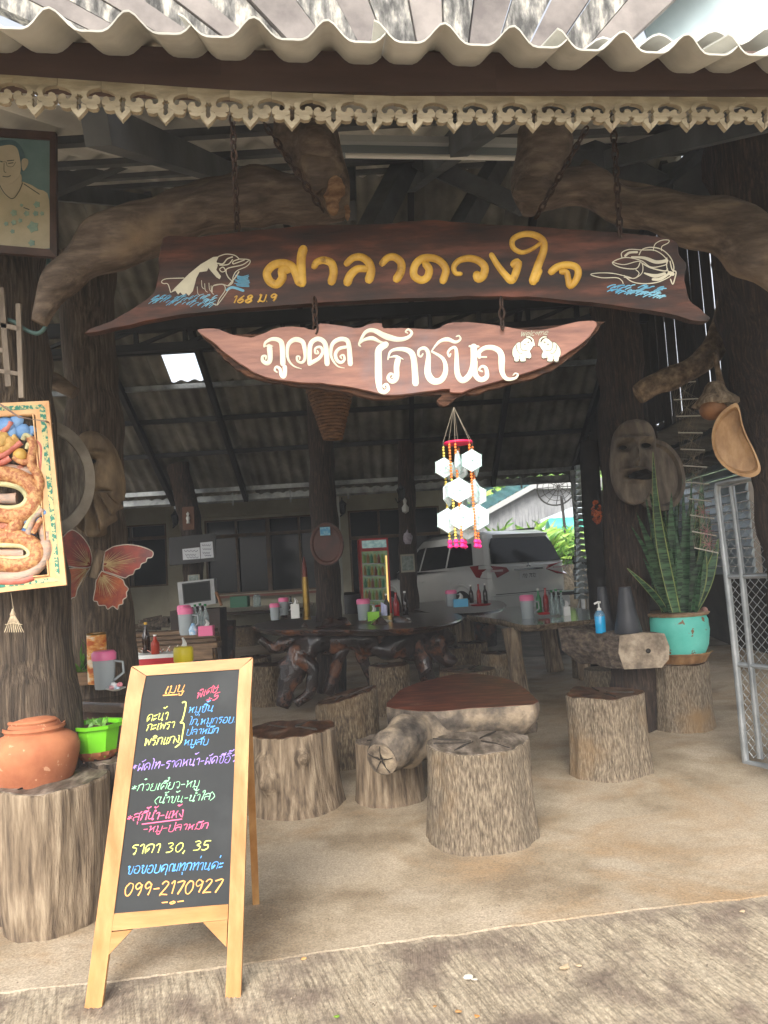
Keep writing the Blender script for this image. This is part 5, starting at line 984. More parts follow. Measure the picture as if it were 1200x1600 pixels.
# banded leaves
def banded(name, edge_):
    m = mat(name, '1b3222', '456847', sc=26, st=(.25, .25, 2.2), rough=.42, lo=.42, hi=.58, dist=.002); return m
SNK = banded('banded_leaf', 0); SNKE = mat('yellow_leaf_edge', '6a7a42', '8f9a5c', sc=10, rough=.45)
sp = E('snake_plant', b+V((0, 0, h*.9)), 'tall snake plant with banded upright leaves in the turquoise pot', 'plant')
sl_ = [((1056, 957), (1020, 706), 15, 1, -.6), ((1050, 957), (994, 800), 15, -1, -.35), ((1045, 957), (985, 820), 13, -1, -.3), ((1062, 957), (1040, 790), 16, 1, 0), ((1070, 957), (1082, 730), 17, 1, .04), ((1075, 957), (1096, 742), 20, -1, .05), ((1082, 957), (1122, 842), 18, 1, .0), ((1078, 957), (1108, 800), 20, -1, .03), ((1052, 957), (1012, 760), 17, 1, -.5), ((1040, 957), (980, 888), 13, -1, -.3),
 ((1066, 957), (1058, 770), 19, 1, .06), ((1072, 957), (1072, 830), 17, 1, 0), ((1058, 957), (1030, 830), 15, 1, .04), ((1084, 957), (1104, 870), 15, -1, .1), ((1048, 957), (1005, 872), 15, -1, -.2), ((1064, 957), (1090, 790), 15, -1, -.02), ((1080, 957), (1126, 862), 13, -1, .08), ((1060, 957), (1004, 748), 13, 1, -.45), ((1054, 957), (1046, 860), 16, 1, .06), ((1068, 957), (1066, 745), 12, 1, -.06)]
for q in range(26):
    bx = rnd.uniform(-32, 32); sl_.append(((1062+bx*.7, 957), (1060+bx*1.5+rnd.uniform(-14, 14), rnd.uniform(765, 880)), rnd.uniform(15, 21), rnd.choice((1, -1)), rnd.uniform(-.22, .16)))
for i, (a, t_, wd, sd_, dy) in enumerate(sl_):
    A_ = on(a[0], a[1], py0+dy*.5); B_ = on(t_[0], t_[1], py0+dy)
    ln = (B_-A_).length; s = V((1, rnd.uniform(-.7, .7), 0)).normalized(); mm = M(); me_ = M(); n = 14; w0 = wd*u*.5
    bw = rnd.uniform(-.06, .06)
    for k in range(n+1):
        t = k/n; w_ = w0*(.55+.55*math.sin(PI*min(1, t*1.15+.12)))*(1 if t < .72 else max(.04, 1-((t-.72)/.28)**1.7)); c_ = A_.lerp(B_, t)+V((bw*math.sin(PI*t), 0, 0)); ss = (s*math.cos(t*.8*sd_)+V((0, 1, 0))*math.sin(t*.8*sd_)*.5).normalized()
        nr = V((-ss.y, ss.x, 0))
        mm.v += [c_-ss*w_+nr*w_*-.35, c_+nr*w_*.1, c_+ss*w_-nr*w_*.35]
        me_.v += [c_-ss*(w_+.0035)-nr*w_*.36-V((0, .001, 0)), c_-ss*w_*.9-nr*w_*.3-V((0, .0015, 0)), c_+ss*w_*.9-nr*w_*.3-V((0, .0015, 0)), c_+ss*(w_+.0035)-nr*w_*.36-V((0, .001, 0))]
    for k in range(n):
        mm.f += [(k*3, k*3+1, k*3+4, k*3+3), (k*3+1, k*3+2, k*3+5, k*3+4)]; me_.f += [(k*4, k*4+1, k*4+5, k*4+4), (k*4+2, k*4+3, k*4+7, k*4+6)]
    lf = mm.obj('leaf', SNK, sp, True, ang=80)
    if i % 3 == 0: me_.obj('leaf_margin', SNKE, lf, True, ang=80)
M().ball(on(1101, 953, 6.3), .025, 10, (1, 1, 1.1), .3, 4).obj('stone', mat('pink_stone', '9b7468', rough=.8), None, True, label='small pinkish stone on the right rim of the turquoise pot', cat='stone')

# =====================================================================  MESH GATE
gt = E('mesh_gate', G(1166, 1192), 'grey pipe gate with chain link mesh standing open on the right', 'gate')
GP_ = mat('grey_gate_pipe', '8f9497', 'b2b6b8', sc=6, rough=.35, metal=.5)
gp0 = G(1166, 1192); gq = V((gp0.x+.42, gp0.y-.95, .05))       # swings towards the road
gn = (gq-gp0).cross(V((.0, .0, 1))).normalized(); gn = -gn if gn.y > 0 else gn
GT = Plane(gp0, gn)
def gpt(pts): return [GT(*p) for p in pts]
M().tube(crom([tuple(p) for p in gpt([(1260, 733), (1190, 744), (1130, 754), (1121, 762), (1124, 800), (1146, 990), (1164, 1178), (1168, 1192), (1190, 1197), (1260, 1212)])], 3), .024, 12).obj('frame', GP_, gt, True)
M().tube(gpt([(1143, 760), (1160, 900), (1188, 1185)]), .021, 10).obj('upright', GP_, gt, True)
M().tube(gpt([(1138, 901), (1270, 897)]), .018, 10).obj('cross_rail', GP_, gt, True)
M().tube(gpt([(1155, 1038), (1270, 1050)]), .018, 10).obj('cross_rail', GP_, gt, True)
M().tube([gq+V((0, 0, 0)), gq+V((0, 0, 1.7))], .03, 10).obj('hinge_post', GP_, gt, True)
# chain link: zigzag wires in the gate's plane
mm = M(); ex = (gq-gp0); ex.z = 0; LG = ex.length; ex.normalize(); cell = .066
x0g = .03
def gz(z): return V((0, 0, z))
import itertools
i = 0
org = V((gp0.x, gp0.y, 0))-gn*.018
lean = (GT(1124, 800)-GT(1166, 1185)); lean = lean/lean.z
zz_ = .04
while i*cell*.5 < LG+.05:
    for s_ in (1, -1):
        pts = []
        k = 0
        while k*cell*.5 < 1.72:
            q = i*cell*.5+(cell*.25 if (k % 2) else -cell*.25)*s_
            if q < LG+.1: pts.append(org+ex*q+lean*(zz_+k*cell*.5)+gn*(.0015*s_)+V((0, 0, 0)))
            k += 1
        if (i % 2 == 0 and s_ == 1) or (i % 2 == 1 and s_ == -1): mm.tube(pts, .0032, 4, False)
    i += 1
mm.obj('chain_link_wires', mat('bright_wire', 'a3a8aa', rough=.45, metal=.3), gt, kind='stuff')

# =====================================================================  HANGING THINGS ON THE RIGHT
def relief(name, P, cx, cy, hw, hh, hf, m, shape=None, nu=44, nv=60, parent=None, back=.05, **k):
    """carved relief over an outline; hf(u, v) -> height in metres"""
    def f(a, b_):
        v = b_*2-1; u_ = a*2-1; s = shape(v) if shape else math.sqrt(max(.0, 1-v*v)); c = shape2(v) if False else 0
        x = cx+u_*hw*s+tl*v*hh; y = cy+v*hh
        e = max(abs(u_), abs(v)); rim = 0 if e < .9 else -(e-.9)*10*.02
        return P(x, y, hf(u_*s, v)+rim)
    tl = k.pop('tilt', 0)
    return M().grid(f, nu, nv, P.n*-back).obj(name, m, parent, True, ang=60, **k)
g2 = lambda x, y, cx, cy, sx, sy: math.exp(-((x-cx)/sx)**2-((y-cy)/sy)**2)
MW = mat('carved_mask_wood', '4a4138', '786c5d', '5f554a', sc=7, st=(2, 2, .6), rough=.7, bump=.35, dist=.005)
MP = Plane(W(992, 725, 6.02), (-.1, -1, .05))
mk_ = E('carved_mask', MP(992, 790), 'grey-brown carved wooden mask with a gaping mouth on the right trunk post', 'mask')
def mh(x, y):
    h_ = .05*(1-min(1, x*x))**.5+.05*g2(x, y, -.02, -.12, .12, .24)+.03*g2(x, y, -.02, .05, .19, .07)+.02*g2(x, y, -.42, -.54, .34, .06)+.02*g2(x, y, .4, -.56, .34, .06)
    h_ -= .04*g2(x, y, -.45, -.36, .24, .08)+.04*g2(x, y, .42, -.4, .24, .08); h_ += .035*g2(x, y, 0, .2, .5, .05)+.022*g2(x, y, 0, .44, .36, .06); h_ -= .05*g2(x, y, 0, .31, .34, .05); h_ += .012*g2(x, y, -.5, .1, .2, .2)+.012*g2(x, y, .5, .08, .2, .2)
    return h_*2.3
relief('mask_face', MP, 989, 725, 37, 66, mh, MW, lambda v: (max(.0, 1-abs(v)**5))**.5*(.96+.04*v) if v < 0 else (max(0, 1-v**2.8))**.5*(.96-.1*v), parent=mk_, tilt=-.02)
HOL = mat('hollow_shade', '100c0a', rough=.95)  # dark plates set over the relief paint the shade of eyes and mouth
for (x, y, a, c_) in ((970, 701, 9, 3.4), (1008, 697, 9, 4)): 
    mm = M(); mm.prism([MP(x+a*math.cos(t), y+c_*math.sin(t)-1.5*math.cos(t)**2, mh((x-989)/37, (y-725)/66)+.03) for t in [2*PI*i/16 for i in range(16)]], MP.n*-.01).obj('eye_shade_plate', HOL, mk_)
mm = M(); mm.prism([MP(x, y, mh((x-989)/37, (y-725)/66)+.03) for x, y in ((976, 749), (984, 742), (1000, 739), (1014, 742), (1019, 750), (1008, 753), (995, 755), (984, 754))], MP.n*-.01).obj('mouth_shade_plate', HOL, mk_)
for x in (983, 989, 995, 1001, 1007): M().box(MP(x, 747, mh((x-989)/37, .33)+.03), (.006, .006, .02)).obj('tooth', MW, mk_)
# wooden disc behind the mask
b = W(1030, 742, 6.25); n_ = V((.5, -1, .05)).normalized()
def disc(c, n, r, th, m, name, parent=None, rim=None, k=40, sq=1.0, dish=0, **kw):
    d, a, e = hom(n); mm = M(); pr = [(0, -th), (r*.96, -th), (r, -th*.5), (r*.98, 0), (r*.86, -.002), (r*.8, -dish), (0, -dish)]
    for (q, z) in pr: mm.v += [V(c)+a*(q*math.cos(t))*sq+e*(q*math.sin(t))+d*z for t in [2*PI*i/k for i in range(k)]]
    mm.f = [(j*k+i, j*k+(i+1) % k, (j+1)*k+(i+1) % k, (j+1)*k+i) for j in range(len(pr)-1) for i in range(k)]
    return mm.obj(name, m, parent, True, ang=45, **kw)
disc(b, n_, px2m(58, 6.25), .06, MW, 'wooden_tray', label='round dark wooden tray half hidden behind the gaping mask', cat='tray', dish=.03)
disc(W(510, 850, 9.02), V((-.25, -1, 0)), px2m(34, 9), .05, mat('red_brown_tray', '3b2018', '5b3325', sc=5, rough=.5), 'round_tray', label='oval red-brown tray hung on the centre post with a blue sticker', cat='tray', sq=.82, dish=.02)
b = W(508, 830, 8.98); M().box(b, (.12, .006, .1), .2).obj('sticker', mat('blue_sticker', '3f9fd0', 'a8d8ea', sc=30, rough=.5), label='small blue sticker on the red-brown round tray', cat='sticker')
# hat-like hollow log and carved D bowl
hg = E('hollow_log_hat', W(1120, 640, 4.6), 'bark topped hollow log cap hanging from a stick by the right post', 'carved log')
c_ = W(1118, 622, 4.6); u = 4.6/FPX
M().tube([W(1117, 552, 4.6), W(1124, 590, 4.6), W(1128, 606, 4.6)], [4*u, 5*u, 6*u], 8, True, .2).obj('stick', MATS['dry_branch'], hg, True)
M().lathe(c_, [(8*u, 26*u), (14*u, 20*u), (20*u, 8*u), (31*u, -4*u), (34*u, -10*u), (30*u, -14*u), (10*u, -8*u)], 36, lambda a, i: 1+.16*nz((math.cos(a)*2, math.sin(a)*2, i*.6), 1, 4)).obj('bark_cap', BARK3, hg, True)
M().ball(W(1114, 640, 4.55), 22*u, 16, (1, .8, .75), .1, 3).obj('hollow_bowl', mat('orange_brown_wood', '5c3a22', '8c5f38', sc=5, rough=.6), hg, True)
BP = Plane(W(1150, 690, 4.45), (-.45, -1, -.1)); bo = E('carved_bowl', BP(1150, 745), 'pale carved half-moon wooden bowl hanging against the right post', 'bowl')
ob = [(1151, 630), (1140, 634), (1124, 648), (1114, 668), (1112, 690), (1118, 712), (1132, 730), (1152, 742), (1172, 746), (1186, 740), (1188, 728), (1180, 706), (1168, 682), (1160, 660), (1156, 640)]
q = crom(ob, 4, True); n = len(q); cx, cy = 1146, 692; mm = M(); mm.v = []
for s, z in ((1, -.05), (1.0, 0), (.9, .004), (.82, -.035), (.45, -.05), (.02, -.055)): mm.v += [BP(cx+(x-cx)*s, cy+(y-cy)*s, z) for x, y in q]
mm.f = [(j*n+i, (j+1)*n+i, (j+1)*n+(i+1) % n, j*n+(i+1) % n) for j in range(5) for i in range(n)]+[tuple(range(n))]
mm.obj('bowl_body', mat('pale_carved_bowl', '8a6a48', 'b4926a', 'a07d57', sc=6, st=(2, 2, 1), rough=.6, bump=.3, dist=.004), bo, True, ang=50)
# ladder mobile of sticks and threads
lm = E('string_ladder', W(1090, 850, 5.3), 'hanging ladder of thin white sticks and webbed threads beside the snake plant', 'mobile')
THR = mat('thread', '8d8474', rough=.9); prev = None
for i in range(11):
    y = 597+i*26; cx = 1068+i*3.6; l = W(cx-19, y+2-i*.3, 5.3); r = W(cx+19, y-1+i*.8, 5.3)
    M().tube([l, r], .0045, 6).obj('stick', mat('pale_stick', 'b9b5ab', rough=.6), lm, True)
    mm = M()
    if prev:
        for k in range(7):
            t = k/6; mm.tube([prev[0].lerp(prev[1], t), l.lerp(r, 1-t)], .0011, 3, False); mm.tube([prev[0].lerp(prev[1], t), l.lerp(r, max(0, t-.3))], .0009, 3, False)
    else:
        for p in (l, r, l.lerp(r, .5)): mm.tube([W(1067, 572, 5.3), p], .0011, 3, False)
    mm.obj('thread_web', THR, lm, kind='stuff'); prev = (l, r)
for i, (x, y) in enumerate(((1098, 800), (1104, 830), (1108, 850))):
    mm = M(); c_ = W(x, y, 5.25)
    for k in range(9): a = 2*PI*k/9; mm.tube([c_, c_+V((.05*math.cos(a), .01*math.sin(3*a), .05*math.sin(a)))], .002, 3)
    mm.obj('pink_star', mat('dusty_pink', 'a06a70', rough=.8), lm)
b = W(1112, 845, 6.1)
# fuzzy orange cone ornament
fz = W(932, 800, 6.1); mm = M()
for i in range(70): a = rnd.uniform(0, 2*PI); t = rnd.uniform(-1, 1); rr = .035*(1-t*t)**.5; p = fz+V((rr*math.cos(a), rr*math.sin(a), t*.09)); mm.ball(p, .011, 6)
mm.obj('orchid_husk', mat('rusty_husk', '6a2f1c', 'a85a35', sc=20, rough=.9), None, label='rusty orange spiky husk hung on the left side of the mask post', cat='ornament')

# =====================================================================  STRIP LIGHT, BASKET, MOBILE
sli = E('strip_light', W(672, 230, 3.9), 'unlit grey strip light fitting under the porch roof', 'strip light')
M().beam(W(532, 221, 3.9), W(813, 226, 3.9), .07, .035).obj('housing', mat('light_housing', 'b0b4b6', rough=.5), sli)
M().beam(W(533, 236, 3.93), W(813, 240, 3.93), .06, .05).obj('diffuser', mat('clear_diffuser', '8e979b', rough=.25), sli)
M().tube([W(540, 243, 3.87), W(806, 247, 3.87)], .013, 10).obj('tube', WHITEP, sli, True)
bk = E('wicker_basket', W(518, 684, 5.2), 'brown wicker basket hanging behind the lower sign', 'basket')
WK = mat('brown_wicker', '4a3324', '8a6546', sc=30, st=(.6, .6, 4), rough=.8, bump=1, dist=.01)
c_ = W(520, 684, 5.2); u = 5.2/FPX
mm = M()
for k in range(18):
    z = k*5*u; r = (13+k*1.35)*u
    pts = [c_+V((r*1.05*math.cos(2*PI*i/24)*(1+.04*(1 if (i+k) % 2 else -1)), r*math.sin(2*PI*i/24)*(1+.04*(1 if (i+k) % 2 else -1)), z)) for i in range(25)]
    mm.tube(pts, 2.9*u, 5, False)
mm.obj('weave', WK, bk, True)
M().lathe(c_, [(12*u, 0), (14*u, 1*u), (34*u, 86*u), (33*u, 86*u), (12*u, 3*u)], 20).obj('lining', mat('basket_inner', '35241a', rough=.9), bk, True)
# hexagon mobile
MY = 2.76; hm = E('hanging_mobile', W(716, 860, MY), 'hanging mobile of white woven hexagons with orange beads and pink tassels', 'mobile'); u = MY/FPX
c_ = W(716, 692, MY); M().lathe(c_-V((0, 0, .004)), [(22*u, 0), (23*u, .003), (22*u, .008), (.1*u, .009)], 32).obj('red_disc', mat('hot_pink_card', 'd81e52', rough=.5), hm, True)
mm = M(); an = W(709, 636, MY)
stx = [(693, .02), (700, -.045), (709, -.05), (718, .05), (731, -.04), (738, .01)]
for x, dy in stx: mm.tube([an, W(x, 690, MY)+V((0, dy, 0))], .0008, 3, False)
BO, BY_ = mat('orange_bead', 'e07a2c', rough=.4), mat('yellow_bead', 'dcc75a', rough=.4); TS_ = mat('pink_tassel', 'e8257a', rough=.6)
HXM = mat('white_yarn_hexagon', 'b4bfc2', 'd3d8da', sc=12, rough=.8); HXL = mat('mint_yarn', '9cc4bc', rough=.8)
for x, dy in stx: mm.tube([W(x, 690, MY)+V((0, dy, 0)), W(x+11, 850, MY)+V((0, dy, 0))], .0008, 3, False)
mm.obj('threads', THR, hm, kind='stuff')
B0 = M().ball((0, 0, 0), .0052, 6); ob_ = None; oy_ = None
for x, dy in stx:
    for k in range(17):
        y = 698+k*9.0; 
        if y > 842: continue
        c2 = BY_ if (x in (693, 700) and k > 5) or (x == 693) else BO
        for o_ in (0, 4.2):
            if c2 is BO:
                if ob_ is None: o = ob_ = B0.obj('bead', BO, hm, True, raw=True)
                else: o = ob_.copy(); COL.objects.link(o)
            else:
                if oy_ is None: o = oy_ = B0.obj('bead', BY_, hm, True, raw=True)
                else: o = oy_.copy(); COL.objects.link(o)
            o.location = W(x+(y-690)*.069, y+o_, MY)+V((0, dy, 0))-V(hm.location)
    p = W(x+(842-690)*.069, 842, MY)+V((0, dy, 0))
    M().lathe(p-V((0, 0, .035)), [(.001, 0), (.011, .006), (.005, .018), (.010, .022), (.004, .034), (.001, .036)], 8).obj('tassel', TS_, hm)
def hexa(x, y, r, yaw, dy):
    c = W(x, y, MY)+V((0, dy, 0)); d = V((math.sin(yaw), -math.cos(yaw), 0)); a = V((math.cos(yaw), math.sin(yaw), 0)); e = V((0, 0, 1)); mm = M(); r *= u*1.12
    for s, z in ((1, 0), (.98, .004), (.66, .007), (.33, .010), (.02, .013)):
        mm.v += [c+a*(r*s*math.sin(PI*i/3+.06))+e*(r*s*math.cos(PI*i/3+.06))+d*z for i in range(6)]
    for s, z in ((.02, -.013),): mm.v += [c+a*(r*s*math.sin(PI*i/3))+e*(r*s*math.cos(PI*i/3))+d*z for i in range(6)]
    mm.f = [(j*6+i, j*6+(i+1) % 6, (j+1)*6+(i+1) % 6, (j+1)*6+i) for j in range(4) for i in range(6)]+[(i, 30+i, 30+(i+1) % 6, (i+1) % 6) for i in range(6)]
    h_ = mm.obj('hexagon', HXM, hm)
    l2 = M()
    for i in range(6): l2.tube([c+d*.015, c+(a*math.sin(PI*i/3+.06)+e*math.cos(PI*i/3+.06))*r*1.06+d*.002], .0009, 3)
    for s in (.97, .55): l2.tube([c+a*(r*s*math.sin(PI*i/3+.06))+e*(r*s*math.cos(PI*i/3+.06))+d*(.0045 if s > .9 else .0095) for i in range(7)], .0007, 3, False)
    l2.obj('yarn_lines', HXL, h_, kind='stuff')
for q in ((694, 731, 15, .25, .0), (702, 735, 12, 1.0, .045), (714, 725, 17, 1.25, -.03), (722, 731, 16, -.9, .05), (735, 722, 16, 0, -.04), (743, 731, 12, 1.3, .01), (701, 772, 17, 1.0, .02), (715, 768, 18, .1, -.05), (727, 778, 13, 1.2, .05), (741, 768, 17, 1.0, -.01), (746, 774, 16, -.4, .02),
   (700, 813, 18, .3, .01), (707, 818, 15, -.5, .05), (720, 810, 19, .15, -.045), (732, 822, 19, .1, .04), (746, 808, 19, .2, .0)): hexa(*q)

# =====================================================================  LEFT WALL OF ORNAMENTS
# wooden disc and bearded mask
d_ = E('log_disc', W(80, 745, 4.05), 'big round slice of grey wood with a pale rim behind the dragon panel', 'wooden disc')
GD = mat('grey_end_grain', '514b43', '8d8478', '6c655b', sc=9, st=(5, 5, .8), rough=.8, bump=.6, dist=.008)
nn = V((.55, -1, .02)); disc(W(72, 747, 4.02), nn, px2m(92, 4.05), .05, GD, 'disc_face', d_, sq=.78, dish=.006, k=60)
dd, aa, ee = hom(nn); rr = px2m(92, 4.05); c_ = W(72, 747, 4.02)
mm = M(); k = 60
for (q, z) in ((1.0, -.045), (1.01, 0), (.97, .006), (.80, .004), (.78, -.01)): mm.v += [c_+aa*(rr*q*math.cos(t)*.78)+ee*(rr*q*math.sin(t))+dd*z for t in [2*PI*i/k for i in range(k)]]
mm.f = [(j*k+i, j*k+(i+1) % k, (j+1)*k+(i+1) % k, (j+1)*k+i) for j in range(4) for i in range(k)]; mm.obj('disc_rim', mat('pale_rim', '7d756a', 'a39a8c', sc=7, rough=.75, bump=.4, dist=.005), d_, True)
BMP = Plane(W(155, 760, 4.33), (-.12, -1, .05)); bm = E('bearded_mask', BMP(155, 840), 'carved old man mask with a long ridged beard on the left trunk post', 'mask')
def bh(x, y):
    h_ = .05*(max(0, 1-x*x))**.5+.05*g2(x, y, -.22, -.22, .12, .2)+.02*g2(x, y, -.22, -.05, .18, .05)+.025*g2(x, y, .25, -.56, .45, .06)-.04*g2(x, y, -.02, -.43, .24, .06)+.02*g2(x, y, .35, -.22, .22, .16)
    h_ += .028*g2(x, y, -.18, .07, .2, .08)-.04*g2(x, y, -.2, .08, .1, .03)
    if y > .14: h_ += .016*math.sin((x+.15)*13/(.4+abs(y)))*min(1, (y-.14)*6)
    h_ -= .02*g2(x, y, .45, .12, .35, .03)
    return h_*1.8
MW2 = mat('brown_mask_wood', '584938', '867359', '6d5c47', sc=6, st=(2, 2, .8), rough=.65, bump=.3, dist=.004)
relief('mask_face', BMP, 151, 759, 37, 82, bh, MW2, lambda v: (max(0, 1-abs(v)**2.6))**.5*(1 if v < .2 else 1-.25*(v-.2)), parent=bm, nv=84)
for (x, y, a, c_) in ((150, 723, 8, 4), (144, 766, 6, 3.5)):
    M().prism([BMP(x+a*math.cos(t), y+c_*math.sin(t)-2*math.cos(t), bh((x-151)/37, (y-759)/82)+.035) for t in [2*PI*i/14 for i in range(14)]], BMP.n*-.01).obj('eye_shade_plate' if a > 6 else 'mouth_shade_plate', HOL, bm)
# butterfly
BT = reg(80, 640, 5); BW = mat('rust_red_wing', '5c1f18', '9a3a25', '7c2c1e', sc=10, rough=.45, bump=.3, dist=.003, patch='3b2a20', psc=9, plo=.6, phi=.75); BW2 = mat('orange_red_wing', '7e2a18', 'b8622c', sc=12, rough=.45, bump=.3, dist=.003)
BR_ = Plane(W(175, 890, 4.05), (.1, -1, .05)); BL_ = Plane(W(142, 890, 4.08), (.75, -1, .05)); bf = E('butterfly_ornament', BR_(160, 950), 'rust red wooden butterfly with scalloped pale edges and a log body', 'butterfly')
SILV = mat('pale_wing_edge', 'a99c8c', 'd2c8ba', sc=20, rough=.4)
wings = [(BR_, BW, [(420, 1110), (460, 1085), (500, 1067), (600, 1055), (700, 1070), (780, 1100), (798, 1125), (785, 1155), (750, 1162), (742, 1190), (705, 1205), (692, 1238), (655, 1252), (642, 1285), (605, 1298), (580, 1315), (540, 1305), (500, 1290), (440, 1270), (405, 1250)], (410, 1210)),
 (BR_, BW2, [(395, 1262), (440, 1280), (500, 1300), (560, 1330), (575, 1368), (604, 1400), (588, 1430), (590, 1465), (562, 1485), (560, 1518), (528, 1528), (520, 1562), (482, 1535), (442, 1560), (422, 1530), (372, 1530), (360, 1500), (330, 1488), (345, 1400), (352, 1335)], (390, 1290)),
 (BL_, BW, [(312, 1225), (318, 1160), (295, 1070), (235, 985), (165, 940), (110, 975), (60, 1050), (40, 1150), (75, 1215), (150, 1225), (250, 1240)], (300, 1210)),
 (BL_, BW2, [(305, 1235), (255, 1310), (205, 1400), (190, 1460), (165, 1470), (142, 1490), (122, 1460), (100, 1430), (70, 1400), (60, 1330), (100, 1255), (180, 1238)], (290, 1240))]
for P_, m_, ol, rt_ in wings:
    q = BT(ol); wg = M().prism([P_(*p, .0) for p in q], P_.n*-.012).obj('wing', m_, bf)
    mm = M(); stroke(mm, P_, q+q[:1], 1.5, .001, .004, k=3); mm.obj('wing_edge', SILV, wg, True)
    vm = M(); r0 = BT([rt_])[0]
    for i in range(len(q)):
        e_ = q[i]; 
        if math.hypot(e_[0]-r0[0], e_[1]-r0[1]) < 12: continue
        for off_ in (0, .5):
            e2 = (e_[0]*(1-off_)+q[(i+1) % len(q)][0]*off_, e_[1]*(1-off_)+q[(i+1) % len(q)][1]*off_)
            stroke(vm, P_, [(r0[0]+(e2[0]-r0[0])*.08, r0[1]+(e2[1]-r0[1])*.08), (r0[0]+(e2[0]-r0[0])*rnd.uniform(.5, .8), r0[1]+(e2[1]-r0[1])*.68)], (.9, .6, .2), .0015, k=2)
    vm.obj('wing_veins', mat('gold_vein', '9c7a4a', 'c9b080', sc=20, rough=.5), wg)
q = BT([(395, 1100), (370, 1180), (350, 1250), (330, 1315)]); M().tube([BR_(*p, .02) for p in q], px2m(6.5, 4.05), 14, True, .1).obj('log_body', BARK3, bf, True)

# dragon relief panel
DPl = Plane(W(60, 780, 3.32), (.28, -1, .04)); dp = E('dragon_panel', DPl(40, 922), 'painted openwork clay panel of a coiled orange dragon in a peach frame with green border', 'relief panel')
PEACH = mat('peach_paint', 'd09863', 'e8bf8c', sc=5, rough=.5, patch='c27f55', psc=4, plo=.6, phi=.8)
GRNP = mat('green_border_pattern', '2f7c68', 'c9bd86', sc=60, rough=.6, lo=.48, hi=.52)
fr = [((-130, 636), (76, 626), (55, 648), (-130, 657)), ((76, 626), (104, 914), (77, 899), (55, 648)), ((104, 914), (-130, 940), (-130, 918), (77, 899)), ((-130, 636), (-130, 657), (-112, 655), (-112, 918), (-130, 940), (-150, 942), (-150, 634))]
for q in fr: M().prism([DPl(*p, 0) for p in q], DPl.n*-.035).obj('frame_side', PEACH, dp)
for q in (((-128, 641), (66, 632), (61, 639), (-128, 648)), ((66, 633), (71, 638), (94, 902), (87, 897), (62, 641)), ((93, 908), (-128, 933), (-128, 926), (86, 902))): M().prism([DPl(*p, .002) for p in q], DPl.n*-.003).obj('border_strip', GRNP, dp)
for q in ([(-128, 657), (52, 648)], [(52, 648), (76, 899)], [(76, 899), (-128, 918)]):
    mm = M(); stroke(mm, DPl, q, 3, .001, .008); mm.obj('inner_moulding', PEACH, dp, True)
DRG = mat('dragon_scales', 'a3633f', 'd3a26c', 'bd8358', sc=60, rough=.5, bump=1, bsc=70, dist=.006, lo=.4, hi=.6); DRR = mat('dragon_red', 'a8503e', 'd08070', sc=15, rough=.5); BLU = mat('cloud_blue', '4f7fb8', '8fb4dc', sc=8, rough=.5); BEL = mat('dragon_belly', 'a8a27a', 'd8cf9c', sc=20, rough=.5); MAN = mat('dragon_mane', '9c9288', 'd0a890', sc=14, st=(1, 1, 4), rough=.5, bump=.6, dist=.01)
def coil(pts, r, m, name, off=-.01, flat=.55):
    q = crom([(p[0], p[1], (p[2] if len(p) > 2 else 1)) for p in pts], 6); M().tube([DPl(p[0], p[1], off) for p in q], [px2m(r*p[2], 3.32) for p in q], 14, True).obj(name, m, dp, True)
coil([(-140, 760), (-60, 742), (0, 740), (34, 748), (54, 770), (46, 797), (18, 806), (-10, 800), (-60, 790)], 13, DRG, 'dragon_body')
coil([(-30, 757), (8, 757), (32, 764), (42, 778), (34, 790), (14, 794), (-10, 792)], 4, BEL, 'dragon_belly', .006)
coil([(-140, 850), (-60, 835), (0, 838), (34, 842), (56, 858), (54, 874), (30, 882), (0, 880), (-60, 876)], 13, DRG, 'dragon_body')
coil([(-40, 852), (10, 852), (36, 854), (46, 864), (38, 872), (10, 873), (-30, 870)], 4, BEL, 'dragon_belly', .006)
coil([(20, 800), (26, 815), (20, 826), (10, 838)], 11, DRG, 'dragon_body')
coil([(44, 780), (62, 760), (58, 740), (48, 724), (52, 700), (48, 684)], 7, DRG, 'dragon_leg', 0)
coil([(48, 684), (40, 680), (36, 688)], 3.5, BEL, 'claw', .005); coil([(50, 700), (44, 694), (42, 702)], 3, BEL, 'claw', .005); coil([(48, 722), (34, 722), (22, 714)], 5, DRG, 'claw', .005)
coil([(62, 740), (64, 700), (56, 688)], 4, DRR, 'flame', -.01); coil([(58, 742), (64, 780), (66, 800)], 5, DRR, 'flame', -.015)
coil([(44, 836), (50, 812), (60, 802), (66, 795)], 5, MAN, 'dragon_mane', 0); coil([(40, 826), (50, 808), (62, 790)], 4, BEL, 'claw', .004); coil([(52, 834), (62, 815), (66, 812)], 4, DRG, 'claw', .004)
coil([(-30, 900), (10, 902), (40, 898), (62, 882), (72, 862), (70, 845)], 9, MAN, 'dragon_mane', -.01); coil([(-10, 908), (30, 908), (52, 902)], 6, DRR, 'flame', -.005); coil([(60, 852), (72, 850), (74, 830)], 6, MAN, 'dragon_mane', -.015)
SAL = mat('salmon_relief', '9c5c44', 'c98a68', 'b0705a', sc=14, st=(1, 1, 2), rough=.5, bump=.8, dist=.01)
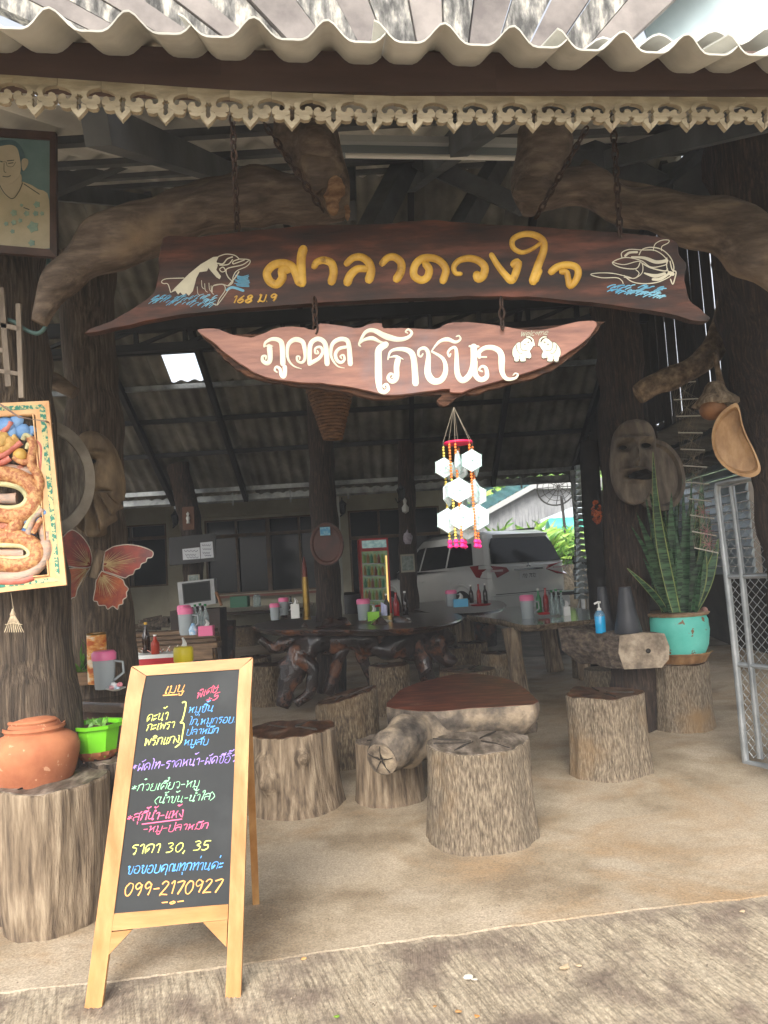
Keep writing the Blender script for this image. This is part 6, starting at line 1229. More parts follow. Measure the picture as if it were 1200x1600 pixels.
for k, pts in enumerate(([(-60, 820), (-10, 824), (30, 816), (56, 806)], [(-40, 728), (10, 732), (40, 736), (58, 730)], [(-40, 775), (0, 778), (24, 778)], [(-40, 862), (0, 864), (36, 864)], [(10, 812), (34, 826), (50, 838)], [(56, 690), (62, 730), (70, 780), (76, 830)], [(-60, 890), (0, 893), (40, 890), (60, 872)], [(28, 728), (40, 742), (56, 752)], [(50, 800), (62, 820), (70, 840), (74, 866)])):
    coil([(x, y, rnd.uniform(.9, 1.2)) for x, y in pts], 8, (SAL, MAN, SAL, MAN, BLU)[k % 5] if k not in (2, 3) else MAN, 'relief_scroll', -.026)
mm = M().ball(DPl(31, 711, .0), px2m(11, 3.32), 16, (1, .8, 1)); mm.obj('gold_ball', mat('gold_ball_paint', 'b58a3c', 'd8b25e', sc=8, rough=.4), dp, True)
for (x, y, r) in ((8, 664, 16), (24, 658, 12), (34, 674, 14), (48, 672, 9), (16, 676, 12), (22, 655, 7), (44, 682, 8), (-10, 660, 14), (40, 812, 8), (64, 800, 8), (58, 812, 5)): M().ball(DPl(x, y, -.008), px2m(r, 3.32), 14, (1, .5, .9), .15, int(x)).obj('blue_cloud', BLU, dp, True)
for (x, y, r) in ((-4, 690, 20), (14, 690, 12), (4, 700, 14), (-20, 700, 22), (22, 686, 7)): M().ball(DPl(x, y, .004), px2m(r, 3.32), 16, (1, .6, .8), .3, int(x)+9).obj('dragon_head', mat('dragon_head_gold', 'c08a48', 'e6c076', sc=18, rough=.5, bump=.8, dist=.01), dp, True)
coil([(-30, 712), (0, 714), (20, 702), (34, 692)], 4.5, DRR, 'dragon_lip', .01); coil([(0, 680), (14, 668), (18, 660)], 4, DRR, 'horn', .01); coil([(-30, 722), (0, 724), (16, 716)], 5, DRR, 'beard', .004)
M().tube([W(-5, 628, 3.25), W(30, 652, 3.22), W(70, 658, 3.24), W(82, 662, 3.5)], .004, 6).obj('hanging_wire', mat('brown_wire', '8a7468', rough=.6), label='thin wire looped across the top of the dragon panel', cat='wire')
# woven fan on a string
wf = E('bamboo_rake', W(20, 988, 3.35), 'tiny bamboo rake hanging on a string under the dragon panel', 'ornament'); BMB = mat('bamboo', 'a8957a', 'cfbe9e', sc=20, rough=.6)
M().tube([W(17, 926, 3.35), W(21, 952, 3.35)], .0015, 5).obj('string', BMB, wf); M().lathe(W(20, 962, 3.35), [(.010, 0), (.012, .006), (.004, .024), (.003, .03)], 10).obj('knot', BMB, wf, True)
for i in range(9): a = (i-4)/4; M().tube([W(20+a*2, 960, 3.35), W(21+a*8, 972, 3.33), W(22+a*15, 988, 3.32)], .0016, 5).obj('tine', BMB, wf, True)
mm = M(); mm.tube([W(8, 976, 3.318), W(21, 973, 3.312), W(35, 976, 3.318)], .0015, 5).obj('cross_tie', BMB, wf)

# framed portrait
PPl = Plane(W(20, 300, 3.3), (.1, -1, -.06)); fp = E('framed_portrait', PPl(20, 400), 'dark framed faded portrait of a man in a cream uniform against teal', 'framed picture')
PFR = mat('dark_picture_frame', '3a2a24', '5a4238', sc=4, rough=.5)
for q in (((-150, 192), (88, 208), (79, 220), (-150, 205)), ((88, 208), (90, 403), (79, 391), (79, 220)), ((90, 403), (-150, 384), (-150, 371), (79, 391))): M().prism([PPl(*p, .012) for p in q], PPl.n*-.03).obj('frame_side', PFR, fp)
def flat(q, m, off, name, sm=3): pts = crom(q, sm, True) if sm else q; return M().prism([PPl(*p, off) for p in pts], PPl.n*-.0008).obj(name, m, fp)
flat([(-150, 205), (79, 220), (79, 391), (-150, 371)], mat('faded_glare_teal', '4f6d72', '6d8789', sc=3, rough=.3, coat=.3), .0, 'picture_ground', 0)  # teal greyed for lens glare as well as fading
UNI = mat('faded_cream_uniform', 'a39a80', 'bbb198', sc=6, rough=.4); SKN = mat('faded_skin', 'a89f8a', 'bcb29c', sc=5, rough=.4); HAIR = mat('faded_hair', '3d555c', '55707a', sc=9, rough=.4); SHD = mat('faded_blue_grey', '6f8f88', '93a896', sc=30, rough=.4)
flat([(-140, 375), (-100, 310), (-40, 296), (0, 290), (36, 284), (60, 296), (74, 302), (78, 330), (78, 388), (0, 385)], UNI, .001, 'uniform', 2)
flat([(-6, 282), (2, 298), (16, 310), (28, 300), (34, 284), (30, 270), (0, 268)], SKN, .002, 'neck')
flat([(-18, 240), (-12, 225), (0, 220), (20, 219), (32, 228), (38, 240), (40, 252), (36, 268), (0, 266), (-20, 262)], HAIR, .0026, 'hair'); flat([(-14, 246), (-8, 232), (6, 228), (18, 227), (27, 232), (31, 246), (33, 262), (30, 276), (20, 286), (10, 288), (0, 285), (-8, 274)], SKN, .0032, 'face'); flat([(34, 252), (38, 248), (44, 250), (44, 258), (38, 267), (35, 264)], SKN, .0036, 'ear')
ln = M(); 
for q, w_ in (([(12, 252), (22, 251)], 1.4), ([(-4, 252), (4, 253)], 1.2), ([(14, 256), (21, 255)], 1.4), ([(7, 256), (7, 268), (10, 270)], 1), ([(5, 276), (12, 277), (17, 275)], 1.3), ([(2, 254), (10, 254), (12, 260), (20, 261), (25, 254)], .7), ([(0, 290), (8, 303), (20, 311), (30, 300), (36, 286)], 1.2), ([(38, 288), (62, 304)], 1.4), ([(38, 325), (46, 328)], 1.4)): stroke(ln, PPl, q, w_, .0042)
ln.obj('drawn_lines', mat('faded_dark_line', '3f4d4a', rough=.5), fp)
for (x, y, r) in ((22, 333, 6), (22, 348, 5), (58, 320, 6), (42, 334, 5), (56, 334, 5), (66, 334, 4), (52, 355, 10), (20, 362, 4), (10, 350, 4), (32, 345, 4), (50, 380, 6), (34, 321, 3)):
    n = 10; flat([(x+r*(1 if i % 2 else .7)*math.cos(2*PI*i/n), y+r*(1 if i % 2 else .7)*math.sin(2*PI*i/n)) for i in range(n)], SHD, .0034, 'medal', 0)
# small hung chair frame, conduit pipe
ch = E('doll_chair', W(20, 625, 3.42), 'small grey wooden chair frame hung upside down on the left post', 'ornament'); CW = mat('grey_batten', '6c6156', '9a8d7e', sc=8, st=(2, 2, .5), rough=.8)
for a, b_, wd in (((2, 450), (14, 604), .026), ((29, 475), (34, 622), .022), ((0, 508), (32, 514), .02), ((0, 580), (34, 585), .018), ((-20, 545), (6, 548), .02)):
    M().beam(W(*a, 3.40), W(*b_, 3.40), wd, .014, (0, 1, 0)).obj('batten', CW, ch)
M().tube([V(p) for p in crom([tuple(W(*p, 3.43)) for p in ((76, 398), (75, 440), (73, 490), (70, 512), (58, 521), (40, 515), (20, 502), (0, 498))], 6)], .0095, 10).obj('conduit', mat('green_grey_conduit', '3f5a58', '54706c', sc=10, rough=.5), None, True, label='grey-green cable conduit curving down the left post', cat='conduit')
# =====================================================================  TELEVISIONS, LAMPS, FRIDGE
tv = E('television', W(299, 880, 11.9), 'flat black television with two white paper notices stuck on it', 'television')
TP = Plane(W(300, 860, 11.9), (.05, -1, 0))
M().prism([TP(*p) for p in ((263, 840), (336, 833), (337, 876), (265, 884))], TP.n*-.06).obj('case', BLACK, tv); M().prism([TP(*p, .003) for p in ((266, 843), (333, 837), (334, 873), (268, 880))], TP.n*-.002).obj('screen', BLACK, tv)
PAP = mat('white_paper', 'c8cbcf', rough=.8)
for q, ls in ((((285, 858), (312, 855), (313, 873), (286, 875)), [(861, 288, 309), (867, 290, 306), (871, 292, 310)]), (((313, 848), (332, 846), (334, 871), (314, 873)), [(852, 316, 329), (858, 317, 330), (864, 317, 328), (868, 320, 330)])):
    pg = M().prism([TP(*p, .006) for p in q], TP.n*-.001).obj('paper_notice', PAP, tv)
    mm = M()
    for y, x0, x1 in ls: stroke(mm, TP, [(x0+i*(x1-x0)/8, y+(1.2 if i % 2 else -1.2)) for i in range(9)], .7, .008, k=2)
    mm.obj('scribble', mat('pen_line', '333a55', rough=.8), pg)
cr = E('old_television', W(308, 950, 11.6), 'old silver box television with a glass tube on the cabinet', 'television'); CP_ = Plane(W(308, 928, 11.6), (.12, -1, 0)); SIL = mat('silver_plastic', '9a9d9e', 'b4b6b7', sc=3, rough=.4)
M().prism([CP_(*p) for p in ((277, 910), (334, 904), (337, 943), (281, 951))], CP_.n*-.4).obj('case', SIL, cr)
M().prism([CP_(*p, .004) for p in ((286, 914), (326, 909), (328, 936), (289, 942))], CP_.n*-.003).obj('screen', GLASS, cr); M().prism([CP_(*p, .003) for p in ((284, 912), (328, 907), (330, 938), (287, 944))], CP_.n*-.002).obj('screen_rim', BLACK, cr)
b = W(308, 951, 11.8); M().box((b.x, b.y+.1, b.z/2-.01), (.75, .5, b.z)).obj('tv_cabinet', MATS['dark_cabinet'], label='dark cabinet under the old silver television', cat='cabinet')
def lantern(px, py, Y, label):
    c = W(px, py, Y); u = Y/FPX; t = E('wall_lantern', c, label, 'wall lamp', 'black lantern lamps on the house wall')
    M().lathe(c, [(2*u, -9*u), (4.5*u, -6*u), (6.5*u, 6*u), (7.5*u, 7*u), (5*u, 10*u), (1*u, 14*u), (.8*u, 18*u)], 6).obj('lamp_body', BLACK, t); M().tube([c+V((0, 0, -9*u)), c+V((-6*u, .1, -12*u)), c+V((-9*u, .3, -4*u))], 1.2*u, 6).obj('arm', BLACK, t)
lantern(535, 795, 16.6, 'black lantern lamp right of the centre post'); lantern(274, 812, 16.6, 'black lantern lamp above the flat television'); lantern(627, 772, 11.7, 'black lantern lamp on the slim post left of the car')
for (x, y, Y, wd, hh, lab) in ((303, 903, 11.85, 18, 10, 'small framed photo between the two televisions'), (637, 880, 11.75, 22, 28, 'framed certificate hung on the slim post beside the fridge')):
    b = W(x, y, Y); u = Y/FPX; t = E('picture', b, lab, 'framed picture'); M().box(b, (wd*u, .03, hh*u)).obj('frame', mat('pale_frame', '8f8a7a', rough=.6), t); M().box(b-V((0, .017, 0)), (wd*u*.8, .006, hh*u*.8)).obj('print', mat('grey_print', '55605c', '8a948c', sc=20, rough=.5), t)
b = W(295, 810, 11.85); u = 11.85/FPX; M().box(b, (18*u, .06, 36*u)).obj('carved_plaque', mat('brown_plaque', '4a3020', '64422c', sc=6, rough=.7), label='brown plaque with a white figure on the post above the television', cat='plaque')
M().lathe(b+V((0, -.05, -8*u)), [(3*u, 0), (2*u, 4*u), (3.4*u, 8*u), (1.6*u, 12*u), (2.6*u, 15*u), (.3*u, 18*u)], 10).obj('white_figure', mat('white_figure', 'c9c9c4', rough=.6), None, True, label='little white figure on the plaque above the flat television', cat='figurine')
b = W(633, 790, 11.72); M().lathe(b-V((0, 0, .12)), [(.01, 0), (.05, .03), (.055, .09), (.02, .14), (.03, .2), (.004, .24)], 12).obj('white_bell', mat('white_figure', 'c9c9c4'), None, True, label='white bell ornament high on the slim post', cat='ornament')
b = W(637, 838, 11.72); M().ball(b, .09, 12, (.8, .5, 1.2), .4, 3).obj('lace_bundle', mat('pale_lace', '8f8590', 'b8b0b8', sc=30, rough=.9), None, True, label='pale lacy bundle hung above the certificate on the slim post', cat='ornament')
FY = 14.0; fr_ = E('drinks_fridge', W(584, 990, FY), 'red drinks fridge with a lit glass door full of bottles', 'fridge'); FPl = Plane(W(585, 900, FY), (.1, -1, 0)); RD2 = mat('fridge_red', 'a81820', rough=.35)
def fz_(x, y): return (x, y)
zb_ = W(585, 1000, FY).z
M().prism([FPl(*p) for p in ((561, 842), (606, 840), (615, 1004), (569, 1004))], FPl.n*-.6).obj('cabinet', RD2, fr_)
M().prism([FPl(*p, .008) for p in ((565, 845), (603, 843), (604, 855), (566, 857))], FPl.n*-.006).obj('header_sign', mat('header_print', '4f7d86', '9fb9b4', sc=14, rough=.4, em='9fb9b4', ems=.12), fr_)
M().prism([FPl(*p, .006) for p in ((565, 862), (605, 860), (611, 990), (571, 992))], FPl.n*-.004).obj('door_interior', mat('fridge_inside', '4a6656', '7d8f6a', sc=10, rough=.5, em='7d8f6a', ems=.10), fr_)
cols = ['6f8f3a', '8c6a3c', '3a7a5c', 'a0894a', '7d4a3c']
for r in range(6):
    y = 880+r*19
    M().prism([FPl(*p, .02) for p in ((566+r*.9, y), (604+r*.9, y-1), (604+r*.9, y+1), (566+r*.9, y+2))], FPl.n*-.01).obj('shelf', GALV, fr_)
    for i in range(6): b = FPl(569.5+r*.9+i*5.6, y, .025); M().lathe(b, [(.026, 0), (.028, .1), (.012, .15), (.012, .17)], 8).obj('shelf_bottle', mat('drink_'+'abcde'[(i+r) % 5], cols[(i+r) % 5], rough=.3), fr_)
M().prism([FPl(*p, .03) for p in ((602, 868), (604, 868), (610, 985), (607.6, 985))], FPl.n*-.01).obj('lamp_strip', mat('warm_lamp_strip', 'f0c070', em='f6c878', ems=.5), fr_)
# firewood heap and clutter by the house wall
rnd = random.Random(8)
for i in range(38):
    p = G(rnd.uniform(205, 272), 1000)+V((0, 0, 0)); p = V((W(rnd.uniform(200, 275), 950, 13.5).x, rnd.uniform(13.2, 13.8), .05+rnd.uniform(0, .75)))
    M().tube([p, p+V((rnd.uniform(.2, .5), rnd.uniform(-.1, .1), rnd.uniform(-.06, .06)))], rnd.uniform(.03, .06), 7).obj('firewood_stick', MATS['dark_stump_bark'], label='split stick in the heap of firewood by the house wall', cat='firewood', group='heap of firewood by the house wall')
b = W(375, 940, 15.5); M().box((b.x, b.y, b.z), (.34, .3, .22)).obj('green_crate', mat('dark_green_crate', '1d5a40', rough=.5), label='dark green plastic crate below the long window', cat='crate')
M().tube([W(338, 925, 10.4), W(346, 946, 10.35)], .02, 8).obj('pepper_mill', mat('orange_brown_wood', '5c3a22'), None, True, label='slanting wooden pestle on the back left table', cat='pestle')
b = W(402, 948, 10.2); M().lathe(b, [(.04, 0), (.05, .01), (.05, .14), (.03, .16)], 14).obj('glass_jar', CLB, None, True, label='clear jar on the back left table', cat='jar')
b = W(545, 940, 14.5); M().lathe((b.x, b.y, 0), [(.3, 0), (.34, .5), (.3, 1.0), (.05, 1.05)], 16).obj('dark_drum', BLACK, None, True, label='black covered drum right of the centre post', cat='drum')

# =====================================================================  CAR
def car():
    c0 = G(1, 1); base = W(812, 1000, 14.0); base.z = .19; base.x += .24
    t = E('parked_car', (0, 0, 0), 'white family SUV parked tail first behind the tables', 'car')
    CARW = mat('white_car_paint', 'bcbfbc', 'c6c8c5', sc=1, rough=.25, coat=.5); CG = mat('car_glass', '0a0d0e', rough=.12, spec=.25); TY = mat('tyre', '111111', rough=.8); RIM = mat('alloy', '8f9294', rough=.3, metal=.8); BPL = mat('black_trim', '121212', rough=.6); LR = mat('tail_lamp_red', '7c0c10', rough=.12, coat=.8)
    # lower body rings along y (0 = tail)
    ys = [(0, .80, .72, 1.16), (.06, .86, .5, 1.2), (.3, .9, .42, 1.2), (.9, .905, .4, 1.18), (2.2, .905, .38, 1.12), (3.3, .90, .38, 1.04), (3.9, .89, .4, 1.0), (4.4, .84, .45, .92), (4.62, .72, .5, .82)]
    mm = M(); n = 12
    for (y, w_, zb, zt) in ys:
        pr = [(-w_*.86, zb), (-w_*.98, zb+.1), (-w_, zb+.3), (-w_*.99, zt-.12), (-w_*.93, zt-.02), (-w_*.85, zt+.01), (w_*.85, zt+.01), (w_*.93, zt-.02), (w_*.99, zt-.12), (w_, zb+.3), (w_*.98, zb+.1), (w_*.86, zb)]
        mm.v += [V((x, y, z)) for x, z in pr]
    mm.f = [(r*n+i, r*n+(i+1) % n, (r+1)*n+(i+1) % n, (r+1)*n+i) for r in range(len(ys)-1) for i in range(n)]+[tuple(range(n))[::-1], tuple((len(ys)-1)*n+i for i in range(n))]
    mm.obj('body', CARW, t, True, ang=30)
    cb_ = M(); secs = [(.02, .83, 1.0, .10), (.10, .80, 1.20, 0), (.24, .73, 1.50, 0), (.36, .68, 1.72, 0), (.5, .66, 1.80, 0)]
    def ringc(y0, w0, z): pass
    L_ = [(1.14, .0, 3.6, .88), (1.3, .07, 3.3, .84), (1.55, .17, 2.95, .77), (1.76, .255, 2.62, .72), (1.83, .45, 2.3, .64)]
    for (z, y0, y1, w_) in L_: cb_.v += [V((-w_*.93, y0, z)), V((w_*.93, y0, z)), V((w_, y0+.08, z)), V((w_, y1-.15, z)), (V((w_*.9, y1, z))), V((-w_*.9, y1, z)), V((-w_, y1-.15, z)), V((-w_, y0+.08, z))]
    cb_.f = [(r*8+i, r*8+(i+1) % 8, (r+1)*8+(i+1) % 8, (r+1)*8+i) for r in range(4) for i in range(8)]+[tuple(32+i for i in range(8))]
    cb_.obj('cabin', CARW, t, True, ang=32)
    def pane(pts, off, name, m, par=t):
        pts = [V(p) for p in pts]; nr = (pts[1]-pts[0]).cross(pts[2]-pts[0]).normalized()*off; return M().prism([p+nr for p in pts], nr*-.5).obj(name, m, par)
    pane([(-.78, .03, 1.22), (.78, .03, 1.22), (.70, .17, 1.56), (.62, .22, 1.68), (-.62, .22, 1.68), (-.70, .17, 1.56)], .022, 'rear_window', CG)
    pane([(-.6, .2, 1.70), (.6, .2, 1.70), (.62, .16, 1.76), (-.62, .16, 1.76)], .02, 'spoiler', CARW)
    for s in (-1, 1):
        q = [(s*.875, .45, 1.22), (s*.875, 1.35, 1.19), (s*.745, 1.35, 1.62), (s*.745, .65, 1.62)]; pane(q if s > 0 else q[::-1], .014, 'side_window', CG)
        q = [(s*.875, 1.42, 1.19), (s*.87, 2.4, 1.15), (s*.745, 2.3, 1.62), (s*.745, 1.42, 1.62)]; pane(q if s > 0 else q[::-1], .014, 'side_window', CG)
        q = [(s*.87, 2.47, 1.15), (s*.87, 3.35, 1.12), (s*.745, 2.6, 1.60), (s*.745, 2.37, 1.62)]; pane(q if s > 0 else q[::-1], .014, 'side_window', CG)
        M().beam((s*.66, .6, 1.86), (s*.66, 2.4, 1.85), .04, .04).obj('roof_rail', BPL, t)
        mm = M(); mm.v = [V(p) for p in ((s*.42, -.012, 1.08), (s*.48, -.012, 1.15), (s*.78, -.005, 1.19), (s*.92, .10, 1.22), (s*.925, .5, 1.2), (s*.93, .3, 1.0), (s*.9, -.01, .96), (s*.68, -.015, .98))]; mm.v += [p+V((-s*.06, .06, 0)) for p in mm.v]
        mm.f = [tuple(range(8)) if s < 0 else tuple(range(8))[::-1]]+[(i, (i+1) % 8, 8+(i+1) % 8, 8+i) for i in range(8)]; mm.obj('tail_lamp', LR, t)
        M().box((s*.70, -.024, 1.10), (.26, .012, .035)).obj('lamp_lens', mat('clear_lamp_lens', 'b8a0a0', rough=.1), t)
        M().ball((s*1.02, 3.0, 1.08), .12, 10, (.9, .5, .8)).obj('door_mirror', BPL, t, True)
        for y in (1.3, 2.35): M().box((s*.912, y, .93), (.02, .2, .035)).obj('door_handle', CARW, t)
        for y in (.85, 3.7):
            wh = M(); c = V((s*.8, y, .38))
            wh.tube([c+V((-.11, 0, 0)), c+V((.11, 0, 0))], .38, 28).obj('tyre', TY, t, True, ang=40)
            M().tube([c+V((s*.10, 0, 0)), c+V((s*.125, 0, 0))], .25, 24).obj('rim', RIM, t, True, ang=40)
            M().tube([V((s*.9, y+.47*math.cos(a), .4+.47*math.sin(a))) for a in [PI*i/14 for i in range(15)]], .035, 8).obj('wheel_arch', BPL if False else CARW, t, True)
    M().box((0, -.0, .52), (1.66, .2, .26)).obj('bumper', CARW, t); M().box((0, .02, .36), (1.5, .2, .14)).obj('bumper_skirt', BPL, t)
    M().box((0, -.022, .68), (1.5, .01, .012)).obj('tailgate_seam', BPL, t)
    M().box((0, -.03, 1.10), (.62, .04, .03)).obj('chrome_strip', mat('chrome', 'b5b8ba', rough=.12, metal=.9), t)
    pl = M().box((0, -.018, .98), (.42, .015, .17)).obj('number_plate', mat('plate_white', 'b9bcbc', rough=.5), t)
    class FP2:
        def __init__(s): s.n = V((0, -1, 0))
        def __call__(s, x, y, off=0): return V((x/100, -.026-off, y/-100))
    mm = M(); write(mm, FP2(), 'กจ 7172', (-15, -94.5), (16, -94.5), .9, .001, hgt=6.5, jit=0); mm.obj('plate_number', BPL, pl)
    mm = M()
    for a in (90, 210, 330):
        a = R(a); d = V((math.cos(a), 0, math.sin(a))); e = V((-math.sin(a), 0, math.cos(a))); c = V((0, -.03, 1.17))
        mm.prism([c, c+d*.03+e*.017, c+d*.06, c+d*.03-e*.017], (0, .008, 0))
    mm.obj('emblem', mat('chrome', 'b5b8ba'), t)
    for (x, z) in ((-.68, 1.38), (-.58, 1.36)): M().box((x, .13, z+.08), (.08, .004, .11), 0, -.35).obj('sticker', WHITEP, t)
    t.location = base; t.rotation_euler = (0, 0, R(27)); t.scale = (1.0, 1.0, 1.0)
    return t
car()

# =====================================================================  OUTSIDE, beyond the car
sd_ = E('neighbour_shed', W(820, 870, 24), 'neighbouring shed with a grey ribbed metal wall and pale sloping roof edge', 'shed')
RIB = mat('grey_ribbed_wall', '75777a', '8f9192', sc=2, rough=.6)
def shedw(pa, pb, ta, tb, n, Y0, Y1):
    for i in range(n):
        a, b_ = i/n, (i+1)/n; xa = pa[0]+(pb[0]-pa[0])*a; xb = pa[0]+(pb[0]-pa[0])*b_
        Ya = Y0+(Y1-Y0)*a; Yb = Y0+(Y1-Y0)*b_
        ya = ta[1]+(tb[1]-ta[1])*a; yb = ta[1]+(tb[1]-ta[1])*b_
        A_ = W(xa, ya, Ya); B_ = W(xb, yb, Yb); m_ = (A_+B_)/2+V((0, -.06, 0))
        M().prism([V((A_.x, A_.y, .15)), V((m_.x, m_.y, .15)), V((B_.x, B_.y, .15)), V((B_.x, B_.y, B_.z)), m_, V((A_.x, A_.y, A_.z))], (0, .1, 0)).obj('ribbed_panel', RIB, sd_)
shedw((690, 850), (838, 850), (0, 842), (0, 762), 30, 24, 24)
shedw((838, 850), (940, 850), (0, 766), (0, 762), 20, 24, 23)
WTR = mat('white_fascia', '9a9c9a', rough=.6)
M().beam(W(690, 840, 23.7), W(838, 757, 23.7), .3, .16).obj('fascia', WTR, sd_); M().beam(W(838, 757, 23.7), W(940, 754, 23), .3, .3).obj('fascia', WTR, sd_)
corr(W(688, 836, 23.6), W(838, 752, 23.6)-W(688, 836, 23.6), V((0, 6, 1.2)), .3, .03).obj('roof', mat('teal_roof', '2b4f58', '3d6a72', sc=2, rough=.5), sd_)
corr(W(838, 752, 23.6), W(945, 750, 23)-W(838, 752, 23.6), V((0, 6, .6)), .4, .03).obj('roof', mat('pale_roof', 'a8a8a0', rough=.7), sd_)
M().prism([W(845, 812, 21), W(900, 790, 21), W(960, 770, 21), W(960, 850, 21), W(845, 850, 21)], (0, .1, 0)).obj('lean_to_panel', mat('pale_blue_panel', 'a8b8c0', 'c2ccd0', sc=3, st=(12, 1, 1), rough=.5), sd_)
a = W(868, 826, 19.5); tk = E('water_tank', a, 'big ribbed teal tank lying on its side beyond the car', 'tank')
M().tube([a+V((i*.1-.2, 0, 0)) for i in range(22)], [.26+(.012 if i % 2 else 0) for i in range(22)], 24).obj('tank_body', mat('teal_plastic', '3fa896', '5cc0ac', sc=3, rough=.4), tk, True, ang=20)
# big mesh dish
DY = 19.0; dn = E('satellite_dish', W(880, 815, DY), 'black mesh satellite dish on a pole beyond the car', 'dish'); WR = mat('dark_wire', '2a2622', rough=.6); mm = M(); dc = W(869, 762, DY); du = DY/FPX
def dpt(r, a): return dc+V((r*30*du*math.cos(a), -.25*(1-r*r)-.15*math.sin(a)*r, r*27*du*math.sin(a)))
for r in (.25, .5, .75, 1): M().tube([dpt(r, 2*PI*i/28) for i in range(29)], .02 if r == 1 else .008, 5, False).obj('ring', WR, dn)
for i in range(12): M().tube([dpt(.02, 2*PI*i/12), dpt(.5, 2*PI*i/12), dpt(1, 2*PI*i/12)], .01, 4).obj('rib', WR, dn)
pb = W(877, 775, DY+.2); M().tube([pb, V((pb.x+.1, pb.y, .2))], .035, 8).obj('pole', WR, dn)
# foliage
def leaf_mesh(nm, m, size, n, seed, spread):
    r = random.Random(seed); mm = M()
    for i in range(n):
        d = V((r.gauss(0, 1), r.gauss(0, 1), r.gauss(0, 1))).normalized()*r.uniform(.35, 1)**.6; p = V((d.x*spread[0], d.y*spread[1], d.z*spread[2]))
        p *= 1+.35*nz(p, 1.1/max(spread), seed)*2
        a = V((r.uniform(-1, 1), r.uniform(-1, 1), r.uniform(-1, .4))).normalized()*size*r.uniform(.6, 1.3); b_ = a.cross(V((r.uniform(-1, 1), r.uniform(-1, 1), r.uniform(-1, 1)))).normalized()*size*.32
        o = len(mm.v); mm.v += [p, p+a*.5+b_, p+a, p+a*.5-b_]; mm.f.append((o, o+1, o+2, o+3))
    return mm
LV = [mat('tree_leaf_a', '4c7a2c', '86b04c', sc=1.2, rough=.5, spec=.3), mat('tree_leaf_b', '35602a', '5f8f3f', sc=1.2, rough=.5, spec=.3), mat('tree_leaf_c', '6f9a3c', 'a4c860', sc=1.2, rough=.5, spec=.3)]
TB = mat('tree_bark', '4a3b2c', '75624c', sc=4, rough=.9)
def tree(px, py, Y, wd, hh, k, label, seed, n=1500):
    c = W(px, py, Y); t = E('tree', (c.x, c.y, .0), label, 'tree', 'trees beyond the shed')
    M().tube([V((c.x, c.y, -.15)), V((c.x+.1, c.y, c.z*.5)), V((c.x, c.y, c.z))], [.2, .16, .08], 10).obj('trunk', TB, t, True)
    for i in range(4): a = seed+i*1.6; M().tube([V((c.x, c.y, c.z*.6)), V((c.x+math.cos(a)*wd*.5, c.y+math.sin(a)*wd*.4, c.z+rnd.uniform(-.3, .5)*hh))], [.08, .03], 6).obj('limb', TB, t)
    mm = leaf_mesh('', None, .26, n, seed, (wd, wd*.8, hh)); mm.v = [p+c for p in mm.v]; mm.obj('crown', LV[k], t)
tree(760, 790, 27, 2.2, 2.6, 2, 'bright green tree left of the shed roof', 3, 2600); tree(800, 742, 29, 2.6, 2.2, 0, 'green tree standing just over the shed roof', 5, 2600); tree(845, 722, 31, 2.8, 1.9, 1, 'dark green tree behind the shed ridge', 8, 2400); tree(895, 735, 31, 2.6, 1.6, 0, 'mid green tree behind the satellite dish', 11, 2000); tree(720, 760, 33, 3.2, 3.4, 1, 'dark tree farthest left beyond the shed', 14, 2200); tree(830, 700, 36, 4, 3, 2, 'tall pale tree behind the others', 17, 2200)
# long-leaved shrubs in front of the tank
rnd = random.Random(12)
SHR = [mat('shrub_leaf_a', '5f9a38', 'b0cf62', sc=5, rough=.4), mat('shrub_leaf_b', '3c7430', '86ae50', sc=5, rough=.4)]
for i, (px, py, lab) in enumerate(((842, 826, 'yellow-green spiky shrub just over the car roof'), (864, 840, 'long-leaved shrub beside the car below the tank'), (884, 834, 'long-leaved shrub right under the teal tank'), (900, 846, 'long-leaved shrub next to the ribbed screen'), (872, 856, 'low leafy shrub right of the rear window'), (893, 862, 'lowest leafy shrub above the stone edge'), (788, 826, 'sparse spiky shrub behind the car roof'))):
    Y = 16.9+.25*(i % 3); c = W(px, py+10, Y); t = E('shrub', (c.x, c.y, .19), lab, 'shrub', 'shrubs beyond the car'); M().tube([V((c.x, c.y, .15)), c], .03, 6).obj('stem', TB, t)
    for k in range(34 if i < 6 else 16):
        a = rnd.uniform(0, 2*PI); l = rnd.uniform(.3, .6); e_ = rnd.uniform(-.1, 1.1); s_ = c+V((rnd.uniform(-.2, .2), rnd.uniform(-.1, .1), rnd.uniform(-.25, .1)))
        leaf(s_, s_+V((l*math.cos(a)*math.cos(e_), l*.6*math.sin(a), l*math.sin(e_))), .07, V((math.sin(a), -math.cos(a), .2)), SHR[(k+i) % 2], 'leaf', t, .35)
b = W(905, 875, 16.4); M().box((b.x+.6, 16.6, .7), (3.6, .3, 1.2)).obj('stone_edge', mat('rough_stone', '3b352c', '736a5a', sc=6, rough=.95, bump=1, dist=.05), label='rough stone planter wall beside the car', cat='wall')
bt = M(); bt.box((14, 46, 3.5), (60, .3, 7.4)).obj('far_hedge_bank', mat('far_green', '2f4a24', '5c7c3c', sc=2, rough=.9, bump=1, dist=.3), kind='structure')
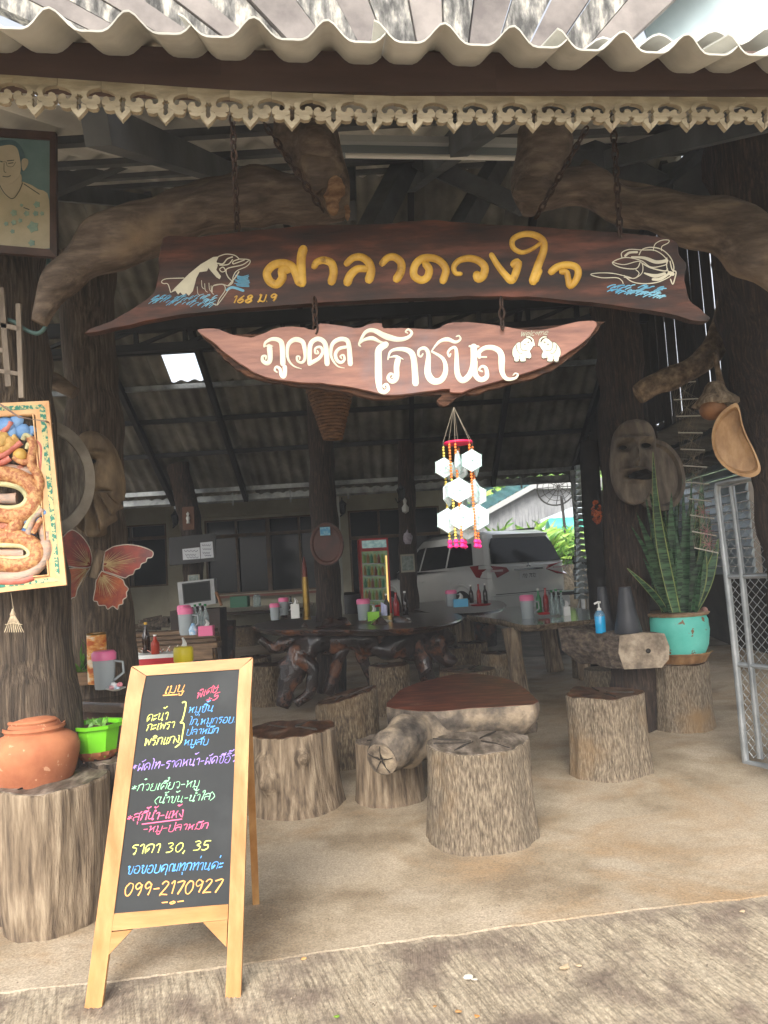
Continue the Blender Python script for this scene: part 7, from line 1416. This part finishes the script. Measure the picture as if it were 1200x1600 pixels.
# fan and tripod stand in the shade
tr = E('tripod_stand', W(914, 950, 12.4), 'thin tripod stand in the shade right of the car', 'tripod'); tp = W(914, 898, 12.4)
for dx, dy in ((-.28, -.1), (.28, -.1), (.05, .25)): M().tube([tp, V((tp.x+dx*1.3, tp.y+dy, .02))], .012, 6).obj('leg', GALV, tr)
M().tube([tp, tp+V((0, 0, .16))], .015, 6).obj('post', GALV, tr)
fn_ = E('floor_fan', W(905, 880, 12.5), 'round caged standing fan right of the car', 'fan'); c = W(905, 884, 12.55)
for r in (.08, .14, .2, .24): M().tube([c+V((r*math.cos(a), -.05*(1-r*3), r*math.sin(a))) for a in [2*PI*i/20 for i in range(21)]], .005, 4, False).obj('cage_ring', GALV, fn_)
for i in range(3): a = 2*PI*i/3; leaf(c, c+V((.19*math.cos(a), 0, .19*math.sin(a))), .12, V((0, 1, 0)), BLACK, 'blade', fn_)
M().tube([c, V((c.x, c.y+.03, .05))], .02, 8).obj('stand', BLACK, fn_); M().lathe((c.x, c.y+.03, 0), [(.2, 0), (.2, .03), (.03, .06)], 16).obj('base', BLACK, fn_, True)
b = W(905, 925, 11.8); M().box((b.x+.1, 11.9, b.z), (1.0, .5, .05)).add(*((lambda: ([], []))())).obj('dark_side_table', BLACK, label='low black table between car and trunk post', cat='table')
for dx in (-.35, .5): M().box((b.x+dx, 11.9, b.z/2-.02), (.06, .4, b.z-.03)).obj('trestle', BLACK, label='black trestle under the low black table, %s' % ('left one' if dx < 0 else 'right one'), cat='trestle')
# fine grit scattered over the floor edge and apron
rnd = random.Random(77); gm_ = M()
for i in range(900):
    px = rnd.uniform(-40, 1240); py = rnd.uniform(1385, 1640); p = G(px, py, .002); ye = edgeY(p.x)
    if p.y < ye: p.z = -.004-.03*(ye-p.y)
    r = rnd.uniform(.0015, .005); gm_.add([p+V((r, 0, 0)), p+V((-r*.6, r, 0)), p+V((-r*.5, -r, 0)), p+V((0, 0, r))], [(0, 1, 3), (1, 2, 3), (2, 0, 3)])
gm_.obj('grit', mat('grit_stone', '5c5145', 'a3937c', sc=30, rough=.95), kind='stuff', label='fine loose grit scattered over the concrete', cat='grit')
# pebbles and leaves on the ribbed apron
rnd = random.Random(31)
for i, (px, py, r, cc) in enumerate(((733, 1527, .018, 'c9c3b4'), (882, 1512, .022, 'a89478'), (905, 1508, .013, 'a89478'), (742, 1530, .009, 'b8b0a0'), (474, 1498, .012, 'b98f5c'), (527, 1588, .01, '6a8a2c'), (680, 1572, .008, '9a7448'), (716, 1580, .009, '9a7448'), (1160, 1424, .012, 'a89478'), (745, 1588, .01, 'b07a40'), (640, 1560, .007, '8d8370'))):
    p = G(px, py, -.004); M().ball(p, r, 8, (1, .7, .35), .5, i).obj('pebble' if i not in (5, 6, 7, 9) else 'fallen_leaf', mat('crumb_'+cc, cc, rough=.9), None, True, label='%s on the ribbed concrete apron' % ('pale chip of stone' if i not in (5, 6, 7, 9) else 'small fallen leaf'), cat='pebble' if i not in (5, 6, 7, 9) else 'leaf', group='chips of stone on the apron' if i not in (5, 6, 7, 9) else 'fallen leaves on the apron')
# thin volume over the whole scene, added to stand for veiling lens glare
hz = bpy.data.materials.new('glare_haze_air'); hz.use_nodes = True; hz.node_tree.nodes.clear()
ho = hz.node_tree.nodes.new('ShaderNodeOutputMaterial'); hv = hz.node_tree.nodes.new('ShaderNodeVolumePrincipled')
hv.inputs['Color'].default_value = (.93, .96, 1, 1); hv.inputs['Density'].default_value = .0045
hz.node_tree.links.new(hv.outputs[0], ho.inputs['Volume'])
M().box((0, 0, 5.4), (484, 484, 13.2)).obj('glare_haze', hz, kind='stuff')
